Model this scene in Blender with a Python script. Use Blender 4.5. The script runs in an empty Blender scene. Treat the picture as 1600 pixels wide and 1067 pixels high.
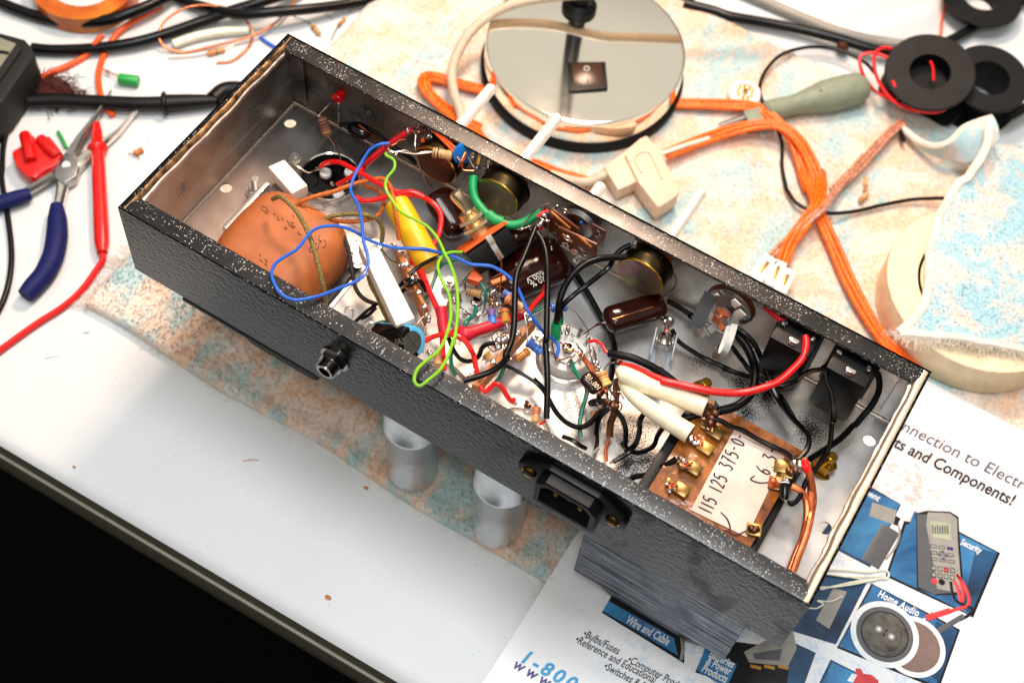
import bpy, bmesh, math, random
from mathutils import Vector, Matrix, noise
from mathutils.bvhtree import BVHTree
random.seed(7)
S = 0.001                      # all numbers below are millimetres
sc = bpy.context.scene
COL = sc.collection

# ------------------------------------------------------------------ camera
RR = [[0.8519621765, 0.5187297176, 0.0712736267], [0.4767635388, -0.7122535222, -0.5151615749], [-0.2164647265, 0.4728788431, -0.8541244768]]
CAM = Vector((318.2226, -248.6960, 570.0768)); FOC = 2169.23
right, down, fwd = [Vector(r) for r in RR]
cam = bpy.data.cameras.new('camera'); camo = bpy.data.objects.new('camera', cam); COL.objects.link(camo)
M3 = Matrix((right, -down, -fwd)).transposed()
camo.matrix_world = Matrix.Translation(CAM * S) @ M3.to_4x4()
cam.sensor_width = 36; cam.lens = FOC * 36 / 1600
cam.clip_start = 0.02; cam.clip_end = 60
cam.dof.use_dof = True; cam.dof.focus_distance = 0.635; cam.dof.aperture_fstop = 9.5
sc.camera = camo
sc.render.resolution_x = 1024; sc.render.resolution_y = 682

# ------------------------------------------------------------------ world, lamps, exposure
w = bpy.data.worlds.new('World'); sc.world = w; w.use_nodes = True
nt = w.node_tree; nt.nodes.clear()
out = nt.nodes.new('ShaderNodeOutputWorld'); bg = nt.nodes.new('ShaderNodeBackground')
tc = nt.nodes.new('ShaderNodeTexCoord'); sx = nt.nodes.new('ShaderNodeSeparateXYZ'); rp = nt.nodes.new('ShaderNodeValToRGB')
nt.links.new(tc.outputs['Generated'], sx.inputs[0]); nt.links.new(sx.outputs['Z'], rp.inputs[0])
e = rp.color_ramp.elements
e[0].position = 0.0; e[0].color = (.05, .05, .055, 1)
e[1].position = 1.0; e[1].color = (.8, .78, .74, 1)
x = e.new(.30); x.color = (.16, .16, .17, 1)
x = e.new(.50); x.color = (.66, .64, .60, 1)
x = e.new(.68); x.color = (1.45, 1.38, 1.22, 1)
x = e.new(.86); x.color = (1.45, 1.38, 1.22, 1)
nt.links.new(rp.outputs[0], bg.inputs[0]); bg.inputs[1].default_value = 0.50
nt.links.new(bg.outputs[0], out.inputs[0])
def area(name, loc, target, size, power, color, shape='DISK'):
    l = bpy.data.lights.new(name, 'AREA'); l.shape = shape; l.size = size; l.energy = power; l.color = color
    o = bpy.data.objects.new(name, l); COL.objects.link(o)
    o.location = Vector(loc) * S; d = (Vector(target) - Vector(loc)).normalized()
    o.rotation_euler = d.to_track_quat('-Z', 'Y').to_euler(); return o
area('desk_lamp_light', (20, 500, 560), (170, 180, 0), 0.15, 6.2, (1, .70, .51))
area('room_light', (140, 150, 1500), (150, 100, 0), 0.55, 14.5, (.98, .985, 1))
area('flash_light', (330, -330, 900), (150, 60, 0), 0.12, 2.0, (.96, .985, 1))
sc.view_settings.view_transform = 'Standard'; sc.view_settings.look = 'None'
sc.view_settings.exposure = 0.0; sc.view_settings.gamma = 1

# ------------------------------------------------------------------ picture points to metric points
CR = dict(F=(0, 0, 1), a=(400, 120, 5.3333), b=(400, 300, 5.3333), c=(600, 180, 5.3333), d=(640, 360, 5.3333), e=(560, 480, 5.3333),
          f=(840, 300, 5.3333), g=(840, 480, 5.3333), h=(1040, 420, 4.4444), i=(980, 600, 4.4444), j=(1140, 640, 4.1028),
          k=(780, 680, 4.4444), l=(860, 820, 3.6364), m=(1240, 600, 4.1028), n=(1240, 820, 4.3194), o=(0, 0, 3.8095),
          q=(400, 0, 3.8095), r=(740, 0, 3.8095), s=(1140, 0, 3.4783), t=(0, 250, 3.4429), u=(1100, 250, 3.048),
          v=(160, 40, 3.5556), w=(160, 380, 3.3348), x=(500, 540, 3.335), z=(700, 860, 4.0))
def ray(c, x, y):
    ox, oy, s = CR[c]; px, py = ox + x / s, oy + y / s
    return right * ((px - 800) / FOC) + down * ((py - 533.5) / FOC) + fwd
def P(c, x, y, z=0.0):
    d = ray(c, x, y); return CAM + d * ((z - CAM.z) / d.z)
def PY(c, x, y, wy):
    d = ray(c, x, y); return CAM + d * ((wy - CAM.y) / d.y)

# ------------------------------------------------------------------ materials
def lin(c):
    return tuple(((v / 255) / 12.92 if v / 255 <= .04045 else ((v / 255 + .055) / 1.055) ** 2.4) for v in c)
MATS = {}
class N:
    def __init__(s, name):
        s.m = bpy.data.materials.new(name); s.m.use_nodes = True; s.t = s.m.node_tree
        s.b = s.t.nodes['Principled BSDF']; s.tc = None
    def co(s):
        if not s.tc: s.tc = s.t.nodes.new('ShaderNodeTexCoord')
        return s.tc.outputs['Object']
    def link(s, a, b): s.t.links.new(a, b)
    def noise(s, scale, detail=3, rough=.5, vec=None, dist=0):
        n = s.t.nodes.new('ShaderNodeTexNoise'); n.inputs['Scale'].default_value = scale; n.inputs['Detail'].default_value = detail
        n.inputs['Roughness'].default_value = rough; n.inputs['Distortion'].default_value = dist
        s.link(vec or s.co(), n.inputs['Vector']); return n.outputs['Fac']
    def vor(s, scale, feature='F1', outp='Distance', vec=None, rand=1):
        n = s.t.nodes.new('ShaderNodeTexVoronoi'); n.feature = feature; n.inputs['Scale'].default_value = scale; n.inputs['Randomness'].default_value = rand
        s.link(vec or s.co(), n.inputs['Vector']); return n.outputs[outp]
    def ramp(s, fac, stops, interp='LINEAR'):
        r = s.t.nodes.new('ShaderNodeValToRGB'); r.color_ramp.interpolation = interp; el = r.color_ramp.elements
        while len(el) < len(stops): el.new(.5)
        for k, (p, c) in enumerate(stops):
            el[k].position = p; el[k].color = tuple(c) + (1,) if not isinstance(c, (int, float)) else (c, c, c, 1)
        s.link(fac, r.inputs[0]); return r.outputs[0]
    def mix(s, fac, a, b, mode='MIX'):
        n = s.t.nodes.new('ShaderNodeMix'); n.data_type = 'RGBA'; n.blend_type = mode
        if isinstance(fac, (int, float)): n.inputs[0].default_value = fac
        else: s.link(fac, n.inputs[0])
        for v, i in ((a, 6), (b, 7)):
            if isinstance(v, tuple): n.inputs[i].default_value = v + (1,)
            else: s.link(v, n.inputs[i])
        return n.outputs[2]
    def math(s, op, a, b=0.0):
        n = s.t.nodes.new('ShaderNodeMath'); n.operation = op
        for v, i in ((a, 0), (b, 1)):
            if isinstance(v, (int, float)): n.inputs[i].default_value = v
            else: s.link(v, n.inputs[i])
        return n.outputs[0]
    def mapv(s, scale=(1, 1, 1), rot=(0, 0, 0)):
        n = s.t.nodes.new('ShaderNodeMapping'); n.inputs['Scale'].default_value = scale; n.inputs['Rotation'].default_value = rot
        s.link(s.co(), n.inputs['Vector']); return n.outputs[0]
    def dist(s, p):
        n = s.t.nodes.new('ShaderNodeVectorMath'); n.operation = 'DISTANCE'; s.link(s.co(), n.inputs[0]); n.inputs[1].default_value = Vector(p) * S
        return n.outputs['Value']
    def bump(s, h, strength=.3, d=.0003):
        n = s.t.nodes.new('ShaderNodeBump'); n.inputs['Strength'].default_value = strength; n.inputs['Distance'].default_value = d
        s.link(h, n.inputs['Height']); s.link(n.outputs[0], s.b.inputs['Normal']); return n
    def set(s, **k):
        for a, v in k.items():
            a = {'color': 'Base Color', 'rough': 'Roughness', 'metal': 'Metallic', 'coat': 'Coat Weight', 'trans': 'Transmission Weight',
                 'ior': 'IOR', 'sub': 'Subsurface Weight', 'spec': 'Specular IOR Level', 'sheen': 'Sheen Weight', 'alpha': 'Alpha'}[a]
            if isinstance(v, tuple): s.b.inputs[a].default_value = v + (1,)
            elif isinstance(v, (int, float)): s.b.inputs[a].default_value = v
            else: s.link(v, s.b.inputs[a])
        return s
def plain(name, rgb, rough=.4, metal=0, bump=.03, bs=900, vary=.07, **k):
    n = N(name); c = lin(rgb)
    f = n.noise(bs * .25, 3)
    dark = tuple(max(0, v * (1 - vary * 1.6)) for v in c); lite = tuple(min(1, v * (1 + vary)) for v in c)
    n.set(color=n.ramp(f, [(.3, dark), (.7, lite)]), rough=n.ramp(n.noise(bs * .1, 3), [(.3, max(.02, rough - .03)), (.7, min(1, rough + .04))]), metal=metal, **k)
    if bump: n.bump(n.noise(bs, 3), bump, .0003)
    MATS[name] = n.m; return n.m

for nm, rgb, ro in [('wire_red', (232, 24, 24), .28), ('wire_dark_red', (205, 14, 34), .38), ('wire_black', (7, 7, 8), .2), ('wire_blue', (36, 98, 200), .3),
                    ('wire_green', (50, 150, 40), .3), ('wire_lime', (128, 192, 40), .3), ('wire_teal', (4, 110, 88), .3), ('sleeve_green', (0, 150, 84), .45),
                    ('sleeve_red', (200, 20, 44), .45), ('wire_orange', (232, 84, 14), .35), ('sleeve_black', (8, 8, 9), .45), ('led_red', (235, 6, 18), .2),
                    ('cap_blue', (24, 120, 205), .25), ('res_blue', (70, 120, 205), .35), ('res_tan', (205, 158, 104), .35), ('res_brown', (126, 84, 66), .35),
                    ('res_orange', (224, 142, 62), .35), ('res_yellow', (228, 190, 110), .3), ('band_red', (190, 30, 20), .35), ('band_brown', (84, 44, 20), .35),
                    ('band_black', (18, 16, 15), .35), ('band_gold', (180, 130, 50), .35), ('band_blue', (20, 50, 150), .35), ('band_orange', (226, 96, 20), .35),
                    ('cap_brown', (40, 12, 7), .12), ('cap_yellow', (236, 182, 20), .32), ('ceramic', (235, 228, 215), .5), ('ceramic_cool', (222, 220, 214), .35),
                    ('black_plastic', (8, 8, 9), .42), ('bakelite', (8, 8, 9), .12), ('phenolic', (190, 112, 48), .5), ('phenolic_brown', (96, 46, 22), .28),
                    ('phenolic_orange', (222, 92, 30), .5), ('nylon_white', (232, 222, 205), .4), ('blue_grip', (12, 20, 84), .62), ('red_plastic', (214, 18, 16), .33),
                    ('green_plastic', (32, 158, 66), .35), ('grey_green', (128, 138, 118), .55), ('meter_case', (26, 28, 27), .6), ('lcd', (132, 130, 112), .3),
                    ('cord_black', (6, 6, 8), .3), ('cord_grey', (150, 146, 138), .45), ('cord_beige', (200, 182, 158), .5), ('cord_brown', (70, 44, 36), .4),
                    ('plug_beige', (226, 196, 168), .5), ('spool_black', (11, 11, 12), .6), ('tape_cream', (240, 220, 182), .7), ('tape_core', (120, 80, 50), .8),
                    ('sleeve_cream', (238, 228, 198), .38), ('ink', (44, 28, 48), .6), ('pencil', (70, 44, 30), .7), ('ink_print', (26, 24, 34), .5), ('ink_dim', (74, 70, 84), .5),
                    ('print_cyan', (20, 150, 205), .4), ('print_indigo', (44, 30, 110), .4), ('print_white', (228, 232, 236), .4), ('print_red', (205, 52, 56), .4),
                    ('print_grey', (150, 148, 142), .4), ('print_dgrey', (84, 86, 90), .4), ('print_black', (12, 14, 20), .4), ('print_lcd', (166, 176, 150), .4),
                    ('print_brown', (120, 98, 92), .4), ('white_mark', (215, 212, 205), .5), ('wool_brown', (66, 26, 22), .8), ('foot_rubber', (12, 11, 12), .7),
                    ('switch_brown', (64, 36, 24), .2), ('stripe_blue', (84, 178, 226), .3), ('vent_black', (42, 44, 46), .35), ('tube_white', (226, 228, 210), .35)]:
    plain(nm, rgb, ro, **(dict(spec=.28) if sum(rgb) < 130 else {}))
plain('solder', (202, 198, 196), .22, 1, .06, 500)
plain('aluminium_rod', (250, 244, 234), .38, .45, .02)
plain('lead_metal', (190, 180, 172), .24, 1, .1)
plain('chrome', (240, 232, 222), .16, 1, .02)
plain('nickel', (226, 218, 208), .26, .85, .05)
plain('lip_warm_highlight', (136, 104, 72), .34, .9, .5, vary=.6)  # warm highlight along the left lip, put into the colour
plain('lip_highlight', (214, 196, 168), .3, .85, .2)  # bright highlight along the right lip, put into the colour
plain('switch_metal', (252, 222, 184), .24, .95, .02)
plain('spring_steel', (128, 124, 118), .42, .95, .05)
plain('steel', (168, 166, 165), .3, 1, .15)
plain('brass', (176, 136, 52), .28, 1, .2, 500)
plain('gold_pin', (210, 160, 70), .25, 1, .1)
plain('copper', (232, 128, 84), .34, .85, .25, 1100)
plain('copper_bare', (216, 128, 84), .3, 1, .2)
plain('rosin_brass', (132, 102, 38), .26, .45, .3, 300, vary=.45)
plain('burnt_metal', (110, 70, 50), .3, .7, .6, 700, vary=.5)
plain('can_side', (66, 56, 38), .3, 1, .05, 300, vary=.25)  # can side darker than its face: shading put into the colours
n = N('can_brass'); n.set(color=n.ramp(n.noise(70, 3, dist=1.5), [(.32, lin((150, 152, 108))), (.5, lin((120, 112, 84))), (.66, lin((140, 108, 124)))]), rough=.34, metal=.7); MATS['can_brass'] = n.m
plain('can_copper', (120, 66, 38), .3, 1, .1, 300, vary=.3)
plain('shield_alu', (214, 217, 220), .24, .75, .05)
plain('dark_chrome', (150, 144, 138), .13, 1, .03)
n = N('mirror'); n.set(color=lin((248, 240, 226)), metal=1, rough=n.ramp(n.noise(30, 4), [(.4, .05), (.8, .13)])); MATS['mirror'] = n.m

def cloth_wire(name, a, b):
    n = N(name); v = n.vor(1500); c = n.ramp(v, [(.2, lin(b)), (.6, lin(a))])
    n.set(color=c, rough=.6); n.bump(v, .7, .0004); MATS[name] = n.m
cloth_wire('cloth_orange', (216, 112, 36), (120, 50, 14)); cloth_wire('cloth_olive', (140, 120, 62), (66, 54, 26)); cloth_wire('cloth_black', (44, 36, 34), (16, 12, 12))

def speaker_wire():
    n = N('speaker_orange'); f = n.noise(700, 2, vec=n.mapv((1, .35, 1), (0, 0, .5)))
    n.set(color=n.ramp(f, [(.38, lin((232, 84, 6))), (.66, lin((250, 120, 20)))]), rough=.42, spec=.35); n.bump(f, .12); MATS['speaker_orange'] = n.m
    n = N('speaker_clear'); f = n.noise(700, 2); n.set(color=n.ramp(f, [(.35, lin((150, 84, 62))), (.65, lin((214, 156, 126)))]), rough=.25, coat=.4); MATS['speaker_clear'] = n.m
speaker_wire()

def hammer(name, big=False):
    n = N(name)
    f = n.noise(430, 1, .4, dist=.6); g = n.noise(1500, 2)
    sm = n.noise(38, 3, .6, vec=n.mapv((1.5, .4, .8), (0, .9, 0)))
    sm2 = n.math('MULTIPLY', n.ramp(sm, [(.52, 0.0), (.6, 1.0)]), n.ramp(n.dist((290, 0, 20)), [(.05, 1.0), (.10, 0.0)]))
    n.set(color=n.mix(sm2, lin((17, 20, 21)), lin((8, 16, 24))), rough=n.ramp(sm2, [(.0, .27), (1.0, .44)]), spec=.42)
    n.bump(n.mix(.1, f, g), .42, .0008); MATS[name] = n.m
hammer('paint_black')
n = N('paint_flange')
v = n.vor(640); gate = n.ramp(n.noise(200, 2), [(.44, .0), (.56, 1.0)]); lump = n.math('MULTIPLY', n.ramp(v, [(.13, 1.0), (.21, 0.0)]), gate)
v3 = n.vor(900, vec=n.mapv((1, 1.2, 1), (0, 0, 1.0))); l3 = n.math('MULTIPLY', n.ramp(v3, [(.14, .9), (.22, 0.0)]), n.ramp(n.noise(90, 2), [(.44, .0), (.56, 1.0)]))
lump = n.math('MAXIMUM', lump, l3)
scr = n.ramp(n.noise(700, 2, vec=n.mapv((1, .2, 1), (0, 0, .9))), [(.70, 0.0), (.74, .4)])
n.set(color=n.mix(n.math('MAXIMUM', lump, scr), lin((11, 11, 12)), lin((226, 222, 216))), metal=n.math('MULTIPLY', lump, .4), rough=n.ramp(n.noise(60), [(.3, .25), (.7, .36)]), spec=.5)  # pale flecks on the lumps: glints painted into the colour
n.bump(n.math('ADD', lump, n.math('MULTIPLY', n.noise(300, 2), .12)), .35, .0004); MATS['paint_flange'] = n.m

def galv(name, blobs, base=(168, 166, 166), warm=(150, 128, 108), amt=1.0):
    n = N(name)
    c = n.mix(n.ramp(n.noise(22, 4), [(.4, 0.0), (.68, .7)]), lin(base), lin(warm))
    refl = n.math('MULTIPLY', n.ramp(n.dist((20, 118, 8)), [(.02, .9), (.10, 0.0)]), n.ramp(n.noise(35, 4), [(.3, .5), (.55, 1.0)])); c = n.mix(refl, c, lin((66, 60, 56)))  # dark reflection at the back left, painted into the metal colour
    refl = n.math('MULTIPLY', n.ramp(n.dist((10, 30, 8)), [(.02, .5), (.09, 0.0)]), n.ramp(n.noise(50, 4), [(.3, .5), (.6, 1.0)])); c = n.mix(refl, c, lin((168, 118, 84)))  # brown reflection at the front left, painted into the metal colour
    fine = n.noise(1500, 2, .6); fine2 = n.vor(1300)
    tot = None
    for (p, r, s_) in blobs:
        d = n.ramp(n.math('MULTIPLY', n.dist(p), 1000.0 / r / 2), [(.0, s_), (.5, 0.0)])
        tot = d if tot is None else n.math('MAXIMUM', tot, d)
    lo = n.math('MULTIPLY', n.ramp(n.noise(30, 5, .7), [(.45, 0.0), (.75, .55)]), amt)
    tot = n.math('MAXIMUM', tot, lo) if tot is not None else lo
    thr = n.math('ADD', n.math('MULTIPLY', tot, .40), .26)
    spots = n.ramp(n.math('SUBTRACT', thr, fine), [(.0, 0.0), (.03, 1.0)])
    c2 = n.mix(spots, c, lin((12, 12, 13)))
    scr = n.ramp(n.noise(260, 2, vec=n.mapv((1, .05, 1), (0, 0, .6))), [(.64, 0.0), (.7, .25)])
    c3 = n.mix(scr, c2, lin((220, 220, 220)))
    n.set(color=c3, metal=n.ramp(spots, [(0, .62), (1, 0.0)]), rough=n.ramp(n.noise(70, 4), [(.3, .26), (.75, .46)]))
    n.bump(n.noise(90, 3), .12, .0008); MATS[name] = n.m
Pm = lambda c, x, y, z=0: P(c, x, y, z)
blobs = [(Pm('h', 520, 790), 14, .9), (Pm('h', 690, 880), 16, .95), (Pm('h', 250, 640), 12, .7), (Pm('i', 1270, 320), 16, 1.0), (Pm('h', 560, 1000), 12, .9),
         (Pm('g', 560, 330), 20, .5), (Pm('g', 300, 850), 30, .55), (Pm('g', 780, 1050), 24, .75), (Pm('i', 120, 520), 20, .85), (Pm('k', 900, 220), 14, 1.0), (Pm('f', 520, 660), 20, .4), (Pm('m', 100, 300), 12, .95)]
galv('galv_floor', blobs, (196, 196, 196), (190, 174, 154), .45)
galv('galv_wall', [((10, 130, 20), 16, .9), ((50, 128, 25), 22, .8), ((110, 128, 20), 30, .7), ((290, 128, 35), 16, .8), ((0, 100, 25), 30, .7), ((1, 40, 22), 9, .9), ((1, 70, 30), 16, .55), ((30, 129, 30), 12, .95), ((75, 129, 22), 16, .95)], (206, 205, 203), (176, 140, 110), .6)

# towel, table, catalogue, floor
n = N('towel_terry')
f1 = n.noise(40, 4, .6, dist=.6); f2 = n.noise(30, 5, .66, vec=n.mapv((1.7, .8, 1), (0, 0, -.5))); fine = n.noise(420, 3)
c = n.mix(n.ramp(f1, [(.44, 0.0), (.56, 1.0)]), lin((230, 196, 170)), lin((234, 218, 204)))
c = n.mix(n.ramp(f2, [(.45, 0.0), (.60, .85)]), c, lin((162, 202, 208)))
c = n.mix(n.ramp(fine, [(.38, .24), (.56, 0.0)]), c, lin((146, 108, 82)))
n.set(color=c, rough=.95, sheen=.25, spec=.1, sub=.0); n.bump(n.mix(.5, n.noise(500, 2), n.noise(230, 3)), .6, .0018); MATS['towel_terry'] = n.m
n = N('towel_blue')
f2 = n.noise(60, 6, .7, dist=.5); fine = n.noise(420, 3)
c = n.mix(n.ramp(f2, [(.40, 0.0), (.56, 1.0)]), lin((228, 210, 198)), lin((168, 206, 216)))
c = n.mix(n.ramp(fine, [(.35, .10), (.6, 0.0)]), c, lin((110, 160, 176)))
n.set(color=c, rough=.95, sheen=.25, spec=.1); n.bump(n.noise(500, 2), .3, .0008); MATS['towel_blue'] = n.m
n = N('towel_hem'); n.set(color=n.ramp(n.noise(80), [(.3, lin((214, 204, 190))), (.7, lin((238, 230, 218)))]), rough=.95); n.bump(n.noise(900), .5, .0008); MATS['towel_hem'] = n.m
n = N('table_plastic')
sp = n.ramp(n.vor(300), [(.05, 1.0), (.17, 0.0)]); gate = n.ramp(n.noise(90, 3, .7), [(.47, 0.0), (.66, .8)])
c = n.mix(n.math('MULTIPLY', sp, gate), n.ramp(n.noise(7, 4), [(.3, lin((206, 210, 212))), (.7, lin((216, 218, 219)))]), lin((120, 160, 216)))
st = n.ramp(n.noise(50, 6, .8), [(.64, 0.0), (.74, .5)])
c = n.mix(st, c, lin((190, 170, 120)))
n.set(color=c, rough=.38, spec=.4); n.bump(n.noise(900, 4, .7), .25, .0003); MATS['table_plastic'] = n.m
plain('table_rim', (104, 98, 84), .55, 0, .2, 1200)
plain('table_rim_light', (150, 144, 130), .5)
plain('dark_floor', (7, 7, 7), .9, spec=.1)

n = N('cover_paper')
mp = n.mapv((1, 1, 1), (0, 0, .02))
br = n.t.nodes.new('ShaderNodeTexBrick'); n.link(mp, br.inputs['Vector']); br.inputs['Scale'].default_value = 160; br.inputs['Mortar Size'].default_value = .12
br.inputs['Color1'].default_value = lin((196, 212, 236)) + (1,); br.inputs['Color2'].default_value = lin((206, 196, 228)) + (1,); br.inputs['Mortar'].default_value = lin((232, 236, 240)) + (1,)
mask = n.ramp(n.dist((352, 60, -82)), [(.06, 1.0), (.128, 0.0)])
m2 = n.math('MULTIPLY', mask, n.ramp(n.noise(40, 5, .8), [(.42, 0.15), (.6, 1.0)]))
c = n.mix(m2, lin((236, 236, 238)), br.outputs['Color'])
c = n.mix(n.math('MULTIPLY', mask, n.ramp(n.noise(120, 4, .8), [(.5, 0.0), (.62, .55)])), c, lin((150, 196, 232)))
pk = n.math('MULTIPLY', n.ramp(n.dist((372, 150, -82)), [(.01, .6), (.045, 0.0)]), n.ramp(n.noise(300, 3), [(.45, 0.0), (.6, 1.0)]))
c = n.mix(pk, c, lin((224, 150, 130)))
n.set(color=c, rough=.22, spec=.5, coat=.3); MATS['cover_paper'] = n.m
def tile_mat(name, a, b, ang):
    n = N(name); f = n.noise(26, 4, .6, dist=.8)
    n.set(color=n.ramp(f, [(.35, lin(a)), (.66, lin(b))]), rough=.22, coat=.3); MATS[name] = n.m
tile_mat('print_blue', (22, 74, 124), (66, 138, 190), 0); tile_mat('print_navy', (10, 36, 62), (30, 84, 130), 0)
n = N('speaker_cone'); v = n.noise(200); n.set(color=n.ramp(v, [(.3, lin((54, 50, 48))), (.7, lin((112, 106, 96)))]), rough=.25); MATS['speaker_cone'] = n.m
n = N('kraft_paper')
c = n.ramp(n.noise(40, 4), [(.3, lin((146, 76, 32))), (.7, lin((188, 108, 56)))]); st = n.ramp(n.noise(60, 5, .7), [(.6, 0.0), (.75, .6)])
n.set(color=n.mix(st, c, lin((130, 80, 50))), rough=.6); n.bump(n.noise(200, 3), .3, .0005); MATS['kraft_paper'] = n.m
n = N('masking_tape'); n.set(color=n.ramp(n.noise(60, 4), [(.3, lin((198, 176, 162))), (.7, lin((222, 204, 192)))]), rough=.7); n.bump(n.noise(400, 3, vec=n.mapv((1, .2, 1))), .35, .0004); MATS['masking_tape'] = n.m
n = N('varnished_board'); n.set(color=n.ramp(n.noise(70, 5, .7), [(.3, lin((66, 34, 14))), (.55, lin((150, 86, 34))), (.75, lin((190, 120, 56)))]), rough=.18, coat=.6); n.bump(n.noise(250, 4), .5, .0006); MATS['varnished_board'] = n.m
n = N('lamination'); lam = n.noise(1000, 2, vec=n.mapv((.02, .02, 1)))
n.set(color=n.ramp(lam, [(.38, lin((22, 26, 34))), (.56, lin((124, 130, 142)))]), metal=.9, rough=n.ramp(n.noise(90, 3), [(.3, .22), (.7, .5)])); n.bump(lam, 1.0, .0008); MATS['lamination'] = n.m
n = N('clear_glass'); n.set(color=(.97, .98, .98), rough=.03, trans=.92, ior=1.45); MATS['clear_glass'] = n.m
n = N('clear_plastic'); n.set(color=(.86, .9, .94), rough=.2, trans=.65, ior=1.45); MATS['clear_plastic'] = n.m
n = N('amber_plastic'); f = n.noise(40, 3); n.set(color=n.ramp(f, [(.35, lin((196, 78, 8))), (.7, lin((240, 150, 40)))]), rough=.2, trans=.25); MATS['amber_plastic'] = n.m
n = N('cap_top'); n.set(color=lin((96, 100, 92)), rough=.35, metal=.6); MATS['cap_top'] = n.m

# ------------------------------------------------------------------ mesh builder
def frame(d, up=Vector((0, 0, 1))):
    d = d.normalized()
    if abs(d.dot(up)) > .97: up = Vector((0, 1, 0))
    x = up.cross(d).normalized(); y = d.cross(x); return x, y, d
class MB:
    def __init__(s): s.v = []; s.f = []; s.mi = []; s.mats = []; s.cur = 0
    def m(s, name):
        if name not in s.mats: s.mats.append(name)
        s.cur = s.mats.index(name); return s
    def add(s, vs, fs):
        b = len(s.v); s.v += [tuple(v) for v in vs]
        for f in fs: s.f.append([b + i for i in f]); s.mi.append(s.cur)
    def rings(s, rings, caps=True, closed=False):
        n = len(rings[0]); vs = [v for r in rings for v in r]; fs = []
        K = len(rings)
        for i in range(K if closed else K - 1):
            j = (i + 1) % K
            for k in range(n): fs.append((i * n + k, i * n + (k + 1) % n, j * n + (k + 1) % n, j * n + k))
        if caps and not closed: fs.append(tuple(range(n - 1, -1, -1))); fs.append(tuple((K - 1) * n + k for k in range(n)))
        s.add(vs, fs)
    def lathe(s, p, d, prof, n=28, caps=True):   # prof = [(along, radius)]
        x, y, z = frame(Vector(d)); p = Vector(p)
        s.rings([[p + z * a + (x * math.cos(t) + y * math.sin(t)) * max(r, .001) for t in [2 * math.pi * k / n for k in range(n)]] for a, r in prof], caps)
    def cyl(s, a, b, r, r2=None, n=20, bev=0):
        a = Vector(a); b = Vector(b); L = (b - a).length; r2 = r if r2 is None else r2
        pr = [(0, r), (L, r2)] if not bev else [(0, r - bev), (bev * .4, r - bev * .3), (bev, r), (L - bev, r2), (L - bev * .4, r2 - bev * .3), (L, r2 - bev)]
        s.lathe(a, b - a, pr, n)
    def ball(s, c, r, sz=(1, 1, 1), n=12, jit=0):
        c = Vector(c); rings = []
        for i in range(1, n // 2 + 1):
            ph = math.pi * i / (n // 2 + 1)
            rings.append([c + Vector((math.sin(ph) * math.cos(t) * sz[0], math.sin(ph) * math.sin(t) * sz[1], math.cos(ph) * sz[2])) * r * (1 + jit * random.uniform(-1, 1)) for t in [2 * math.pi * k / n for k in range(n)]])
        s.rings(rings[::-1])
    def tube(s, pts, r, n=8, raw=False, flat=1.0, closed=False):
        pts = [Vector(p) for p in pts]
        if not raw: pts = smooth(pts)
        rs = r if isinstance(r, list) else None
        K = len(pts); rings = []; up = None
        for i, p in enumerate(pts):
            t = (pts[min(i + 1, K - 1)] - pts[max(i - 1, 0)])
            if t.length < 1e-6: t = Vector((1, 0, 0))
            t.normalize()
            if up is None: up = Vector((0, 0, 1)) if abs(t.z) < .9 else Vector((0, 1, 0))
            x = up.cross(t).normalized(); y = t.cross(x); up = y
            if rs:
                q = i / (K - 1) * (len(rs) - 1); k0 = min(int(q), len(rs) - 2); ri = rs[k0] + (rs[k0 + 1] - rs[k0]) * (q - k0)
            else: ri = r
            rings.append([p + x * math.cos(a) * ri + y * math.sin(a) * ri * flat for a in [2 * math.pi * k / n for k in range(n)]])
        s.rings(rings)
    def box(s, c, dims, bev=0, X=None, Z=None):
        c = Vector(c); bm = bmesh.new(); bmesh.ops.create_cube(bm, size=1)
        for v in bm.verts: v.co = Vector((v.co.x * dims[0], v.co.y * dims[1], v.co.z * dims[2]))
        if bev: bmesh.ops.bevel(bm, geom=list(bm.edges), offset=bev, segments=2, affect='EDGES', profile=.6)
        Xv = Vector(X).normalized() if X else Vector((1, 0, 0)); Zv = Vector(Z).normalized() if Z else Vector((0, 0, 1))
        Yv = Zv.cross(Xv).normalized(); Zv = Xv.cross(Yv)
        vs = [c + Xv * v.co.x + Yv * v.co.y + Zv * v.co.z for v in bm.verts]
        bm.verts.index_update(); s.add(vs, [[v.index for v in f.verts] for f in bm.faces]); bm.free()
    def prism(s, poly, h, bev=0, axis=Vector((0, 0, -1))):
        bm = bmesh.new(); top = [bm.verts.new(p) for p in poly]; bot = [bm.verts.new(Vector(p) + axis * h) for p in poly]
        n = len(poly); bm.faces.new(top); bm.faces.new(bot[::-1])
        for i in range(n): bm.faces.new((top[i], bot[i], bot[(i + 1) % n], top[(i + 1) % n]))
        bmesh.ops.recalc_face_normals(bm, faces=bm.faces)
        if bev: bmesh.ops.bevel(bm, geom=list(bm.edges), offset=bev, segments=2, affect='EDGES', profile=.6)
        bm.verts.index_update(); s.add([v.co.copy() for v in bm.verts], [[v.index for v in f.verts] for f in bm.faces]); bm.free()
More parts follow.
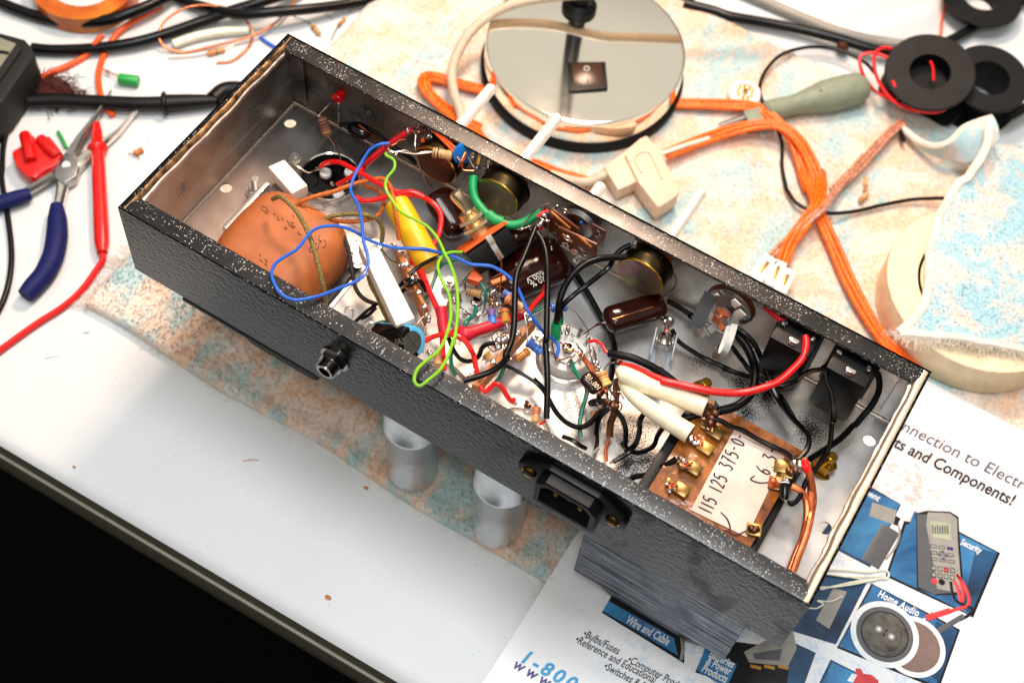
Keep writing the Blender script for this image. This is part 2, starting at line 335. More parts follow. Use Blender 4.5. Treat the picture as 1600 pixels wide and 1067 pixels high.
    def build(s, name, parent=None, label=None, cat=None, group=None, kind=None, mat=None, angle=35):
        me = bpy.data.meshes.new(name); me.from_pydata([(v[0] * S, v[1] * S, v[2] * S) for v in s.v], [], s.f)
        for k in s.mats or [mat]: me.materials.append(MATS[k])
        me.polygons.foreach_set('material_index', s.mi); me.polygons.foreach_set('use_smooth', [True] * len(s.f)); me.update()
        bm = bmesh.new(); bm.from_mesh(me); bmesh.ops.recalc_face_normals(bm, faces=bm.faces); bm.to_mesh(me); bm.free()
        me.set_sharp_from_angle(angle=math.radians(angle))
        o = bpy.data.objects.new(name, me); COL.objects.link(o); tag(o, label, cat, group, kind)
        if parent: o.parent = parent; o.matrix_parent_inverse = parent.matrix_world.inverted()
        return o
def tag(o, label=None, cat=None, group=None, kind=None):
    for k, v in (('label', label), ('category', cat), ('group', group), ('kind', kind)):
        if v: o[k] = v
def thing(name, label, cat, loc=(0, 0, 0), group=None):
    o = bpy.data.objects.new(name, None); COL.objects.link(o); o.location = Vector(loc) * S; o.empty_display_size = .01
    o.matrix_world = Matrix.Translation(Vector(loc) * S)
    tag(o, label, cat, group); return o
def smooth(p, n=7):
    if len(p) < 3: return [p[0].lerp(p[-1], i / 4) for i in range(5)]
    q = [p[0] * 2 - p[1]] + p + [p[-1] * 2 - p[-2]]; o = []
    for i in range(1, len(q) - 2):
        a, b, c, d = q[i - 1:i + 3]
        for k in range(n):
            t = k / n
            o.append(.5 * ((2 * b) + (c - a) * t + (2 * a - 5 * b + 4 * c - d) * t * t + (3 * b - a - 3 * c + d) * t ** 3))
    o.append(p[-1]); return o
def pts(c, L): return [P(c if isinstance(c, str) else c, *q) if not isinstance(q[0], str) else P(*q) for q in L]
def wire(c, mat, r, L, name='wire', parent=None, label=None, n=8, **k):
    m = MB(); m.m(mat).tube(pts(c, L), r, n); return m.build(name, parent, label, **k)
def text(s, mat, origin, xd, yd, size, name, parent, italic=0, sx=1, thick=.05, surf=None, prefix='', label=None, bold=0, spacing=1):
    def mesh(body):
        cu = bpy.data.curves.new('t', 'FONT'); cu.body = body; cu.size = 1; cu.shear = italic; cu.offset = bold; cu.space_character = spacing; cu.resolution_u = 3
        o = bpy.data.objects.new('t', cu); COL.objects.link(o); dg = bpy.context.evaluated_depsgraph_get(); dg.update()
        me = bpy.data.meshes.new_from_object(o.evaluated_get(dg)); bpy.data.objects.remove(o); bpy.data.curves.remove(cu); return me
    off = 0
    if prefix:
        a = mesh(prefix + s); b = mesh(s); off = max(v.co.x for v in a.vertices) - max(v.co.x for v in b.vertices)
        me = a
    else: me = mesh(s)
    xd = Vector(xd).normalized(); yd = Vector(yd).normalized(); origin = Vector(origin)
    m = MB(); m.m(mat); vs = []
    for v in me.vertices:
        p = origin + xd * (v.co.x - off) * size * sx + yd * v.co.y * size
        if surf: p.z = surf(p.x, p.y) + thick
        vs.append(p)
    m.add(vs, [list(f.vertices) for f in me.polygons]); bpy.data.meshes.remove(me)
    return m.build(name, parent, label)

# ------------------------------------------------------------------ floor and table
ZT = -90.0
m = MB(); m.m('dark_floor').add([(-6000, -6000, -830), (6000, -6000, -830), (6000, 6000, -830), (-6000, 6000, -830)], [(0, 1, 2, 3)])
m.build('floor', kind='structure')
table = thing('folding_table', 'white speckled plastic folding table with an olive moulded edge', 'table', (100, 300, -830))
A = P('F', 0, 693, ZT); B = P('F', 500, 990, ZT); tx = (B - A).normalized(); ty = Vector((-tx.y, tx.x, 0))
def strip(mat, prof, name, lab=None):
    m = MB(); m.m(mat); a = A - tx * 450; b = A + tx * 1100
    rings = [[a + ty * y + Vector((0, 0, z)), b + ty * y + Vector((0, 0, z))] for y, z in prof]
    vs = [v for r in rings for v in r]; m.add(vs, [(2 * i, 2 * i + 1, 2 * i + 3, 2 * i + 2) for i in range(len(prof) - 1)])
    return m.build(name, table, lab, angle=50)
strip('table_plastic', [(6, 0), (0, -.0), (900, 0)][0:0] or [(900, -25), (900, 0), (9, 0), (5, -.4), (2, -1.5), (0, -3.5)], 'table_top')
strip('table_rim', [(0, -3.5), (-.6, -8), (-.8, -13.6)], 'table_edge')
strip('table_rim_light', [(-.8, -13.6), (-2.2, -14.0), (-2.4, -15.2)], 'edge_bead')
strip('table_rim', [(-2.4, -15.2), (-2.8, -24), (-2.6, -33), (-1, -36), (30, -36), (32, -24), (900, -24)], 'table_skirt')
m = MB(); m.m('steel')
for s_ in (-300, 900): m.cyl(A + tx * s_ + ty * 250 + Vector((0, 0, -22)), A + tx * s_ + ty * 250 + Vector((0, 0, -740)), 14)
m.build('leg', table)

# ------------------------------------------------------------------ towels
TX0, TX1, TY0, TY1 = -56., 560., 4., 402.
def towel_z(x, y):
    z = -85.6 + 1.6 * noise.noise(Vector((x * .012, y * .014, 3))) + 1.0 * noise.noise(Vector((x * .04, y * .04, 7)))
    ed = min(x - TX0, TX1 - x, y - TY0, TY1 - y); z += 1.4 * math.exp(-((ed - 4) / 4) ** 2) * 1.3
    return max(z, -88.0)
def towel():
    m = MB(); m.m('towel_terry'); st = 3.0; nx = int((TX1 - TX0) / st); ny = int((TY1 - TY0) / st); vs = []
    def warp(x, y):
        return x + 3.5 * noise.noise(Vector((x * .01, y * .02, 1))) , y + 2.5 * noise.noise(Vector((x * .015, y * .01, 9)))
    for j in range(-1, ny + 2):
        for i in range(-1, nx + 2):
            x = TX0 + min(max(i, 0), nx) * st; y = TY0 + min(max(j, 0), ny) * st
            edge = i < 0 or j < 0 or i > nx or j > ny
            X, Y = warp(x, y); vs.append((X, Y, ZT + .1 if edge else towel_z(x, y)))
    W = nx + 3; fs = [(j * W + i, j * W + i + 1, (j + 1) * W + i + 1, (j + 1) * W + i) for j in range(ny + 2) for i in range(nx + 2)]
    m.add(vs, fs); t = m.build('towel', None, 'large pale blue and peach terry towel spread flat under the chassis and lamp', 'towel', angle=80)
    q = MB(); q.m('towel_terry')
    for _ in range(95000):
        x = random.uniform(TX0 + .5, TX1 - 40); y = random.uniform(TY0 + .5, TY1 - .5)
        if 250 < x < 455 and y < 208: continue
        if 20 < x < 335 and 50 < y < 120: continue
        if y > 120 and random.random() < .25: continue
        X, Y = warp(x, y); z = towel_z(x, y) - .2; a = random.uniform(0, 6.28); h = random.uniform(.6, 1.5) * (1.25 if y < 60 else .5); l = random.uniform(.3, .7)
        dx, dy = math.cos(a) * l, math.sin(a) * l; lx, ly = random.uniform(-1.1, 1.1), random.uniform(-1.1, 1.1)
        q.add([(X - dx, Y - dy, z), (X + dx, Y + dy, z), (X + dx * .8 + lx, Y + dy * .8 + ly, z + h), (X - dx * .8 + lx, Y - dy * .8 + ly, z + h * .9)], [(0, 1, 2, 3)])
    q.build('terry_pile', t, kind='stuff', angle=80)
    q = MB(); q.m('towel_hem')
    for _ in range(420):
        y = random.uniform(TY0 - 2, TY1 * .55); X, Y = warp(TX0, y); L = random.uniform(5, 15); a = random.uniform(-.7, .5)
        p = [Vector((X + 2, Y, -86))]
        for k in range(1, 5): p.append(Vector((X + 2 - L * k / 4 * math.cos(a), Y + L * k / 4 * math.sin(a) + random.uniform(-1, 1), -88.6 + random.uniform(-.8, 1.2))))
        q.tube(p, .13, 4)
    for _ in range(70):
        x = random.uniform(TX0, 240); X, Y = warp(x, TY0); L = random.uniform(1, 4.5)
        q.tube([Vector((X, Y + 1, -87)), Vector((X + random.uniform(-1, 1), Y - L * .5, -88)), Vector((X + random.uniform(-3, 3), Y - L, -89.3))], .11, 4)
    q.build('fringe', t, kind='stuff')
    return t
towel()

def flap():
    hem = [('F', 1545, 186, -52), ('F', 1540, 235, -54), ('F', 1514, 276, -56), ('F', 1494, 292, -56), ('F', 1471, 332, -56), ('F', 1456, 381, -56), ('F', 1450, 447, -56), ('F', 1440, 486, -57), ('F', 1405, 522, -60)]
    L = smooth([P(*q) for q in hem], 6)
    t = thing('hand_towel', 'blue and peach terry towel with a rolled hem draped over the masking tape roll', 'towel', (400, 290, -84))
    m = MB(); m.m('towel_blue'); n = 50; vs = []; K = len(L)
    R0, R1 = P('F', 1740, 205, -56), P('F', 1820, 580, -58); n = 50
    for i, p in enumerate(L):
        f = i / (K - 1); f = f ** .9; rgt = R0.lerp(R1, f)
        for j in range(n + 1):
            u = j / n; q = p.lerp(rgt, u); w_ = min(1, u * 8)
            fall = max(0, (math.hypot(q.x - 361, q.y - 279) - 58)) * .30
            z = -56.0 - min(fall, 24) + 3.4 * noise.noise(Vector((q.x * .022, q.y * .03, 5))) + 1.3 * noise.noise(Vector((q.x * .09, q.y * .09, 5)))
            if f > .9: q = q + Vector((0, 1.6 * noise.noise(Vector((q.x * .12, 0, 4))), 0))
            vs.append((q.x, q.y, p.z * (1 - w_) + z * w_))
    m.add(vs, [(i * (n + 1) + j, i * (n + 1) + j + 1, (i + 1) * (n + 1) + j + 1, (i + 1) * (n + 1) + j) for i in range(K - 1) for j in range(n)])
    o = m.build('cloth', t, angle=80)
    sm = o.modifiers.new('s', 'SOLIDIFY'); sm.thickness = .0022; sm.offset = 0
    q = MB(); q.m('towel_blue')
    for _ in range(30000):
        i = random.randrange(K - 1); j = random.randrange(n); a, b, c, d = [Vector(vs[k]) for k in (i * (n + 1) + j, i * (n + 1) + j + 1, (i + 1) * (n + 1) + j + 1, (i + 1) * (n + 1) + j)]
        u, v = random.random(), random.random(); p = a.lerp(b, u).lerp(d.lerp(c, u), v) + Vector((0, 0, .8))
        an = random.uniform(0, 6.28); h = random.uniform(.2, .8); dx, dy = math.cos(an) * .45, math.sin(an) * .45; lx, ly = random.uniform(-.8, .8), random.uniform(-.8, .8)
        q.add([(p.x - dx, p.y - dy, p.z), (p.x + dx, p.y + dy, p.z), (p.x + dx + lx, p.y + dy + ly, p.z + h), (p.x - dx + lx, p.y - dy + ly, p.z + h)], [(0, 1, 2, 3)])
    q.build('terry_pile', t, kind='stuff', angle=80)
    m = MB(); m.m('towel_hem'); m.tube([p + Vector((0, 0, .6)) + Vector((noise.noise(p * .09), noise.noise(p * .12 + Vector((5, 0, 0))), 0)) * 1.2 for p in L], 2.7, 10, raw=True, flat=.8); m.build('hem', t)
    # lower edge fringe
    m = MB(); m.m('towel_hem')
    last = [Vector(vs[(K - 1) * (n + 1) + j]) for j in range(n + 1)]
    m.tube([p + Vector((0, 0, .6)) for p in last[:40]], 2.2, 8, raw=True, flat=.7)
    for _ in range(1500):
        p = random.choice(last[:34]) + Vector((random.uniform(-2.5, 2.5), random.uniform(-1, 2), 0)); l = random.expovariate(.28) + 1.5; l = min(l, 9); a = random.gauss(-1.57, .9); L_ = [p]; 
        for q_ in range(5): a += random.gauss(0, .5); L_.append(L_[-1] + Vector((math.cos(a) * l / 5, math.sin(a) * l / 5, random.uniform(-.5, .7) if q_ < 2 else random.uniform(-.9, .2))))
        m.tube(L_, .1, 4)
    m.build('fringe', t, kind='stuff')
    # folded-back triangle
    m = MB(); m.m('towel_blue'); A_ = pts('s', [(940, 700, -80), (1030, 770, -78), (1120, 795, -72), (1200, 770, -66), (1270, 700, -60), (1350, 665, -56), (1430, 640, -52)])
    B_ = pts('s', [(950, 715, -82), (1040, 800, -82), (1110, 835, -80), (1200, 860, -78), (1290, 890, -74), (1390, 850, -66), (1470, 760, -56)])
    A_, B_ = smooth(A_, 5), smooth(B_, 5); vs2 = []
    for a, b in zip(A_, B_):
        for k in range(13):
            u = k / 12; p = a.lerp(b, u); p.z += 5 * math.sin(math.pi * u) * .5 + 1.0 * noise.noise(p * .08); vs2.append(p)
    m.add(vs2, [(i * 13 + k, i * 13 + k + 1, (i + 1) * 13 + k + 1, (i + 1) * 13 + k) for i in range(len(A_) - 1) for k in range(12)])
    o = m.build('folded_corner', t, angle=80); sm = o.modifiers.new('s', 'SOLIDIFY'); sm.thickness = .002
    m = MB(); m.m('towel_hem'); m.tube(A_, 2.2, 8, raw=True); m.build('hem', t)
flap()

# ------------------------------------------------------------------ masking tape roll
m = MB(); tp = thing('tape_roll', 'cream roll of masking tape lying flat half under the draped towel', 'tape', (361, 279, -85))
m.m('tape_cream').lathe((361, 279, -84), (0, 0, 1), [(0, 38), (0, 54.3), (.4, 55), (22.6, 55), (23, 54.5), (23, 38)], 72); m.build('tape', tp)
m = MB(); m.m('tape_core').lathe((361, 279, -84), (0, 0, 1), [(0, 37.9), (23, 37.9), (23, 36.2), (0, 36.2), (0, 37.9)], 60, False); m.build('core', tp)

# ------------------------------------------------------------------ catalogue
def cat_z(x, y):
    t_ = min(1, max(0, (22 - y) / 40)); t_ = t_ * t_ * (3 - 2 * t_); return -81.6 - 3.6 * t_
CT = thing('catalog', 'glossy parts catalog with blue product tiles lying under the transformer end', 'catalog', (350, 80, -86))
CX0, CX1, CY0, CY1 = 240., 464.5, -80., 219.
m = MB(); m.m('cover_paper'); nx, ny = 24, 60
vs = [(CX0 + (CX1 - CX0) * i / nx, CY0 + (CY1 - CY0) * j / ny, 0) for j in range(ny + 1) for i in range(nx + 1)]
top = [(x, y, cat_z(x, y)) for x, y, _ in vs]; m.add(top, [(j * (nx + 1) + i, j * (nx + 1) + i + 1, (j + 1) * (nx + 1) + i + 1, (j + 1) * (nx + 1) + i) for j in range(ny) for i in range(nx)])
m.build('cover', CT)
for k in range(5):
    m = MB(); m.m('tube_white'); o_ = k * .5; zz = .25 + k * .75
    vs = [(CX0 + o_ * .4, CY0, 0), (CX1 - .3 * k, CY0, 0)]
    ring = []
    for j in range(31):
        y = CY0 + (CY1 - .5 * k - CY0) * j / 30
        ring += [(CX0 + o_ * .4, y, cat_z(CX0, y) - zz), (CX1 - .3 * k, y, cat_z(CX0, y) - zz), (CX0 + o_ * .4, y, cat_z(CX0, y) - zz - .55), (CX1 - .3 * k, y, cat_z(CX0, y) - zz - .55)]
    fs = []
    for j in range(30):
        a, b = j * 4, j * 4 + 4
        fs += [(a, a + 1, b + 1, b), (a + 2, b + 2, b + 3, a + 3), (a, b, b + 2, a + 2), (a + 1, a + 3, b + 3, b + 1)]
    fs += [(0, 2, 3, 1), (120, 121, 123, 122)]
    m.add(ring, fs); m.build('page', CT)
def PC(c, x, y, dz=0):
    z = -81.6
    for _ in range(6): p = P(c, x, y, z); z = cat_z(p.x, p.y) + dz * .35
    return P(c, x, y, z)
def flat(c, poly, mat, name, dz, label=None, grid=1):
    m = MB(); m.m(mat); q = [PC(c, x, y, dz) for x, y in poly]
    if len(q) == 4:
        n_ = 8; vs = []
        for j in range(n_ + 1):
            for i in range(n_ + 1):
                p = q[0].lerp(q[1], i / n_).lerp(q[3].lerp(q[2], i / n_), j / n_); p.z = cat_z(p.x, p.y) + dz * .35; vs.append(p)
        m.add(vs, [(j * 9 + i, j * 9 + i + 1, (j + 1) * 9 + i + 1, (j + 1) * 9 + i) for j in range(8) for i in range(8)])
    else: m.add(q, [tuple(range(len(q)))])
    return m.build(name, CT, label)
def disc(c, x, y, r, mat, name, dz, sq=1, r0=0, off=(0, 0), label=None):
    p = PC(c, x, y, dz) + Vector((off[0], off[1], 0)); m = MB(); m.m(mat); n_ = 48
    vs = [(p.x + math.cos(2 * math.pi * k / n_) * rr, p.y + math.sin(2 * math.pi * k / n_) * rr, p.z) for rr in (r, r0) for k in range(n_)]
    m.add(vs, [(k, (k + 1) % n_, n_ + (k + 1) % n_, n_ + k) for k in range(n_)]) if r0 else m.add(vs[:n_], [tuple(range(n_))])
    return m.build(name, CT, label)
def shadowband(c, poly, dz): flat(c, poly, 'print_black', 'printed_tile_border', dz)
flat('l', [(372, 360), (770, 560), (760, 785), (292, 497)], 'print_black', 'printed_tile_border', .04)
flat('l', [(330, 430), (700, 640), (725, 740), (300, 488)], 'print_blue', 'printed_tile', .08, 'blue tile reading Wire and Cable')
m = MB(); m.m('print_grey')
for k in range(2): m.tube([PC('l', 742 + k * 14, 640, .1), PC('l', 748 + k * 12, 700, .1), PC('l', 738 + k * 8, 765, .1)], .5, 5, flat=.1)
m.build('printed_cable', CT)
flat('l', [(905, 640), (1330, 700), (1330, 1010), (822, 835)], 'print_black', 'printed_tile_border', .04)
flat('l', [(880, 690), (1060, 790), (1000, 925), (832, 825)], 'print_blue', 'printed_tile', .08, 'blue tile reading Batteries and Power Products')
flat('l', [(1100, 720), (1250, 640), (1380, 600), (1400, 700), (1350, 800), (1130, 780)], 'print_grey', 'printed_charger', .10)
flat('l', [(1150, 730), (1320, 700), (1300, 770), (1160, 760)], 'print_dgrey', 'printed_charger_slot', .14)
for k in range(3):
    flat('l', [(1140 + 78 * k, 800), (1200 + 78 * k, 815), (1180 + 78 * k, 960), (1120 + 78 * k, 945)], 'print_black', 'printed_battery', .14)
    flat('l', [(1138 + 78 * k, 790), (1198 + 78 * k, 803), (1196 + 78 * k, 822), (1136 + 78 * k, 808)], 'band_gold', 'printed_battery_cap', .17)
# test equipment tile
flat('j', [(840, 455), (1100, 606), (900, 1010), (560, 830)], 'print_navy', 'printed_tile', .04)
flat('j', [(850, 500), (1080, 640), (890, 985), (600, 830)], 'print_blue', 'printed_tile_face', .055)
flat('j', [(890, 520), (935, 528), (1090, 606), (1075, 630), (880, 560)], 'print_blue', 'printed_tile_band', .08)
flat('j', [(820, 720), (1010, 700), (900, 960), (760, 900)], 'print_blue', 'printed_tile_band', .07)
def pcyl(c, a, b, wd, mat, dz, name):
    A_, B_ = PC(c, *a, dz), PC(c, *b, dz); m = MB(); m.m(mat); m.tube([A_, B_], wd, 10, flat=.06); return m.build(name, CT)
pcyl('j', (905, 635), (1060, 690), 4.2, 'print_grey', .2, 'printed_connector'); pcyl('j', (1030, 690), (1085, 720), 2.6, 'print_black', .2, 'printed_cable_boot')
m = MB(); m.m('print_grey').tube([PC('j', 1075, 720, .2), PC('j', 1090, 790, .2), PC('j', 1060, 880, .2), PC('j', 1000, 960, .2)], .6, 5, flat=.2); m.build('printed_cable', CT)
pcyl('j', (1035, 760), (900, 990), 5, 'print_dgrey', .12, 'printed_cable')
# security tile with meter
flat('n', [(745, -30), (1108, 38), (1395, 188), (1212, 625), (620, 345)], 'print_black', 'printed_tile_border', .03)
flat('n', [(760, -5), (1100, 48), (1375, 188), (1195, 605), (640, 335)], 'print_blue', 'printed_tile', .07, 'blue tile reading Security')
flat('m', [(775, 812), (1040, 940), (1000, 1080), (690, 1010)], 'print_blue', 'printed_tile', .075)
flat('n', [(1230, 150), (1375, 188), (1195, 605), (1120, 540), (1180, 380)], 'print_navy', 'printed_tile_band', .08)
flat('m', [(790, 835), (1010, 828), (1050, 880), (1048, 1060), (1080, 1330), (900, 1345), (800, 1300)], 'print_dgrey', 'printed_meter_side', .11)
flat('m', [(786, 828), (852, 810), (1004, 816), (1058, 850), (1066, 1000), (1090, 1304), (1070, 1350), (915, 1352), (790, 1310)], 'print_black', 'printed_meter_outline', .10)
flat('m', [(860, 820), (1000, 826), (1048, 860), (1052, 1000), (1075, 1300), (1060, 1335), (920, 1310), (905, 1200), (850, 900)], 'print_grey', 'printed_meter', .15, 'grey hand held meter printed on the cover')
flat('m', [(872, 872), (1005, 895), (1010, 1000), (890, 975)], 'print_lcd', 'printed_screen', .19)
for k in range(7):
    flat('m', [(885 + 16 * k, 900 + random.randint(0, 20)), (895 + 16 * k, 900), (898 + 16 * k, 960), (888 + 16 * k, 958)], 'print_dgrey', 'printed_digit', .22)
for r_ in range(3):
    for k in range(3):
        x0, y0 = 922 + 56 * k + r_ * 4, 128 + 8 * k + r_ * 44
        flat('n', [(x0, y0), (x0 + 42, y0 + 6), (x0 + 44, y0 + 28), (x0 + 2, y0 + 22)], 'print_black' if (r_, k) != (0, 2) else 'print_indigo', 'printed_key', .2)
        flat('n', [(x0 + 4, y0 + 4), (x0 + 38, y0 + 9), (x0 + 40, y0 + 24), (x0 + 6, y0 + 18)], 'print_grey' if (r_, k) != (0, 2) else 'print_indigo', 'printed_key_face', .23)
for r_ in range(2):
    for k in range(4):
        x0, y0 = 930 + 42 * k, 270 + 46 * r_ + 6 * k
        flat('n', [(x0, y0), (x0 + 32, y0 + 5), (x0 + 33, y0 + 38), (x0 + 1, y0 + 34)], 'print_black', 'printed_key', .2)
        flat('n', [(x0 + 4, y0 + 5), (x0 + 28, y0 + 9), (x0 + 29, y0 + 32), (x0 + 5, y0 + 29)], 'print_grey' if (r_, k) != (0, 2) else 'print_red', 'printed_key_face', .23)
for q_, c_ in (((950, 378), 'print_red'), ((1000, 384), 'print_black')): disc('n', *q_, 1.7, c_, 'printed_socket', .22)
def pw(c, mat, L, r, name):
    m = MB(); m.m(mat).tube([PC(c, x, y, .3) for x, y in L], r, 6, flat=.15); m.build(name, CT)
pw('n', 'print_red', [(1080, 375), (1105, 420), (1130, 510), (1145, 480), (1130, 390), (1100, 330)], .9, 'printed_test_lead')
pw('n', 'print_red', [(1100, 335), (1150, 400), (1185, 500), (1165, 545), (1060, 580)], .9, 'printed_test_lead')
pw('n', 'print_black', [(1060, 380), (1075, 470), (1110, 520), (1200, 560), (1190, 600), (1120, 640)], .8, 'printed_test_lead')
disc('n', 1005, 182, 1.0, 'print_dgrey', 'printed_key', .25)
disc('n', 985, 200, 1.0, 'print_dgrey', 'printed_key', .25)
disc('n', 1028, 206, 1.0, 'print_dgrey', 'printed_key', .25)
disc('n', 1010, 228, 1.0, 'print_dgrey', 'printed_key', .25)
# home audio tile
flat('n', [(525, 392), (1125, 705), (980, 1110), (292, 828)], 'print_black', 'printed_tile_border', .045)
flat('n', [(535, 405), (1108, 712), (960, 1080), (305, 818)], 'print_blue', 'printed_tile', .085, 'blue tile reading Home Audio')
flat('n', [(960, 650), (1108, 712), (980, 1060), (900, 1000)], 'print_navy', 'printed_tile_band', .095)
pA = PC('n', 800, 818, .13)
for rr, mt, dz in ((15.8, 'print_white', .13), (13.2, 'print_brown', .17)):
    disc('n', 812, 818, rr, mt, 'printed_speaker_grille', dz)
for rr, mt, dz in ((17.2, 'print_white', .21), (14.4, 'print_dgrey', .25), (12.0, 'print_black', .28), (11.4, 'speaker_cone', .31), (9.9, 'print_dgrey', .33), (9.5, 'speaker_cone', .35)):
    disc('n', 615, 735, rr, mt, 'printed_speaker', dz)
for q_ in ((575, 700), (660, 752)):
    for rr, mt, dz in ((4.2, 'print_dgrey', .38), (3.4, 'speaker_cone', .40), (1.8, 'print_grey', .42), (.8, 'print_white', .44)): disc('n', *q_, rr, mt, 'printed_tweeter', dz)
pcyl('n', (1060, 575), (895, 628), 1.5, 'print_red', .5, 'printed_probe'); pcyl('n', (940, 590), (925, 640), 1.0, 'print_red', .5, 'printed_probe_guard'); pcyl('n', (890, 630), (858, 640), .35, 'print_white', .4, 'printed_probe_tip')
pcyl('n', (1150, 610), (975, 715), 1.3, 'print_dgrey', .5, 'printed_probe'); pcyl('n', (975, 715), (945, 738), .35, 'print_white', .4, 'printed_probe_tip')
# lower tile
flat('n', [(250, 905), (520, 1040), (480, 1200), (140, 1130)], 'print_navy', 'printed_tile', .05)
flat('n', [(262, 925), (510, 1045), (470, 1200), (170, 1110)], 'print_blue', 'printed_tile_band', .09)
flat('n', [(420, 965), (455, 968), (470, 1000), (530, 1010), (575, 1050), (560, 1120), (400, 1100)], 'print_red', 'printed_lineman_phone', .13)
flat('n', [(395, 1000), (430, 1010), (400, 1060), (360, 1050)], 'print_white', 'printed_lineman_jaw', .15)
# dark shadow-coloured printed panels around left column and lavender strips
flat('n', [(560, 330), (1180, 605), (1150, 650), (540, 395)], 'cover_paper', 'printed_strip', .036)
flat('n', [(-60, 700), (215, 320), (500, 380), (285, 805)], 'print_navy', 'printed_tile', .025)
flat('n', [(150, 640), (270, 420), (360, 450), (240, 700)], 'print_grey', 'printed_tool', .05)
flat('n', [(0, 790), (150, 860), (60, 1110), (-150, 1110)], 'print_navy', 'printed_tile', .03)
flat('l', [(1420, 560), (1560, 520), (1600, 640), (1400, 600)], 'print_navy', 'printed_tile', .035)
# writing
xd = (1, 0, 0); yd = (0, 1, 0)
def ctext(c, x, y, s, mat, size, **k):
    p = PC(c, x, y, .5); return text(s, mat, p, k.pop('xd', xd), k.pop('yd', yd), size, 'printed_text', CT, surf=cat_z, **k)
def pdir(c, a, b):
    v = PC(c, *b) - PC(c, *a); v.z = 0; return v.normalized()
d1 = pdir('m', (720, 300), (1440, 655)); y1 = Vector((-d1.y, d1.x, 0))
ctext('m', 680, 290, 'nnection to Electronic Parts', 'ink_dim', 10.4, xd=d1, yd=y1, italic=.2, sx=.92, prefix='Your Co', thick=.3, bold=.004)
d2 = pdir('m', (680, 400), (1460, 790))
ctext('m', 634, 398, 'ts and Components!', 'ink_print', 10.4, xd=d2, yd=Vector((-d2.y, d2.x, 0)), italic=.2, sx=.79, prefix='Par', thick=.3, bold=.02)
ctext('j', 910, 565, 'nt', 'print_white', 5.5, italic=.2, prefix='Test Equipme', thick=.3, bold=.02, sx=.8)
d3 = pdir('l', (430, 548), (655, 672)); y3 = Vector((-d3.y, d3.x, 0))
ctext('l', 424, 552, 'Wire and Cable', 'print_white', 6.0, xd=d3, yd=y3, italic=.2, sx=.60, thick=.3, bold=.025)
d4 = pdir('l', (905, 750), (1045, 818)); y4 = Vector((-d4.y, d4.x, 0))
for k, (x_, y_, s_) in enumerate(((895, 745, 'Batteries'), (878, 785, '& Power'), (855, 828, 'Products'))):
    ctext('l', x_, y_, s_, 'print_white', 5.6, xd=d4, yd=y4, italic=.2, sx=.64, thick=.3, bold=.025)
d5 = pdir('l', (190, 640), (390, 745)); y5 = Vector((-d5.y, d5.x, 0))
for x_, y_, s_ in ((178, 628, '•Bulbs/Fuses'), (134, 660, '•Reference and Educational'), (432, 775, '•Computer Products'), (296, 812, '•Switches & Relays')):
    ctext('l', x_, y_, s_, 'ink_print', 5.6, xd=d5, yd=y5, italic=.2, sx=.70, thick=.3, bold=.008)
d6 = pdir('z', (450, 680), (640, 790)); y6 = Vector((-d6.y, d6.x, 0))
ctext('z', 438, 682, '1-800', 'print_cyan', 10.0, xd=d6, yd=y6, italic=.2, sx=.98, thick=.3, bold=.03, spacing=1.35)
ctext('z', 398, 725, 'www.', 'print_indigo', 7.8, xd=d6, yd=y6, italic=.2, sx=.92, thick=.3, bold=.02, spacing=1.55)
d7 = pdir('n', (1130, 125), (1285, 200)); ctext('n', 1122, 128, 'Security', 'print_white', 5.4, xd=d7, yd=Vector((-d7.y, d7.x, 0)), italic=.2, sx=.62, thick=.3, bold=.025)
d8 = pdir('n', (570, 475), (795, 590)); ctext('n', 563, 478, 'Home Audio', 'print_white', 5.8, xd=d8, yd=Vector((-d8.y, d8.x, 0)), italic=.2, sx=.66, thick=.3, bold=.025, spacing=1.1)

# ------------------------------------------------------------------ amplifier chassis
L_, W_, H_, TH = 350., 130., 49.8, 1.2
AMP = thing('amplifier_chassis', 'open black hammertone metal amplifier chassis lying upside down, packed with coloured wires and tubes sockets', 'amplifier', (175, 65, 0))
AMP['label'] = 'open black amplifier chassis lying upside down with its wiring, sockets and transformer exposed'
def part(m, name, label=None, **k): return m.build(name, AMP, label, **k)
# outer shell: three skins per wall (outside paint, inside bare metal)
def wall(name, o1, o2, inward, mat_out, mat_in, lab):
    # o1,o2 = corners in plan; a wall made of a fine outside sheet and an inside sheet with real thickness
    m = MB(); o1, o2, inw = Vector(o1), Vector(o2), Vector(inward)
    m.m(mat_out); t = inw * TH
    a, b, c, d = o1, o2, o2 + Vector((0, 0, H_)), o1 + Vector((0, 0, H_))
    m.add([a, b, c, d], [(0, 1, 2, 3)]); m.m(mat_in); m.add([p + t for p in (a, b, c, d)], [(0, 1, 2, 3)])
    m.m(mat_out); m.add([a, b, b + t, a + t], [(0, 1, 2, 3)])
    o = m.build(name, AMP, lab); return o
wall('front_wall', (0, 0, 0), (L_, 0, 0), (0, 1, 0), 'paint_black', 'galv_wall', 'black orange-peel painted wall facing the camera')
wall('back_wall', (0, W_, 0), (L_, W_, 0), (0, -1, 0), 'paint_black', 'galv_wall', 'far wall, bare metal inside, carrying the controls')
wall('side_wall', (0, 0, 0), (0, W_, 0), (1, 0, 0), 'paint_black', 'galv_wall', 'left end wall with a brown reflection painted on its bare inside')
wall('side_wall', (L_, 0, 0), (L_, W_, 0), (-1, 0, 0), 'paint_black', 'galv_wall', 'right end wall')
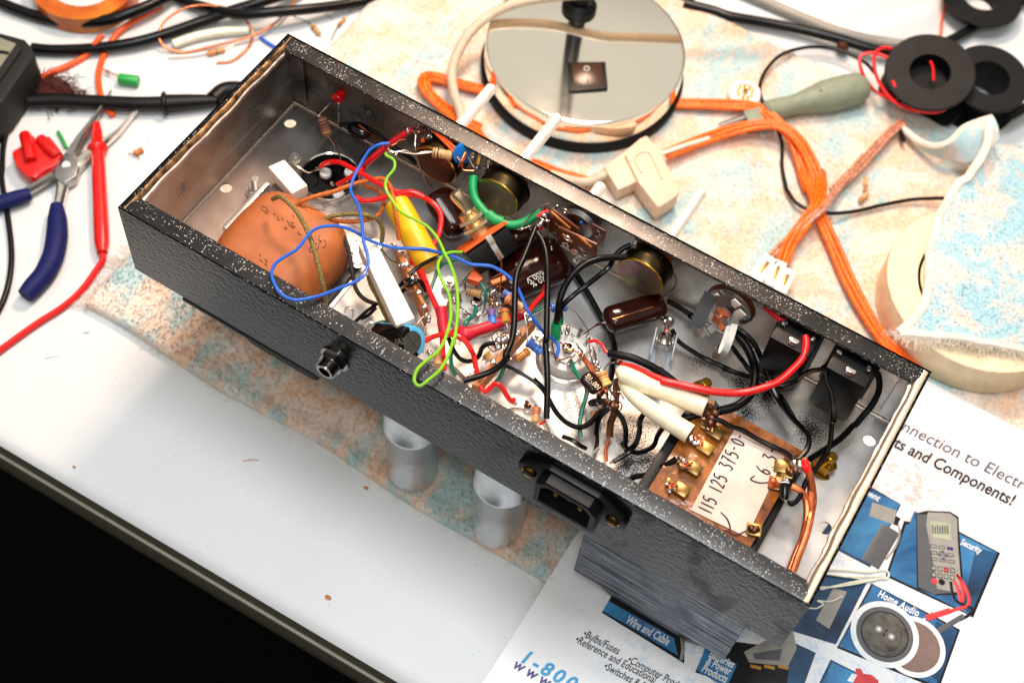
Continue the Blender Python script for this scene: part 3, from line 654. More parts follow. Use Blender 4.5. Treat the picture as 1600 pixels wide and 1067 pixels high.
# flanges with rolled outer edge, mitred ends
def flange(y0, y1, name, lab):
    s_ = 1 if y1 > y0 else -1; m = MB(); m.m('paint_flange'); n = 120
    prof = [(0, -2.2), (.25, -.9), (.9, -.2), (2.0, 0), (abs(y1 - y0) - .3, 0), (abs(y1 - y0), -.3), (abs(y1 - y0), -1.2)]
    rings = []
    for i in range(n + 1):
        u = i / n; r = []
        for k, (dy, dz) in enumerate(prof):
            ins = min(dy, 9) * .62
            x = (0 + ins) * (1 - u) + (L_ - ins) * u
            wob = .25 * noise.noise(Vector((x * .25, y0, 0))) if k >= 4 else 0
            r.append((x, y0 + s_ * (dy + wob), H_ + dz + .02))
        rings.append(r)
    vs = [p for r in rings for p in r]; K = len(prof)
    m.add(vs, [(i * K + k, (i + 1) * K + k, (i + 1) * K + k + 1, i * K + k + 1) for i in range(n) for k in range(K - 1)])
    m.m('galv_wall'); y_a, y_b = y0 + s_ * 1.3, y1
    zz = H_ - 1.25; m.add([(2, y_a, zz), (L_ - 2, y_a, zz), (L_ - 6, y_b, zz), (6, y_b, zz)], [(0, 1, 2, 3)])
    part(m, name, lab)
flange(-.02, 10, 'flange', 'front rim folded inward, black paint with glints painted on as flecks')
flange(W_ + .02, W_ - 10, 'flange', 'back rim folded inward, black paint with glints painted on as flecks')
def sidelip(x0, s_, lab, inner_mat):
    m = MB(); m.m('paint_flange'); mid = 'lip_warm_highlight' if s_ > 0 else 'lip_highlight'; n = 90; prof = [(0, -1.8), (.3, -.6), (1.2, .1), (2.6, .2), (4.0, -.4), (5.0, -1.6)]
    def wob(y, a): return a * noise.noise(Vector((y * .06, x0 * .1 + 3, 0))) * 2
    rings = []
    for i in range(n + 1):
        u = i / n; y = 1.2 + (W_ - 2.4) * u; en = min(1, u * 9, (1 - u) * 9)
        rings.append([(x0 + s_ * (dx * (1 + .12 * wob(y, 1)) if k > 2 else dx), y, H_ + dz * (1 if k < 4 else 1)) for k, (dx, dz) in enumerate(prof)])
    K = len(prof); vs = [p for r in rings for p in r]
    m.add(vs, [(i * K + k, (i + 1) * K + k, (i + 1) * K + k + 1, i * K + k + 1) for i in range(n) for k in range(0, 2 if s_ < 0 else 3)])
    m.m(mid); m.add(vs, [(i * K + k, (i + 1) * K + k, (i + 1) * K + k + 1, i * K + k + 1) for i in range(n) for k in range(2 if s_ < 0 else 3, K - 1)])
    m.m(inner_mat); rings = []
    for i in range(n + 1):
        u = i / n; y = 1.2 + (W_ - 2.4) * u
        e_ = 5.0 * (1 + .12 * wob(y, 1)); w2 = 2.2 + 1.6 * abs(noise.noise(Vector((y * .13, x0, 9)))) + .6 * noise.noise(Vector((y * .5, x0, 2)))
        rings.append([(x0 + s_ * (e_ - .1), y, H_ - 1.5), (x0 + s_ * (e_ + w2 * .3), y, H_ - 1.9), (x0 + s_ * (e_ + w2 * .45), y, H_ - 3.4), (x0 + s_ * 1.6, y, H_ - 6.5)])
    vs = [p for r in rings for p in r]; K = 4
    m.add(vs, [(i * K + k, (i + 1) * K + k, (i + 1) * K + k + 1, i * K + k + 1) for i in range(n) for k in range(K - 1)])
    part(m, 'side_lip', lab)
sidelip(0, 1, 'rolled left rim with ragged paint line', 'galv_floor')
sidelip(L_, -1, 'rolled right rim with a highlight painted along it', 'galv_floor')
# corner weld tabs inside
for x_, lab in ((1.3, 'folded corner tab at far left'), (L_ - 10.3, 'folded corner tab at far right')):
    m = MB(); m.m('galv_wall').box((x_ + 4.5, W_ - 2.4, 26), (9, 1.1, 40), .4); part(m, 'corner_tab', lab)
m = MB(); m.m('galv_wall').box((1.9, 8, 24), (1, 12, 44), .3); part(m, 'corner_tab')

# chassis top plate (the floor of the upturned box) with real holes
def plate(name, outline, holes, z, th, mat, lab):
    cu = bpy.data.curves.new('c', 'CURVE'); cu.dimensions = '2D'; cu.fill_mode = 'BOTH'; cu.extrude = th / 2 * S
    def spl(pl):
        s_ = cu.splines.new('POLY'); s_.points.add(len(pl) - 1); s_.use_cyclic_u = True
        for i, p in enumerate(pl): s_.points[i].co = (p[0] * S, p[1] * S, 0, 1)
    spl(outline)
    for h in holes:
        if len(h) == 3: spl([(h[0] + h[2] * math.cos(6.2832 * k / 28), h[1] + h[2] * math.sin(6.2832 * k / 28)) for k in range(28)])
        else: spl([(h[0], h[1]), (h[2], h[1]), (h[2], h[3]), (h[0], h[3])])
    o = bpy.data.objects.new('t', cu); COL.objects.link(o); dg = bpy.context.evaluated_depsgraph_get(); dg.update()
    me = bpy.data.meshes.new_from_object(o.evaluated_get(dg)); bpy.data.objects.remove(o)
    m = MB(); m.m(mat); m.add([(v.co.x / S, v.co.y / S, v.co.z / S + z) for v in me.vertices], [list(p.vertices) for p in me.polygons])
    return part(m, name, lab)
hl = [P('q', 203, 733, 0), P('v', 687, 902, 0), P('j', 898, 195, 0), P('j', 613, 758, 0)]
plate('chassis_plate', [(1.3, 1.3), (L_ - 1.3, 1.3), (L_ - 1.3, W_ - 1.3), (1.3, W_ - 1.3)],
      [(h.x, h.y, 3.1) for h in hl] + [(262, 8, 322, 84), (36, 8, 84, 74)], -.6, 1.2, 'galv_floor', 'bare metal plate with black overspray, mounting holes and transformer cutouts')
# crease at the folded bottom edges
m = MB(); m.m('nickel')
m.tube([(2.2, 3, .2), (2.2, W_ - 2.5, .2)], .5, 6, raw=True); m.tube([(2.2, W_ - 2.2, .2), (L_ - 2.5, W_ - 2.2, .2)], .5, 6, raw=True); m.tube([(L_ - 2.2, 3, .2), (L_ - 2.2, W_ - 2.5, .2)], .5, 6, raw=True)
part(m, 'fold_seam', 'bright folded seam where the plate meets the walls')

# thin mounting plate under the lower left
m = MB(); m.m('black_plastic').box((67, 22, -2.2), (77, 45, 2.6), .5); m.box((52, 1.2, -1.5), (22, 2.6, 2.0), .3); part(m, 'frame_plate', 'thin black output transformer frame under the left end')
m = MB(); m.m('black_plastic').box((67, 42, -30), (46, 44, 52), 4); part(m, 'output_transformer_stack', 'output transformer body hanging under the left end')

# tube shields standing below
for c_, x_, y_ in ((('F', 640, 735), 150, 15), (('F', 775, 826), 203, 13)):
    p = P(c_[0], c_[1], c_[2], -84); m = MB(); m.m('shield_alu')
    m.lathe((x_, y_ + 2, -85.5), (0, 0, 1), [(0, 11.0), (.6, 12.0), (2, 12.4), (8, 12.7), (54, 13.8), (55, 14.5), (57, 14.6), (58, 14.0), (84, 14.2)], 40); part(m, 'tube_shield', 'white aluminium tube shield reaching down to the towel')
for x_, y_ in ((152, 70), (203, 72)):
    m = MB(); m.m('shield_alu').lathe((x_, y_, -80), (0, 0, 1), [(0, 9), (2, 11), (60, 12), (79, 12.5)], 28); part(m, 'tube_shield')

# ------------------------------------------------ front panel fittings
# power inlet: axis -Y, centre
IC = Vector((243, 0, 33.5))
m = MB(); m.m('black_plastic')
def hexel(hw, hh, cut, y, tip=None):
    if tip: return [(-tip, y, -3.2), (-tip, y, 3.2), (-tip + 2, y, 5.5), (-hw, y, hh), (hw, y, hh), (tip - 2, y, 5.5), (tip, y, 3.2), (tip, y, -3.2), (tip - 2, y, -5.5), (hw, y, -hh), (-hw, y, -hh), (-tip + 2, y, -5.5)]
o_ = [IC + Vector(p) for p in hexel(12, 12.5, 0, -.1, 26.5)]; m.prism([Vector((p.x, p.y - 3.4, p.z)) for p in o_], 3.4, .7, Vector((0, 1, 0)))
def rr(hw, hh, c1, y): return [IC + Vector(p) for p in ((-hw, y, -hh), (hw, y, -hh), (hw, y, hh - c1), (hw - c1, y, hh), (-hw + c1, y, hh), (-hw, y, hh - c1))]
# snout as nested rings: outer wall, rim, inner wall, bottom
R1, R2, R3, R4, R5 = rr(15, 10.5, 4.5, -3.2), rr(15, 10.5, 4.5, -8.4), rr(14.4, 9.9, 4.3, -9.0), rr(12.2, 7.9, 3.6, -9.0), rr(12.0, 7.7, 3.6, 6)
m.rings([R1, R2, R3, R4, R5], caps=False); m.add(R5, [(0, 1, 2, 3, 4, 5)])
IEC = part(m, 'power_inlet', 'black three pin mains inlet screwed to the front wall')
for x_ in (-6, 0, 6):
    m = MB(); m.m('gold_pin').box(IC + Vector((x_, 0, 2.2 if x_ == 0 else -1.5)), (1.8, 12, 3.6), .3); m.build('pin', IEC)
for x_ in (-20.6, 20.6):
    m = MB(); m.m('brass').lathe(IC + Vector((x_, -3.4, 0)), (0, -1, 0), [(0, 3.5), (.5, 3.5), (1.2, 2.8), (1.5, 1.5)], 24); m.m('ink').box(IC + Vector((x_, -4.75, 0)), (5.6, .7, .7)); m.build('screw', IEC)
# headphone style jack barrel
J = Vector((119, 0, 27)); m = MB(); m.m('dark_chrome')
m.lathe(J + Vector((0, -.1, 0)), (0, -1, 0), [(0, 7.4), (.8, 7.4), (.8, 6)], 6 * 5)
fr = []
for k in range(2): fr.append([J + Vector((6.6 * math.cos(math.radians(60 * i + 12)), -.9 - 3.0 * k, 6.6 * math.sin(math.radians(60 * i + 12)))) for i in range(6)])
m.rings(fr)
prof = [(3.9, 4.9)]; a = 3.9
for k in range(6): prof += [(a + .35, 5.0), (a + .7, 4.45)]; a += .7
prof += [(a + .5, 4.4), (a + .5, 3.0), (2.5, 2.9)]
m.lathe(J, (0, -1, 0), prof, 30, False); m.m('copper').lathe(J + Vector((0, -2.6, 0)), (0, -1, 0), [(0, .1), (0, 2.9)], 20, True); part(m, 'threaded_jack', 'chrome threaded jack barrel with hex nut on the front wall')

# laminations of the power transformer
XF = thing('power_transformer', None, None); XF['label'] = 'power transformer with stacked laminations'; XF.parent = AMP; XF.matrix_parent_inverse = AMP.matrix_world.inverted()
m = MB(); m.m('lamination')
z = -2.0; k = 0
while z > -48:
    o_ = random.uniform(-.35, .35); m.add([], []); m.box((292.5 + random.uniform(-.2, .2), 41 + o_ * .5, z - .5), (81, 78.4 + o_, .86)); z -= .95
m.m('black_plastic').box((292.5, 41, -25), (79.6, 77, 46)); m.build('lamination_stack', XF, 'stack of bare steel laminations below the chassis')
m = MB(); m.m('vent_black').box((292.5, 41, -65), (60, 60, 34), 8); m.build('end_bell', XF)
m = MB(); m.m('black_plastic').box((292, 46, 3), (60, 74, 10), .6); m.build('bobbin_frame', XF)
zt = 20
m = MB(); m.m('varnished_board')
q = [P('i', 500, 215, zt), P('i', 760, 300, zt), P('i', 1100, 490, zt), P('i', 1130, 560, zt), P('i', 1090, 800, zt), P('i', 820, 1080, zt), P('i', 430, 870, zt), P('i', 225, 760, zt)]
q = [Vector((p.x, max(p.y, 9.5), zt)) for p in q]
m.prism([Vector((268, 9, zt)), Vector((318.5, 9, zt)), Vector((318.5, 80, zt)), Vector((268, 80, zt))], 3, .6); m.build('winding_cover', XF, 'brown varnished paper cover')
m = MB(); m.m('black_plastic').box((265.5, 44, 10), (5, 74, 17), 1); m.build('bobbin_cheek', XF)
m = MB(); m.m('black_plastic').box((320, 44, 8), (3, 72, 14), .6); m.build('bobbin_cheek', XF)
m = MB(); m.m('phenolic_brown').box((293, 44, 11), (49, 70, 14), 2.5); m.build('winding', XF)
# masking tape label
tq = [P('i', 745, 312, zt + .7), P('i', 1092, 505, zt + .7), P('i', 830, 1060, zt + .7), P('i', 440, 872, zt + .7)]
tq[2].y = max(tq[2].y, 10.2); tq[3].y = max(tq[3].y, 10.2)
m = MB(); m.m('masking_tape').prism(tq, .55, .1); m.build('tape_label', XF, 'masking tape label with hand written voltages')
def pen(c, z_, strokes, mat, r, name, parent, flat_=.3):
    m = MB(); m.m(mat)
    for st in strokes: m.tube([P(c, x, y, z_) for x, y in st], [r * .7, r, r * .8], 6, flat=flat_)
    return m.build(name, parent)
zi = zt + .8
DG = {'1': [[(.5, 1), (.45, 0)]], '2': [[(.1, .8), (.5, 1), (.85, .75), (.5, .35), (.05, 0)], [(.05, 0), (.9, .05)]], '3': [[(.1, .95), (.7, .95), (.45, .6), (.85, .35), (.6, 0), (.05, .05)]],
      '5': [[(.85, 1), (.2, .95)], [(.2, .95), (.15, .55), (.6, .6), (.85, .3), (.5, 0), (.05, .08)]], '7': [[(.05, .95), (.85, 1)], [(.85, 1), (.5, .5), (.35, -.1)], [(.25, .5), (.75, .55)]],
      '0': [[(.5, 1), (.1, .6), (.3, .05), (.75, .1), (.9, .6), (.5, 1)]], '6': [[(.7, 1.05), (.25, .6), (.2, .15), (.6, 0), (.8, .3), (.5, .5), (.2, .3)]], '-': [[(.1, .5), (.7, .52)]], '.': [[(.35, .05), (.5, .1)]],
      '/': [[(.1, -.2), (.8, 1.1)]]}
def hand(s, a, b_, h, adv, z_, name):
    A_, B_ = P('i', *a, z_), P('i', *b_, z_); xd_ = (B_ - A_).normalized(); yd_ = Vector((-xd_.y, xd_.x, 0)); m = MB(); m.m('ink'); x0 = 0
    for ch in s:
        if ch == ' ': x0 += adv * .9; continue
        wd_ = adv * (.45 if ch in '1.' else .72); j = random.uniform(-.3, .3)
        for st in DG[ch]: m.tube([A_ + xd_ * (x0 + x * wd_) + yd_ * (y * h * (.85 if ch == '0' and h < 6 else 1) + j) for x, y in st], [.34, .42, .30], 6, flat=.3)
        x0 += wd_ + adv * .28
    return m.build(name, XF)
hand('115 125 375-0-3', (585, 905), (838, 360), 6.3, 3.4, zi, 'handwriting')
hand('6.3-', (985, 640), (1070, 450), 6.4, 4.2, zi, 'handwriting')
for st_ in ([[(885, 635), (858, 662), (920, 685), (985, 682)], [(648, 888), (690, 930), (712, 980), (715, 1010)], [(670, 1015), (700, 1020), (745, 1045), (780, 1040), (838, 1012)]]): pen('i', zi, [st_], 'ink', .42, 'pen_stroke', XF)
# four solder lugs with brass tabs at the left and terminal mess at the right
for (x, y, xs, ys) in ((615, 335, 560, 280), (545, 440, 480, 385), (460, 580, 385, 550), (375, 730, 300, 710)):
    m = MB(); m.m('rosin_brass'); c0 = P('i', x, y, zt + 2.2); c0.x = max(c0.x, 271)
    m.box(c0, (7.4, 6.0, 1.6), .7, X=(1, -.1, .12)); m.box(c0 + Vector((-5.5, .4, -.3)), (4, 3.4, 1), .3)
    lg = m.build('solder_lug', XF, 'yellow rosin covered brass lug')
    m = MB(); m.m('solder'); p0 = P('i', xs, ys, zt + 3)
    for _ in range(4): m.ball(p0 + Vector((random.uniform(-2, 2), random.uniform(-2, 2), random.uniform(-1, .5))), random.uniform(.7, 1.7), (1, .8, .8), 10, .2)
    m.m('copper')
    for _ in range(4): m.tube([p0 + Vector((random.uniform(-2, 1), random.uniform(-1, 3), 0)), p0 + Vector((random.uniform(-1, 2), random.uniform(-2, 2), 1.2)), c0 + Vector((-2 + random.uniform(-1, 1), random.uniform(-2, 2), 1))], .35, 5)
    m.build('solder_joint', lg)
for (x, y, cy, rr_) in (('i', 1080, 570, 4), ('i', 1040, 690, 4), ('i', 1110, 620, 3), ('i', 880, 1010, 3.5)):
    m = MB(); m.m('rosin_brass').box(P(x, y, cy, zt + 1.5), (rr_ * 1.9, rr_ * 1.7, 1.4), .6, X=(1, .3, .2)); m.build('solder_lug', XF)
def blob(c, x, y, z_, r=1.4, n=4, mat='solder', name='solder_joint', parent=None, lab=None):
    m = MB(); m.m(mat); p0 = P(c, x, y, z_)
    for _ in range(n): m.ball(p0 + Vector((random.uniform(-r, r), random.uniform(-r, r), random.uniform(-r, r))) * .55, r * random.uniform(.5, .9), (1, random.uniform(.7, 1), random.uniform(.7, 1)), 14, .04)
    return m.build(name, parent or AMP, lab)
blob('i', 1175, 565, zt + 5, 3.2, 6); blob('i', 1145, 600, zt + 4, 2.4, 5, 'burnt_metal'); blob('i', 1030, 685, zt + 3, 2.8, 6, 'copper'); blob('i', 880, 1005, zt + 2.5, 2.4, 5, 'burnt_metal'); blob('i', 1100, 665, zt + 4, 1.8, 3)
blob('i', 580, 200, zt + 6, 3.6, 8, 'burnt_metal'); blob('i', 560, 260, zt + 5, 2.6, 5, 'burnt_metal'); blob('i', 615, 165, zt + 7, 1.4, 3); 
m = MB(); m.m('wire_black').prism([P('i', 595, 190, 27), P('i', 612, 110, 29), P('i', 655, 175, 28)], 1); part(m, 'terminal_tab')

# ------------------------------------------------ generic component builders
def resistor(c, a, b, body, bands, r=1.6, leads=(), lr=.32, label=None, dog=True):
    A_, B_ = P(c, *a), P(c, *b); d = B_ - A_; L = d.length; d.normalize(); m = MB(); m.m(body)
    prof = [(0, r * .45), (L * .02, r * .8), (L * .06, r * 1.0), (L * .2, r * 1.0), (L * .27, r * .86), (L * .73, r * .86), (L * .8, r), (L * .94, r), (L * .98, r * .8), (L, r * .45)] if dog else [(0, r * .5), (L * .04, r * .92), (L * .1, r), (L * .9, r), (L * .96, r * .92), (L, r * .5)]
    m.lathe(A_, d, prof, 20)
    for k, bd in enumerate(bands):
        u = .13 + k * (.16 if len(bands) < 5 else .14) + (.12 if k == len(bands) - 1 and len(bands) > 3 else 0)
        rr_ = (r if (u < .22 or u > .78 or not dog) else r * .87) * 1.015; m.m(bd).lathe(A_ + d * L * (u - .03), d, [(0, rr_), (L * .065, rr_)], 20, False)
    o = part(m, 'resistor', label)
    for ld in leads:
        m = MB(); m.m('lead_metal').tube([P(*q) if isinstance(q[0], str) else P(c, *q) for q in ld], lr, 6); m.build('lead', o)
    return o
def W(c, mat, r, L, label=None, n=8, name='wire'): return wire(c, mat, r, L, name, AMP, label, n)
def lead(c, L, r=.34, mat='lead_metal'): return wire(c, mat, r, L, 'bare_lead', AMP, None, 6)
def pill(c, a, b, r, flat_, mat, name, label, z=0, up=None):
    A_, B_ = P(c, *a), P(c, *b); d = B_ - A_; L = d.length; x, y, d = frame(d); rings = []; e_ = min(r * .75, L * .3)
    for u in (0, .04, .12, .25, .45, .7, 1, 2, 3, 3.3, 3.55, 3.75, 3.88, 3.96, 4):
        al = e_ * u if u <= 1 else (L - e_ * (4 - u) if u >= 3 else L / 2); q0 = min(1, min(al, L - al) / e_); s_ = (1 - (1 - q0) ** 2.6) ** (1 / 2.6)
        s_ = .3 + .7 * s_ if q0 == 0 else max(.3, s_)
        rings.append([A_ + d * al + (x * math.copysign(abs(math.cos(t)) ** .7, math.cos(t)) + y * math.copysign(abs(math.sin(t)) ** .7, math.sin(t)) * flat_) * (r * s_) for t in [2 * math.pi * q_ / 28 for q_ in range(28)]])
    m = MB(); m.m(mat).rings(rings); return part(m, name, label)
def nut(c, x, y, z_, r=3.2, mat='nickel', bolt=5, rot=.3, name='hex_nut', label=None, tilt=(0, 0, 1)):
    p = P(c, x, y, z_); m = MB(); m.m(mat); m.lathe(p, tilt, [(-1.4, r * 1.25), (-.9, r * 1.25)], 24)
    xx, yy, zz = frame(Vector(tilt)); m.rings([[p + (xx * math.cos(math.radians(60 * i) + rot) + yy * math.sin(math.radians(60 * i) + rot)) * r * (1 if k in (0, 1) else .9) + zz * h for i in range(6)] for k, h in enumerate((-.9, 1.6, 1.9))])
    if bolt:
        prof = [(1.8, r * .48)]; a = 1.8
        while a < bolt: prof += [(a + .25, r * .5), (a + .5, r * .43)]; a += .5
        m.lathe(p, tilt, prof, 16)
    return part(m, name, label)

# ------------------------------------------------ left bay
nut('F', 401, 297, 2, 4.4, 'nickel', 9, label='steel nut and long bolt beside the orange transformer'); nut('F', 461, 247, 1.6, 2.6, 'nickel', 3)
# filter capacitor base
cc = P('a', 620, 835, 2); m = MB(); m.m('bakelite').lathe(cc + Vector((0, 0, -2)), (0, 0, 1), [(0, 14.4), (2.4, 14.4), (2.5, 13.8)], 48)
m.m('chrome').lathe(cc + Vector((0, 0, -1.9)), (0, 0, 1), [(0, 15.4), (2.6, 15.4), (3.0, 14.9), (2.6, 14.3)], 48, False); fc = part(m, 'can_capacitor_base', 'round black base of the can capacitor')
for x_, y_ in ((580, 812), (785, 805), (690, 990)):
    m = MB(); m.m('ceramic_cool').lathe(P('a', x_, y_, 2.6), (0, 0, 1), [(0, 3.1), (1.6, 2.9), (2.2, 2.1), (2.0, 1.2), (1.2, .8)], 20); m.build('rivet', fc)
for x_, y_ in ((640, 900), (515, 765), (725, 730), (605, 960)): blob('a', x_, y_, 6, 1.5, 5, parent=fc)
# small and large cement resistors
def cement(c, quad, zt_, h, mat, label, bev=.8):
    m = MB(); m.m(mat).prism([P(c, x, y, zt_) for x, y in quad], h, bev); return part(m, 'cement_resistor', label)
cement('a', [(98, 748), (236, 688), (432, 905), (300, 975)], 13, 8, 'ceramic', 'short white cement resistor')
lead('a', [(265, 700, 11), (340, 745, 12), (430, 800, 10), (480, 785, 9), (515, 765, 7)], .45)
cement('b', [(850, 425), (985, 382), (1325, 1050), (1170, 1115)], 30, 9, 'ceramic', 'long white cement resistor leaning across the bay')
lead('e', [(415, 165, 27), (450, 165, 27), (490, 140, 26), (530, 90, 25), (580, 68, 24)], .5)
lead('b', [(455, 85, 4), (600, 80, 5), (700, 50, 6), (770, -10, 7)], .35)
# orange paper wound transformer
oc = Vector((57.5, 41, 4)); m = MB(); m.m('kraft_paper'); rings = []
for k in range(25):
    u = k / 24 * 2 - 1; s_ = (1 - abs(u) ** 5) ** .36 * .9 + .1 if abs(u) < 1 else .55
    pl = []
    for q_ in range(48):
        t = 2 * math.pi * q_ / 48; ex = .52
        pl.append(oc + Vector((u * 27.5, math.copysign(abs(math.cos(t)) ** ex, math.cos(t)) * 28 * s_, math.copysign(abs(math.sin(t)) ** ex, math.sin(t)) * 22.5 * s_)))
    rings.append(pl)
m.rings(rings); OT = part(m, 'output_transformer_coil', 'orange kraft paper wound transformer coil with pencil marks')
bm = bmesh.new(); bm.from_mesh(OT.data); bvh = BVHTree.FromBMesh(bm)
def onsurf(c, x, y):
    d = ray(c, x, y).normalized(); h = bvh.ray_cast(CAM * S, d); return (h[0] / S + h[1] * .15) if h[0] else None
m = MB(); m.m('pencil')
for st in [[(60, 120), (45, 140), (75, 165), (95, 145), (60, 120)], [(75, 165), (90, 185), (105, 165), (85, 155)], [(145, 185), (165, 190)], [(185, 200), (178, 225), (200, 240)], [(215, 215), (225, 240)],
           [(260, 240), (280, 275), (300, 300)], [(285, 255), (310, 262), (300, 285), (325, 290), (305, 308)], [(230, 300), (262, 310)], [(248, 288), (245, 318)], [(305, 195), (318, 215)],
           [(340, 345), (355, 335), (360, 355), (385, 362)], [(470, 450), (445, 475), (455, 500), (478, 490)], [(505, 425), (485, 465), (515, 475), (520, 440)], [(530, 365), (520, 400), (545, 410), (525, 430)], [(560, 400), (580, 415), (575, 455), (550, 465)],
           [(25, 520), (42, 535)], [(30, 560), (60, 590)], [(70, 560), (95, 580), (75, 600), (95, 615)]]:
    p = [onsurf('b', x, y) for x, y in st]
    if all(v is not None for v in p) and all((p[i] - p[i + 1]).length < 12 for i in range(len(p) - 1)): m.tube(p, .17, 5)
m.build('pencil_mark', OT)
m = MB(); m.m('galv_floor').box((62, 43, .6), (60, 74, 1.0), .2); m.m('black_plastic').box((88, 44, 2), (4, 60, 4), .5); part(m, 'transformer_flange')
m = MB(); m.m('nickel').box(P('v', 870, 1000, 6) + Vector((-3, -6, 0)), (3, 34, 10), .5, X=(1, .0, 0)); part(m, 'coil_strap')
# cloth covered leads
W('b', 'cloth_olive', 1.15, [(140, 60, 36), (200, 40, 42), (270, 90, 43), (350, 180, 42), (430, 330, 40), (490, 500, 38), (540, 700, 33), (575, 850, 26), (580, 940, 12)], 'olive cloth covered lead over the orange coil')
W('b', 'cloth_orange', 1.1, [(325, 115, 24), (400, 70, 27), (520, 30, 28), (640, 0, 26), ('a', 800, 900, 22), ('a', 940, 865, 22), ('a', 1050, 850, 24), ('a', 1110, 900, 26), ('b', 1140, 40, 28), ('b', 1170, 200, 28), ('b', 1190, 400, 20)], 'orange cloth covered lead looping toward the tag strip')
W('b', 'cloth_orange', 1.1, [(365, 150, 22), (430, 155, 24), (560, 205, 22), (700, 245, 20), (850, 245, 18), (990, 210, 18), (1060, 130, 18), (1060, 40, 16), (1000, -20, 14), (900, -50, 12)], 'orange cloth covered lead')
W('b', 'cloth_olive', 1.15, [(525, 262, 20), (600, 215, 24), (700, 190, 25), (850, 185, 22), (960, 205, 20), (1030, 250, 16), (1055, 330, 12), (1045, 430, 6)], 'olive cloth covered lead')
W('b', 'cloth_black', 1.1, [(630, 370, 12), (680, 348, 16), (730, 380, 18), (770, 480, 18), (800, 650, 14), (830, 800, 10), (900, 890, 8), (1000, 935, 6)], 'black cloth covered lead')
W('b', 'cloth_olive', 1.1, [(935, 690, 18), (960, 780, 14), (1010, 870, 12), (1060, 990, 12), (1110, 1080, 10), ('e', 300, 180, 8)], 'olive lead running beside the long cement resistor')
W('b', 'wire_black', .9, [(1010, 930, 8), (920, 995, 8), (850, 1060, 8), (780, 1130, 8)])
W('b', 'wire_blue', .8, [(1560, 515, 30), (1430, 480, 33), (1300, 470, 34), (1150, 465, 33), (1030, 435, 31), (940, 400, 34), (850, 345, 37), (750, 300, 40), (640, 283, 42), (530, 295, 43), (450, 340, 44), (390, 420, 45), (330, 485, 46), (230, 545, 48), (160, 600, 50), (130, 680, 52.5), (160, 780, 54), (230, 865, 54.5), (330, 900, 54.5), (450, 885, 53.5), (560, 855, 51), (700, 800, 46), (830, 745, 43), (900, 690, 41), (935, 600, 41), (925, 510, 42), (895, 400, 42), (880, 250, 40), (855, 120, 38), (800, 20, 36), ('a', 790, 930, 35), ('a', 820, 830, 37), ('a', 890, 700, 40), ('a', 950, 610, 43), ('a', 1030, 565, 45), ('a', 1110, 556, 45)], 'long blue hook-up wire looping out over the front rim')
W('a', 'wire_lime', .74, [(1085, 635, 45), (1085, 655, 44.5), (1150, 700, 43), (1150, 770, 42), (1090, 850, 41), (1080, 930, 40), (1120, 1010, 40), ('b', 1110, 30, 40), ('b', 1200, 160, 40), ('b', 1320, 230, 41), ('b', 1430, 290, 41), ('b', 1520, 400, 41), ('b', 1580, 530, 42), ('d', 320, 240, 42), ('d', 370, 370, 44), ('d', 400, 550, 46), ('d', 395, 750, 49), ('d', 370, 950, 51), ('e', 800, 250, 52), ('e', 750, 400, 54), ('e', 680, 520, 56), ('e', 590, 600, 57), ('e', 510, 655, 57), ('e', 465, 610, 57), ('e', 490, 520, 56), ('e', 560, 450, 54), ('e', 660, 370, 52), ('e', 720, 270, 51), ('e', 760, 130, 49), ('d', 345, 680, 47), ('d', 330, 540, 45), ('d', 270, 420, 43), ('d', 235, 300, 41), ('d', 270, 220, 40), ('d', 340, 185, 38), ('d', 435, 182, 36)], 'yellow green hook-up wire hanging in a narrow loop over the front rim')
# far left: red indicator lamp, resistor, black joint
m = MB(); m.m('led_red'); p = PY('a', 700, 158, 127.0); m.lathe(p + Vector((0, -3.4, 0)), (0, 1, 0), [(0, 2.7), (.6, 3.1), (1.6, 3.1), (1.7, 2.6), (5, 2.5)], 24); LD = part(m, 'indicator_lamp', 'small red indicator lamp in the far wall')
pl = p + Vector((0, -3.4, 0))
for s_, L in ((0, [pl, P('a', 620, 220, 33), P('a', 525, 320, 24)]), (1, [pl + Vector((.5, 0, -1)), P('a', 688, 220, 34), P('a', 690, 300, 26), P('a', 690, 400, 18)])):
    m = MB(); m.m('lead_metal').tube(L, .45, 6); m.build('lead', LD)
resistor('a', (548, 345, 24), (598, 492, 16), 'res_brown', ['band_brown', 'band_black', 'band_brown', 'band_gold'], 2.6, [[(525, 320, 24), (540, 340, 24)], [(600, 490, 16), (650, 560, 12), (690, 640, 8), (715, 715, 5)]], .45, 'brown banded resistor hanging from the red lamp', False)
blob('a', 520, 325, 24, 1.0, 3)
W('a', 'sleeve_black', 1.3, [(700, 405, 18), (760, 400, 20), (850, 405, 22), (950, 440, 24), (1050, 510, 26), (1150, 590, 26), (1260, 660, 22), (1330, 720, 16)], 'black sleeved wire')
m = MB(); m.m('bakelite'); m.ball(P('a', 860, 450, 23), 6.2, (1.1, .75, .55), 16); part(m, 'tantalum_capacitor', 'glossy black bead capacitor')
lead('a', [(690, 425, 17), (720, 405, 18)], .8)
for L in ([(860, 405, 28), (940, 465, 27), (1020, 510, 34), (1070, 570, 42), (1090, 620, 45)], [(930, 490, 24), (1000, 510, 30), (1050, 545, 38), (1110, 575, 43), (1160, 560, 44), (1190, 535, 44), (1245, 525, 43)]): lead('a', L, .36, 'copper_bare')
W('a', 'wire_dark_red', 1.6, [(1300, 440, 42), (1200, 500, 38), (1080, 590, 32), (960, 690, 26), (880, 770, 16)], 'thick dark red sleeved wire')
lead('a', [(1100, 600, 45), (1130, 630, 45), (1200, 625, 44), (1240, 615, 44), (1310, 645, 44), (1400, 640, 44), (1470, 630, 44)], .5)
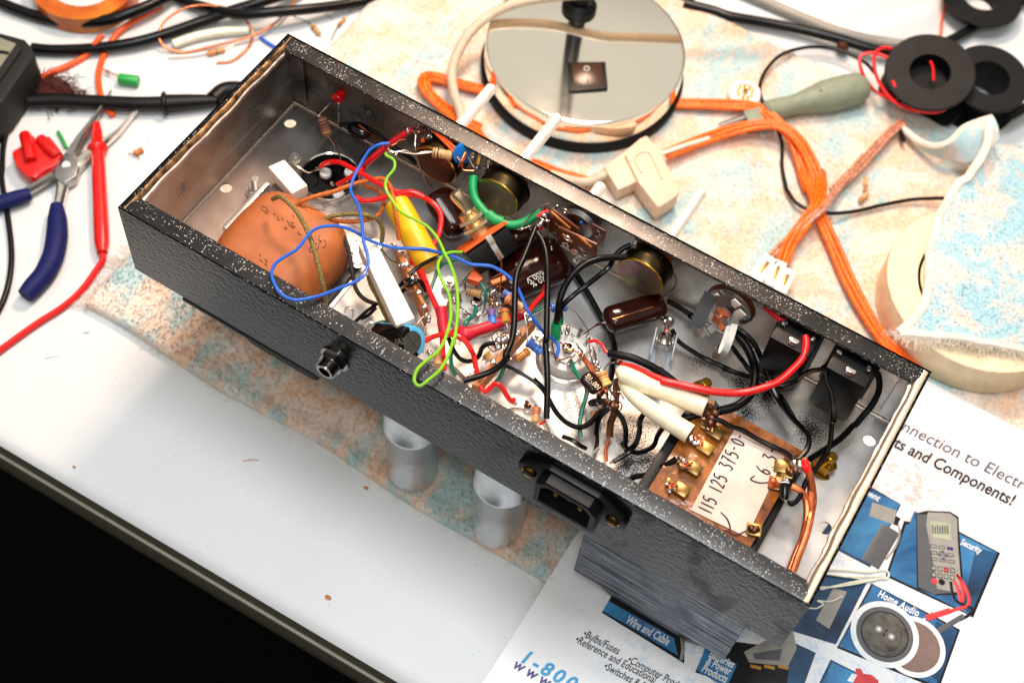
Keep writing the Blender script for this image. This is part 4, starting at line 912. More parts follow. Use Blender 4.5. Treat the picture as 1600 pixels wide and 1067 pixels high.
blob('a', 1120, 625, 45, .9, 4); blob('a', 1170, 640, 44.5, .9, 4)
W('a', 'sleeve_black', 1.4, [(850, 740, 6), (920, 640, 10), (1000, 580, 14), (1060, 560, 16)])
# reds in left bay
W('a', 'wire_red', 1.3, [(540, 750, 8), (600, 715, 12), (700, 715, 16), (800, 765, 20), (900, 820, 22), (1020, 890, 24), (1130, 940, 26), (1240, 985, 26), ('b', 1350, 30, 26), ('b', 1470, 90, 27), ('b', 1540, 190, 26), ('b', 1530, 330, 24), ('b', 1480, 440, 21), ('b', 1380, 540, 17), ('b', 1240, 625, 12)], 'bright red wire crossing from the black capacitor base')
W('a', 'wire_red', 1.3, [(680, 900, 8), (770, 850, 14), (860, 790, 18), (900, 770, 19)])
W('b', 'wire_red', 1.3, [(830, 45, 22), (900, 75, 22), (1000, 65, 23), (1100, 40, 25), (1200, 10, 27), (1300, 0, 28), (1400, 40, 27)])
W('b', 'wire_red', 1.25, [(1210, 370, 14), (1280, 500, 16), (1350, 650, 16), (1440, 820, 15), (1510, 960, 14), (1550, 1070, 12), ('e', 700, 120, 10), ('e', 700, 300, 10), ('e', 715, 520, 8)], 'straight red wire down the middle of the left bay')
# yellow capacitor
A_, B_ = P('b', 1190, 130, 22), P('b', 1440, 590, 17); m = MB(); d = B_ - A_; Ln = d.length + 6; A_ -= d.normalized() * 3
m.m('cap_yellow').lathe(A_, d, [(0, 5.4), (.5, 6.2), (1.6, 6.6), (Ln - 1.6, 6.6), (Ln - .5, 6.2), (Ln, 5.4)], 36); m.m('tape_cream').lathe(A_, d, [(.2, 5.6), (-.5, 4.8)], 36); part(m, 'film_capacitor', 'fat yellow film capacitor')
resistor('b', (1310, 770, 20), (1430, 1000, 16), 'phenolic', [], 1.4, [[(1290, 740, 20), (1310, 770, 20)], [(1430, 1000, 16), (1460, 1060, 14)]])
# toggle switch
def toggle():
    tip, neck, base, bot = P('c', 580, 635, 48), P('c', 695, 805, 42), P('c', 800, 985, 33), P('d', 560, 220, 22)
    ax = (tip - base).normalized(); t = thing('toggle_switch', None, None); t['label'] = 'loose chrome toggle switch pointing up out of the wiring'; t.parent = AMP; t.matrix_parent_inverse = AMP.matrix_world.inverted()
    m = MB(); m.m('switch_metal'); Lv = (tip - neck).length
    m.lathe(neck - ax * 2, ax, [(0, 1.7), (4, 2.0), (Lv * .7, 3.0), (Lv * .95, 3.4), (Lv + 1.4, 3.1), (Lv + 2, 2.2)], 28); m.build('lever', t)
    Lb = (neck - base).length; prof = [(-1, 4.5)]; a = -1
    while a < Lb: prof += [(a + .45, 4.7), (a + .9, 4.0)]; a += .9
    m = MB(); m.m('switch_metal').lathe(base, ax, prof, 28); m.build('threaded_bushing', t)
    x_, y_, z_ = frame(ax)
    for h, r_, th in ((Lb * .62, 7.0, 1.6), (Lb * .30, 7.2, 1.4)):
        m = MB(); m.m('switch_metal'); m.rings([[base + ax * (h + k) + (x_ * math.cos(math.radians(60 * i)) + y_ * math.sin(math.radians(60 * i))) * r_ for i in range(6)] for k in (0, th)]); m.build('hex_nut', t)
    X = P('d', 860, 20, 30) - P('d', 430, 145, 30); X = (X - ax * X.dot(ax)).normalized(); wd = 23; cb = base - ax * 2.2
    m = MB(); m.m('phenolic_orange').box(cb + ax * .6, (wd + 2, 14, 1.2), .3, X=X, Z=ax); m.build('mounting_plate', t)
    m = MB(); m.m('black_plastic').box(cb - ax * 7.2, (wd, 12.5, 12), .8, X=X, Z=ax); m.build('body', t)
    m = MB(); m.m('nickel').box(cb - ax * 1.5 + X * 1, (3.2, 15.6, 5.0), .3, X=X, Z=ax); m.box(cb - ax * 7 + X * 1, (3.0, 13.4, 11), .3, X=X, Z=ax); m.build('bracket', t)
toggle()
# pots on the far wall
def pot(cx, cz, face_y, body, mat_face, lug_px, shaft_tip, label, shaft_z=None, rad=12):
    t = thing('potentiometer', None, None); t['label'] = label; t.parent = AMP; t.matrix_parent_inverse = AMP.matrix_world.inverted()
    c = Vector((cx, face_y, cz)); m = MB(); m.m(body).lathe(c, (0, 1, 0), [(0, rad - .8), (.25, rad - .25), (.8, rad), (9.5, rad), (9.6, rad + .5), (10.4, rad + .5), (10.5, 4), (W_ - face_y - 2, 4)], 48)
    m.m(mat_face).lathe(c + Vector((0, -.06, 0)), (0, 1, 0), [(0, .1), (0, rad - .9)], 48, False); m.m('gold_pin').lathe(c + Vector((0, -.05, 0)), (0, 1, 0), [(0, rad - .95), (0, rad - .5), (.4, rad - .1), (.7, rad + .05)], 48, False); m.build('can', t)
    m = MB(); m.m('phenolic_brown').box((cx, face_y + 10.9, cz + 8), (20, 1.6, 11), .5); m.build('wafer', t)
    for (c_, x_, y_) in lug_px:
        p_ = PY(c_, x_, y_, face_y + 8); m = MB(); m.m('solder').tube([Vector((p_.x, face_y + 11, cz + 11)), p_ + Vector((0, 1, .5)), p_], 1.1, 8, flat=.5)
        for _ in range(3): m.ball(p_ + Vector([random.uniform(-.5, .5) for _ in range(3)]), random.uniform(1.1, 1.6), (1, .8, .9), 10, .1)
        m.build('lug', t)
    m = MB(); m.m('aluminium_rod'); s_ = Vector(shaft_tip); r_ = 3.0; y0 = W_ + .05; Ls = s_.y - y0
    m.lathe((s_.x, y0, s_.z), (0, 1, 0), [(0, r_), (Ls - .7, r_), (Ls - .1, r_ - .5), (Ls, r_ - 1)], 24); m.build('shaft', t)
    m = MB(); m.m('nickel').lathe((s_.x, W_ + .1, s_.z), (0, 1, 0), [(0, 7), (.6, 7), (.6, 4.6), (5, 4.6)], 24); m.build('bushing', t)
    return t
ZS = 28
def tip(c, x, y): p = P(c, x, y, ZS); return (p.x, p.y, p.z)
pot(98.5, 32.5, 113.5, 'can_side', 'can_copper', [('c', 265, 130), ('c', 320, 125), ('c', 380, 175)], tip('F', 769, 137), 'left control with coppery can and white shaft')
pot(134.8, 35.0, 112.0, 'can_side', 'can_brass', [('c', 770, 440), ('c', 850, 450), ('c', 940, 495)], tip('F', 872, 183), 'second control with brass can reflecting the green sleeve')
pot(214, 33.8, 111.5, 'can_side', 'can_brass', [('f', 795, 455), ('f', 900, 495), ('f', 1010, 555)], tip('F', 1096, 300), 'right control with brass can stamped with numbers')
# the stamp on the right pot: text on the can face, facing the front
text('1G2', 'ink', PY('f', 880, 610, 111.3), (-1, 0, .05), (-.05, 0, -1), 2.6, 'stamp', AMP, thick=0)
text('107', 'ink', PY('f', 905, 760, 111.3), (-1, 0, .05), (-.05, 0, -1), 2.2, 'stamp', AMP, thick=0)
# switch control (silver dome and brown wafers)
t = thing('switched_control', None, None); t['label'] = 'brown phenolic switched control with silver dome'; t.parent = AMP; t.matrix_parent_inverse = AMP.matrix_world.inverted()
c4 = PY('f', 330, 290, 117); m = MB(); m.m('steel').lathe(c4, (0, 1, 0), [(0, 5), (.6, 7.6), (2.5, 9.2), (9, 9.4)], 40); m.build('can', t)
m = MB(); m.m('cap_blue').lathe(PY('f', 358, 262, 116.6), (0, 1, 0), [(0, .9), (1.2, .9)], 14); m.build('rivet', t)
for (x, y, yy, sx_, sz, a) in ((190, 290, 112, 15, 17, .3), (330, 430, 107, 21, 13, -.1), (460, 340, 119, 13, 14, 0), (150, 240, 117, 14, 12, 0)):
    m = MB(); m.m('phenolic_brown').box(PY('f', x, y, yy), (sx_, 1.3, sz), .5, X=(1, 0, -a)); m.m('solder')
    for _ in range(4): m.ball(PY('f', x, y, yy) + Vector((random.uniform(-sx_, sx_) * .35, -1, random.uniform(-sz, sz) * .35)), .8, (1.6, .5, .9), 8)
    m.build('wafer', t)
for (x, y, yy) in ((310, 500, 106), (235, 440, 107), (330, 370, 110), (230, 160, 118), (250, 385, 106)):
    p_ = PY('f', x, y, yy - 1.5); m = MB(); m.m('nickel').lathe(p_, (0, -1, 0), [(0, 1.9), (.4, 1.9), (.4, 1.0), (0, 1.0)], 16, False); m.build('eyelet', t)
m = MB(); m.m('phenolic').box(PY('f', 190, 235, 110.5), (12, 1, 1.4), .3, X=(1, 0, -.45)); m.box(PY('f', 395, 415, 106), (8, 1, 1.6), .3, X=(1, 0, -.45)); m.box(PY('f', 245, 385, 105.5), (6, .8, 1.6), .3, X=(1, 0, -.4)); m.build('contact', t)
m = MB(); m.m('nickel').tube([PY('f', 300, 565, 103), PY('f', 345, 530, 104), PY('f', 355, 560, 103), PY('f', 325, 590, 102), PY('f', 300, 565, 103)], .6, 6); m.build('solder_eye', t)
tp_ = tip('F', 940, 290); m = MB(); m.m('aluminium_rod').cyl((tp_[0], W_ + .1, ZS), (tp_[0], tp_[1], ZS), 3.0, bev=.5); m.build('shaft', t)
# tail of wires near lug of the switched control
for L in ([('d', 1010, -40, 36), ('c', 1130, 960, 36), ('c', 1200, 860, 40), ('c', 1280, 780, 44), ('c', 1360, 740, 46), ('c', 1420, 750, 45), ('c', 1440, 790, 43)],
          [('c', 1380, 1060, 28), ('c', 1370, 960, 32), ('c', 1350, 880, 38), ('c', 1390, 790, 42)], [('f', 80, 250, 42), ('f', 90, 350, 34), ('f', 115, 455, 24)], [('f', 10, 230, 38), ('f', 60, 190, 43), ('f', 140, 130, 45)]): lead('c', L, .42)
for (c_, x_, y_, r_) in (('f', 20, 270, 1.8), ('f', 60, 200, 1.4), ('f', 80, 240, 1.3), ('f', 115, 465, .9), ('f', 160, 120, 1.3), ('f', 45, 235, 1.3)): blob(c_, x_, y_, 42 if y_ < 300 else 24, r_, 4)
W('f', 'wire_red', .9, [(0, 210, 42), (40, 175, 43), (90, 155, 44)]); W('f', 'wire_red', 1.2, [(0, 305, 38), (45, 285, 39)])
lead('c', [(265, 150, 42), (262, 280, 38), (300, 430, 30), (350, 550, 24), (410, 615, 20)], .45)
resistor('c', (402, 310, 44), (570, 338, 44), 'res_tan', ['band_brown', 'band_black', 'band_gold'], 2.6, [[('a', 1180, 625, 44), ('a', 1320, 648, 44), (320, 310, 44), (400, 310, 44)], [(570, 338, 44), (640, 318, 45), (695, 290, 46)]], .45, 'large tan resistor beside the blue disc', True)
m = MB(); m.m('cap_blue').lathe(P('c', 662, 328, 44) + Vector((-1.6, 1.0, 0)), Vector((.85, -.5, .35)), [(0, 1), (.3, 4.2), (1.0, 5.6), (2.2, 5.6), (2.9, 4.2), (3.2, 1)], 28); part(m, 'disc_capacitor', 'bright blue disc capacitor near the back rim')
lead('c', [(690, 290, 47), (650, 370, 47), (620, 430, 44), (655, 405, 42), (660, 455, 42), (750, 465, 42)], .36, 'copper_bare'); lead('c', [(700, 350, 44), (745, 430, 42), (770, 450, 42)], .3)
lead('c', [(610, 350, 46), (650, 390, 46.5), (690, 330, 47), (685, 290, 47)], .36, 'copper_bare')
for k in (0, 1): W('c', 'wire_orange', .8, [(365 + 8 * k, 75, 46), (430 + 14 * k, 150, 47.2), (520 + 20 * k, 240 - 14 * k, 47.2), (600 + 20 * k, 325 - 24 * k, 46)], 'orange wire emerging under the back rim' if k else None)
W('c', 'wire_orange', 1.1, [(315, 200, 40), (350, 240, 38), (430, 235, 38), (500, 270, 38)])
blob('c', 735, 320, 44, 2.0, 4); blob('c', 390, 180, 42, 2.2, 5); blob('c', 310, 140, 43, 2.2, 4, 'burnt_metal'); blob('c', 200, 130, 43, 1.4, 3)
lead('c', [(870, 455, 43), (950, 500, 41), (1010, 550, 38)], .5)
W('c', 'sleeve_green', 2.1, [(748, 510, 40), (740, 600, 38), (760, 700, 36), (830, 800, 35), (890, 845, 35), (960, 890, 35), (1050, 915, 35), (1150, 900, 36), (1240, 850, 38), (1310, 800, 40)], 'thick green heat-shrink sleeve curving between two controls', 12)
W('c', 'sleeve_green', 2.7, [(870, 830, 35), (920, 868, 35), (990, 895, 35)], 'overlapping green sleeve', 12)
# dark glossy capacitors
pill('c', (425, 640, 22), (650, 990, 16), 7.6, .75, 'cap_brown', 'molded_capacitor', 'glossy brown moulded capacitor behind the toggle switch')
pill('c', (1040, 1030, 28), (1210, 960, 28), 4.6, .8, 'cap_brown', 'molded_capacitor', 'small glossy brown capacitor')
CB = pill('d', (690, 440, 14), (1290, 200, 14), 13, .55, 'cap_brown', 'molded_capacitor', 'big dark brown moulded capacitor marked 20 percent 600 V')
pill('f', (560, 1080, 17), (1060, 930, 17), 6.6, .72, 'cap_brown', 'molded_capacitor', 'brown moulded capacitor in front of the right control')
for dx in (-1.4, 1.9):
    a_, b_ = P('f', 640, 1040, 22.2), P('f', 980, 935, 22.2); m = MB(); m.m('copper_bare' if dx < 0 else 'cap_brown').tube([a_ + Vector((0, dx, -abs(dx) * .3)), b_ + Vector((0, dx, -abs(dx) * .3))], .3, 6); part(m, 'mould_ridge')
bm = bmesh.new(); bm.from_mesh(CB.data); bvh = BVHTree.FromBMesh(bm)
dd = (P('d', 1000, 470, 20) - P('d', 1110, 415, 20)).normalized(); uu = Vector((-dd.y, dd.x, 0)) * 1
for s_, x_, y_ in (('20 %', 1118, 385), ('600 V', 1105, 340)):
    h_ = onsurf('d', x_, y_) or P('d', x_, y_, 21); text(s_, 'white_mark', Vector((h_.x, h_.y, h_.z + .5)), dd, uu, 4.2, 'printed_marking', CB)
a0 = onsurf('d', 985, 400) or P('d', 985, 400, 21); a1 = onsurf('d', 1085, 350) or P('d', 1085, 350, 21)
m = MB(); m.m('white_mark').tube([a0 + Vector((0, 0, .4)), a1 + Vector((0, 0, .4))], .22, 5); m.build('printed_marking', CB)
pill('g', (385, 560, 22), (515, 700, 20), 3.9, .6, 'cap_brown', 'mica_capacitor', 'small maroon capacitor with cream lettering')
dm = (P('g', 500, 690, 24) - P('g', 390, 565, 24)).normalized(); text('.01-.001', 'tape_cream', P('g', 392, 572, 24.3), dm, Vector((-dm.y, dm.x, 0)), 3.6, 'printed_marking', AMP, sx=.8)
lead('f', [(1025, 575, 42), (1080, 630, 38), (1150, 700, 32), (1150, 780, 28), (1090, 840, 24), (990, 925, 20)], .45)
lead('g', [(570, 130, 18), (500, 145, 17), (430, 190, 15), (380, 225, 13)], .45); m = MB(); m.m('burnt_metal').tube(pts('g', [(540, 135, 18), (480, 150, 17)]), .7, 6); part(m, 'bare_lead')
# ------------------------------------------------ sockets
def socket(c, x, y, r, lab):
    p = P(c, x, y, 9); t = thing('tube_socket', None, None); t['label'] = lab; t.parent = AMP; t.matrix_parent_inverse = AMP.matrix_world.inverted()
    b = Vector((p.x, p.y, 0)); m = MB(); m.m('ceramic_cool').lathe(b, (0, 0, 1), [(0, r + 1), (1, r + 1), (1, r), (7.6, r), (8.6, r - .5), (9, r - 1.5), (9, 3.0), (5, 2.8), (5, .1)], 48); m.build('ceramic_body', t)
    m = MB(); m.m('nickel').lathe(b, (0, 0, 1), [(0, r + 2.6), (.8, r + 2.6), (1.6, r + 1.6), (1.8, r + .8)], 48, False); m.build('mounting_ring', t)
    m = MB(); m.m('solder').lathe(b + Vector((0, 0, 9)), (0, 0, 1), [(0, 2.4), (3.2, 2.2), (3.2, 1.6), (0, 1.5)], 20); m.build('centre_post', t)
    for k in range(9):
        a = 2 * math.pi * (k + .4) / 10; q_ = b + Vector((math.cos(a), math.sin(a), 0)) * (r - 4.2); m = MB(); m.m('solder')
        tg = Vector((math.cos(a), math.sin(a), 1.6)).normalized(); m.box(q_ + Vector((0, 0, 9)) + tg * 2.2, (.7, 2.0, 6), .25, X=(math.cos(a), math.sin(a), -.6), Z=tg)
        m.ball(q_ + Vector((0, 0, 9)) + tg * 4, random.uniform(.8, 1.3), (1, 1, .9), 8, .15); m.build('pin_lug', t)
    return t
socket('d', 560, 600, 12.2, 'white ceramic tube socket in the middle of the chassis'); socket('g', 255, 350, 12.2, 'white ceramic tube socket right of centre')
for x_, y_ in ((158, 24), (203, 24)):
    m = MB(); m.m('nickel').lathe((x_, y_, 0), (0, 0, 1), [(0, 15.5), (.8, 15.5), (1.2, 14.6), (.3, 13.6)], 48, False); m.m('ceramic').lathe((x_, y_, 0), (0, 0, 1), [(0, 11), (5.5, 11), (6, 10.2), (6, .1)], 40); part(m, 'tube_socket', 'tube socket partly hidden below the front rim')
nut('d', 335, 440, 4, 3.0, 'nickel', 3); nut('e', 1490, 250, 3, 3.0, 'nickel', 3); nut('b', 845, 470, 10, 4.2, 'nickel', 2, tilt=(.3, -.4, 1)); nut('b', 850, 560, 8, 3.4, 'nickel', 0, tilt=(.3, -.4, 1))
# ------------------------------------------------ middle wiring
resistor('d', (470, 500, 16), (600, 530, 16), 'res_tan', ['band_brown', 'band_brown', 'band_gold', 'band_gold'], 2.3, [[(600, 530, 16), (640, 560, 14)], [(470, 500, 16), (430, 520, 12), (420, 590, 10)]], label='tan resistor lying across the ceramic socket')
resistor('d', (680, 658, 22), (695, 785, 20), 'res_blue', ['band_red', 'band_red', 'band_blue'], 2.2, [[(660, 620, 20), (680, 658, 22)], [(697, 785, 20), (725, 850, 18), (745, 895, 17)]], label='blue resistor standing at the socket edge')
resistor('d', (788, 655, 22), (805, 775, 21), 'res_orange', ['band_orange', 'band_brown', 'band_gold'], 2.4, [[(790, 600, 18), (770, 620, 20), (788, 655, 22)], [(807, 775, 21), (815, 830, 20), (790, 895, 18)]], label='orange resistor beside the blue one')
resistor('d', (778, 520, 24), (855, 556, 24), 'res_blue', ['band_blue', 'band_brown', 'band_blue'], 2.2, [[(740, 520, 22), (778, 520, 24)]])
resistor('d', (800, 560, 26), (950, 650, 24), 'res_tan', ['band_orange', 'band_red', 'band_gold'], 2.3, [[(740, 535, 24), (800, 560, 26)], [(950, 650, 24), (985, 690, 23)]], label='tan resistor slanting to the tag strip')
resistor('d', (1175, 645, 22), (1315, 638, 22), 'res_blue', ['band_blue', 'band_brown', 'band_blue', 'band_red'], 2.2, [[(1030, 710, 21), (1110, 665, 22), (1175, 645, 22)], [(1315, 638, 22), (1390, 690, 20), (1460, 790, 16), (1490, 850, 14), (1470, 890, 12)]], label='blue resistor under the black wires')
resistor('d', (985, 925, 19), (1100, 1020, 16), 'res_blue', ['band_blue', 'band_brown', 'band_blue', 'band_blue'], 2.3, [[(955, 690, 24), (975, 800, 22), (980, 900, 20), (990, 930, 19)], [(1100, 1020, 16), (1110, 1040, 14)]], label='blue resistor beside the second socket')
resistor('e', (1315, 440, 13), (1415, 365, 13), 'res_orange', ['band_brown', 'band_brown', 'band_brown', 'band_brown'], 2.0, [[(1260, 410, 14), (1280, 440, 14), (1315, 440, 13)], [(1415, 365, 13), (1450, 350, 13)]], label='tan resistor on the bare plate')
resistor('e', (660, 380, 14), (665, 490, 13), 'res_tan', ['band_red', 'band_red', 'band_orange'], 2.3, label='tan resistor near the front rim')
resistor('e', (1485, 830, 12), (1475, 960, 10), 'res_tan', ['band_orange', 'band_red', 'band_red'], 2.1, [[(1430, 810, 14), (1470, 815, 14), (1485, 830, 12)]], label='tan resistor standing near the front rim')
resistor('g', (525, 540, 22), (578, 660, 20), 'res_yellow', ['band_gold', 'band_red', 'band_orange', 'band_gold'], 2.8, [[(430, 320, 14), (440, 400, 18), (470, 470, 22), (525, 540, 22)], [(578, 660, 20), (600, 720, 18)]], label='glossy yellow resistor by the ground joint')
resistor('i', (1093, 672, 26), (1092, 800, 25), 'bakelite', ['print_white'], 2.0, [[(1100, 640, 26), (1093, 672, 26)], [(1092, 800, 25), (1110, 840, 24)]], .5, 'small black diode on the transformer terminals', False)
# heat-shrunk reds in the middle
m = MB(); m.m('sleeve_red').tube(pts('d', [(340, 860, 18), (420, 855, 19), (470, 865, 20), (560, 835, 20), (680, 795, 19), (800, 750, 18), (950, 695, 17)]), [1.6, 3.0, 3.6, 3.8, 2.8, 2.7, 2.7, 2.6, 2.7, 2.6], 14); part(m, 'heatshrink_sleeve', 'fat dark red heat-shrink sleeve')
W('d', 'sleeve_red', 2.6, [(265, 640, 20), (275, 760, 18), (290, 870, 16)], 'short dark red sleeve', 12)
W('d', 'wire_red', 1.3, [(0, 190, 16), (80, 300, 18), (150, 470, 19), (210, 610, 19), (250, 720, 18), (270, 850, 16), (275, 1050, 12)], 'red wire crossing the left bay')
W('d', 'wire_red', 1.2, [(990, 680, 18), (1050, 600, 18), (1120, 520, 18), (1130, 460, 17)])
W('d', 'wire_red', 1.2, [(125, 925, 20), (200, 885, 22), (300, 865, 24), (400, 880, 25), (470, 930, 24), (520, 1010, 22), ('e', 960, 400, 20), ('e', 985, 530, 17), ('e', 1015, 620, 14)], 'red wire arching from the electrolytic capacitor')
W('e', 'wire_red', 1.2, [(1015, 650, 16), (1050, 700, 15), (1090, 680, 16), (1140, 638, 18), (1190, 660, 18), (1240, 740, 15), (1275, 785, 11), (1295, 770, 9)], 'short red wire ending at a pin')
blob('e', 1305, 790, 8, 1.5, 5)
W('e', 'wire_teal', .95, [(980, 0, 20), (960, 70, 20), (900, 120, 18), (875, 180, 16), (850, 250, 14)]); W('d', 'wire_teal', .9, [(555, 640, 14), (545, 690, 18), (470, 770, 18), (445, 825, 16)], 'teal green wire from the socket')
W('d', 'wire_teal', .9, [(460, 405, 20), (530, 415, 22), (600, 450, 22), (635, 520, 20), (630, 600, 16)], 'teal wire curving over the socket')
W('d', 'wire_teal', .9, [(400, 240, 20), (300, 270, 20), (240, 320, 18), (200, 430, 16), (160, 530, 14), (110, 590, 12)]); W('e', 'wire_teal', 1.0, [(790, 310, 12), (770, 400, 12), (780, 500, 10), (810, 570, 8)])
W('e', 'wire_teal', 1.0, [(1215, 500, 12), (1180, 580, 10), (1140, 630, 8)]); W('e', 'wire_teal', 1.0, [(130, 150, 8), (180, 130, 9), (240, 120, 9)])
W('d', 'wire_teal', .9, [(1000, 690, 16), (1060, 665, 18), (1120, 655, 18)]); W('d', 'wire_teal', .8, [(1265, 680, 20), (1270, 740, 18), (1265, 790, 16)])
W('e', 'wire_black', 1.1, [(750, 250, 16), (790, 350, 14), (850, 430, 14), (930, 450, 15), (1000, 410, 17), (1030, 340, 19), (1080, 305, 20), (1140, 300, 20)], 'black wire hooking to the solder mass')
W('e', 'wire_black', .9, [(1210, 480, 14), (1300, 520, 14), (1420, 590, 13), (1500, 650, 12), (1560, 720, 10)])
W('d', 'wire_black', 1.0, [(-10, 370, 24), (70, 310, 26), (150, 260, 28), (260, 215, 30), (380, 190, 30)])
W('d', 'cord_black', 1.45, [(1050, -20, 42), (1010, 80, 42), (950, 230, 42), (900, 340, 42), (880, 450, 42), (875, 600, 42), (870, 780, 42), (850, 920, 42), (800, 1040, 42), ('e', 1240, 420, 40), ('e', 1150, 510, 36), ('e', 1020, 570, 34), ('e', 870, 615, 34)], 'thick glossy black wire sweeping down to the front rim', 12)
W('d', 'cord_black', 1.45, [(1060, 20, 42), (1110, 100, 42), (1140, 220, 42), (1150, 400, 41), (1145, 650, 38), (1140, 900, 34), ('e', 1560, 300, 32), ('e', 1575, 600, 28), ('g', 75, 930, 22)], 'thick straight black sleeved wire', 12)
W('e', 'wire_red', .7, [(1510, 975, 18), (1560, 945, 20)])
# orange tag strips
for quad, zt_ in ((['b', (1165, 490), (1205, 470), (1440, 1020), (1405, 1040)], 16), (['e', (1440, 75), (1485, 105), (1005, 660), (945, 640)], 18)):
    m = MB(); m.m('phenolic').prism([P(quad[0], x, y, zt_) for x, y in quad[1:]], 9, .4); ts = part(m, 'tag_strip', 'tan phenolic tag strip')
    a_, b_ = P(quad[0], *quad[1], zt_), P(quad[0], *quad[4], zt_); c_, d_ = P(quad[0], *quad[2], zt_), P(quad[0], *quad[3], zt_)
    for k in range(5):
        u = .08 + .21 * k; p_ = ((a_ + c_) / 2).lerp((b_ + d_) / 2, u); m = MB(); m.m('solder')
        m.box(p_ + Vector((0, 0, 1)), (1, 2.4, 6), .3, X=(1, .4, 0)); m.ball(p_ + Vector((.3, 0, 3)), 1.6, (1, .8, .8), 10, .15); m.tube([p_ + Vector((-1.5, 1, 3)), p_ + Vector((0, -1, 4)), p_ + Vector((2, 0, 2))], .35, 5); m.build('tag', ts)
m = MB(); m.m('phenolic_orange').prism([P('d', x, y, 24) for x, y in ((545, 300), (610, 400), (580, 430), (480, 400))], 4, .4); part(m, 'phenolic_tab', 'orange phenolic tab above the socket')
m = MB(); m.m('phenolic').prism([P('d', x, y, 22) for x, y in ((670, 420), (790, 370), (810, 410), (690, 450))], 2, .3); part(m, 'phenolic_tab')
lead('d', [(725, 185, 36), (760, 240, 34), (765, 350, 30), (760, 430, 26), (750, 520, 20)], .4, 'copper_bare'); lead('d', [(760, 360, 30), (690, 400, 28), (665, 430, 26)], .36, 'copper_bare'); lead('d', [(525, 310, 26), (460, 400, 20), (420, 470, 14)], .45)
for (x, y, z_, r_) in ((760, 920, 20, 2.6), (740, 960, 18, 2.2), (700, 560, 16, 1.6), (745, 530, 20, 1.5), (745, 680, 14, 1.4), (985, 700, 20, 1.8), (1000, 730, 18, 1.4), (410, 580, 11, 1.6), (370, 575, 11, 1.4), (870, 480, 36, 1.0), (555, 620, 15, 1.2), (10, 440, 20, 1.8)): blob('d', x, y, z_, r_, 5)
for (x, y, z_, r_) in ((575, 80, 20, 1.6), (580, 120, 19, 1.3), (1060, 430, 14, 1.4), (590, 385, 8, 1.6), (1410, 810, 9, 1.8), (940, 560, 18, 1.0)): blob('e', x, y, z_, r_, 4, 'solder' if x != 1410 else 'burnt_metal')
m = MB(); m.m('clear_glass').cyl(P('e', 1410, 920, 2), P('e', 1415, 840, 8), 2.2); part(m, 'glass_bead')
lead('e', [(580, 130, 19), (560, 180, 18), (540, 250, 16)], .36); lead('e', [(925, 590, 18), (940, 560, 18), (965, 520, 18)], .5); lead('e', [(1030, 440, 16), (1080, 410, 17), (1060, 470, 16)], .5)
for q_ in (((735, 960), (760, 920), (800, 940)), ((590, 620), (640, 600), (620, 570))): pass
# bare loops at the front rim
for c_, L in (('e', [(60, 155, 8), (80, 125, 11), (125, 140, 11), (140, 190, 8)]), ('b', [(740, 1000, 4), (760, 965, 9), (800, 980, 9), (800, 1040, 4)])): lead(c_, L, .7, 'nickel')
# electrolytic
A_, B_ = P('e', 452, 292, 26), P('e', 270, 225, 20); m = MB(); d = (B_ - A_).normalized(); d = Vector((d.x, d.y, d.z - .35)).normalized()
ax, ay, az = frame(d); Ln = 24; n_ = 48; prof = [(.1, 5.2), (.0, 6.7), (.4, 7.4), (1.2, 7.6), (2.2, 7.3), (3.2, 7.7), (Ln, 7.7)]
for seg in range(2):
    m.m('bakelite' if seg == 0 else 'stripe_blue'); rng = [k for k in range(n_ + 1)]
    rng = list(range(0, 27)) if seg == 0 else list(range(26, n_ + 1)); rot0 = math.atan2(right.dot(ay), right.dot(ax)) - 5.236
    vs = [A_ + az * a + (ax * math.cos(2 * math.pi * k / n_ + rot0) + ay * math.sin(2 * math.pi * k / n_ + rot0)) * r_ for a, r_ in prof for k in rng]; K = len(rng)
    m.add(vs, [(i * K + k, i * K + k + 1, (i + 1) * K + k + 1, (i + 1) * K + k) for i in range(len(prof) - 1) for k in range(K - 1)])
m.m('bakelite').lathe(A_ + az * (Ln - .2), az, [(0, 7.6), (.3, .1)], 30, False)
EC = part(m, 'electrolytic_capacitor', 'black electrolytic capacitor with a light blue stripe and scored top')
m = MB(); m.m('cap_top').lathe(A_ + az * .15, az, [(0, .1), (0, 5.2), (.3, 5.4)], 40, False); m.m('lead_metal')
for k in range(2): v_ = (ax if k else ay); m.box(A_ + az * .02, (11, .35, .2), 0, X=v_, Z=az)
m.build('vent_top', EC)
dv = (P('e', 372, 296, 30) - P('e', 310, 305, 30)).normalized(); text("/AS", 'ink_print', P('e', 305, 318, 33.6), dv, Vector((-dv.y, dv.x, 0)), 4.6, 'printed_marking', EC, sx=.8, bold=.03)
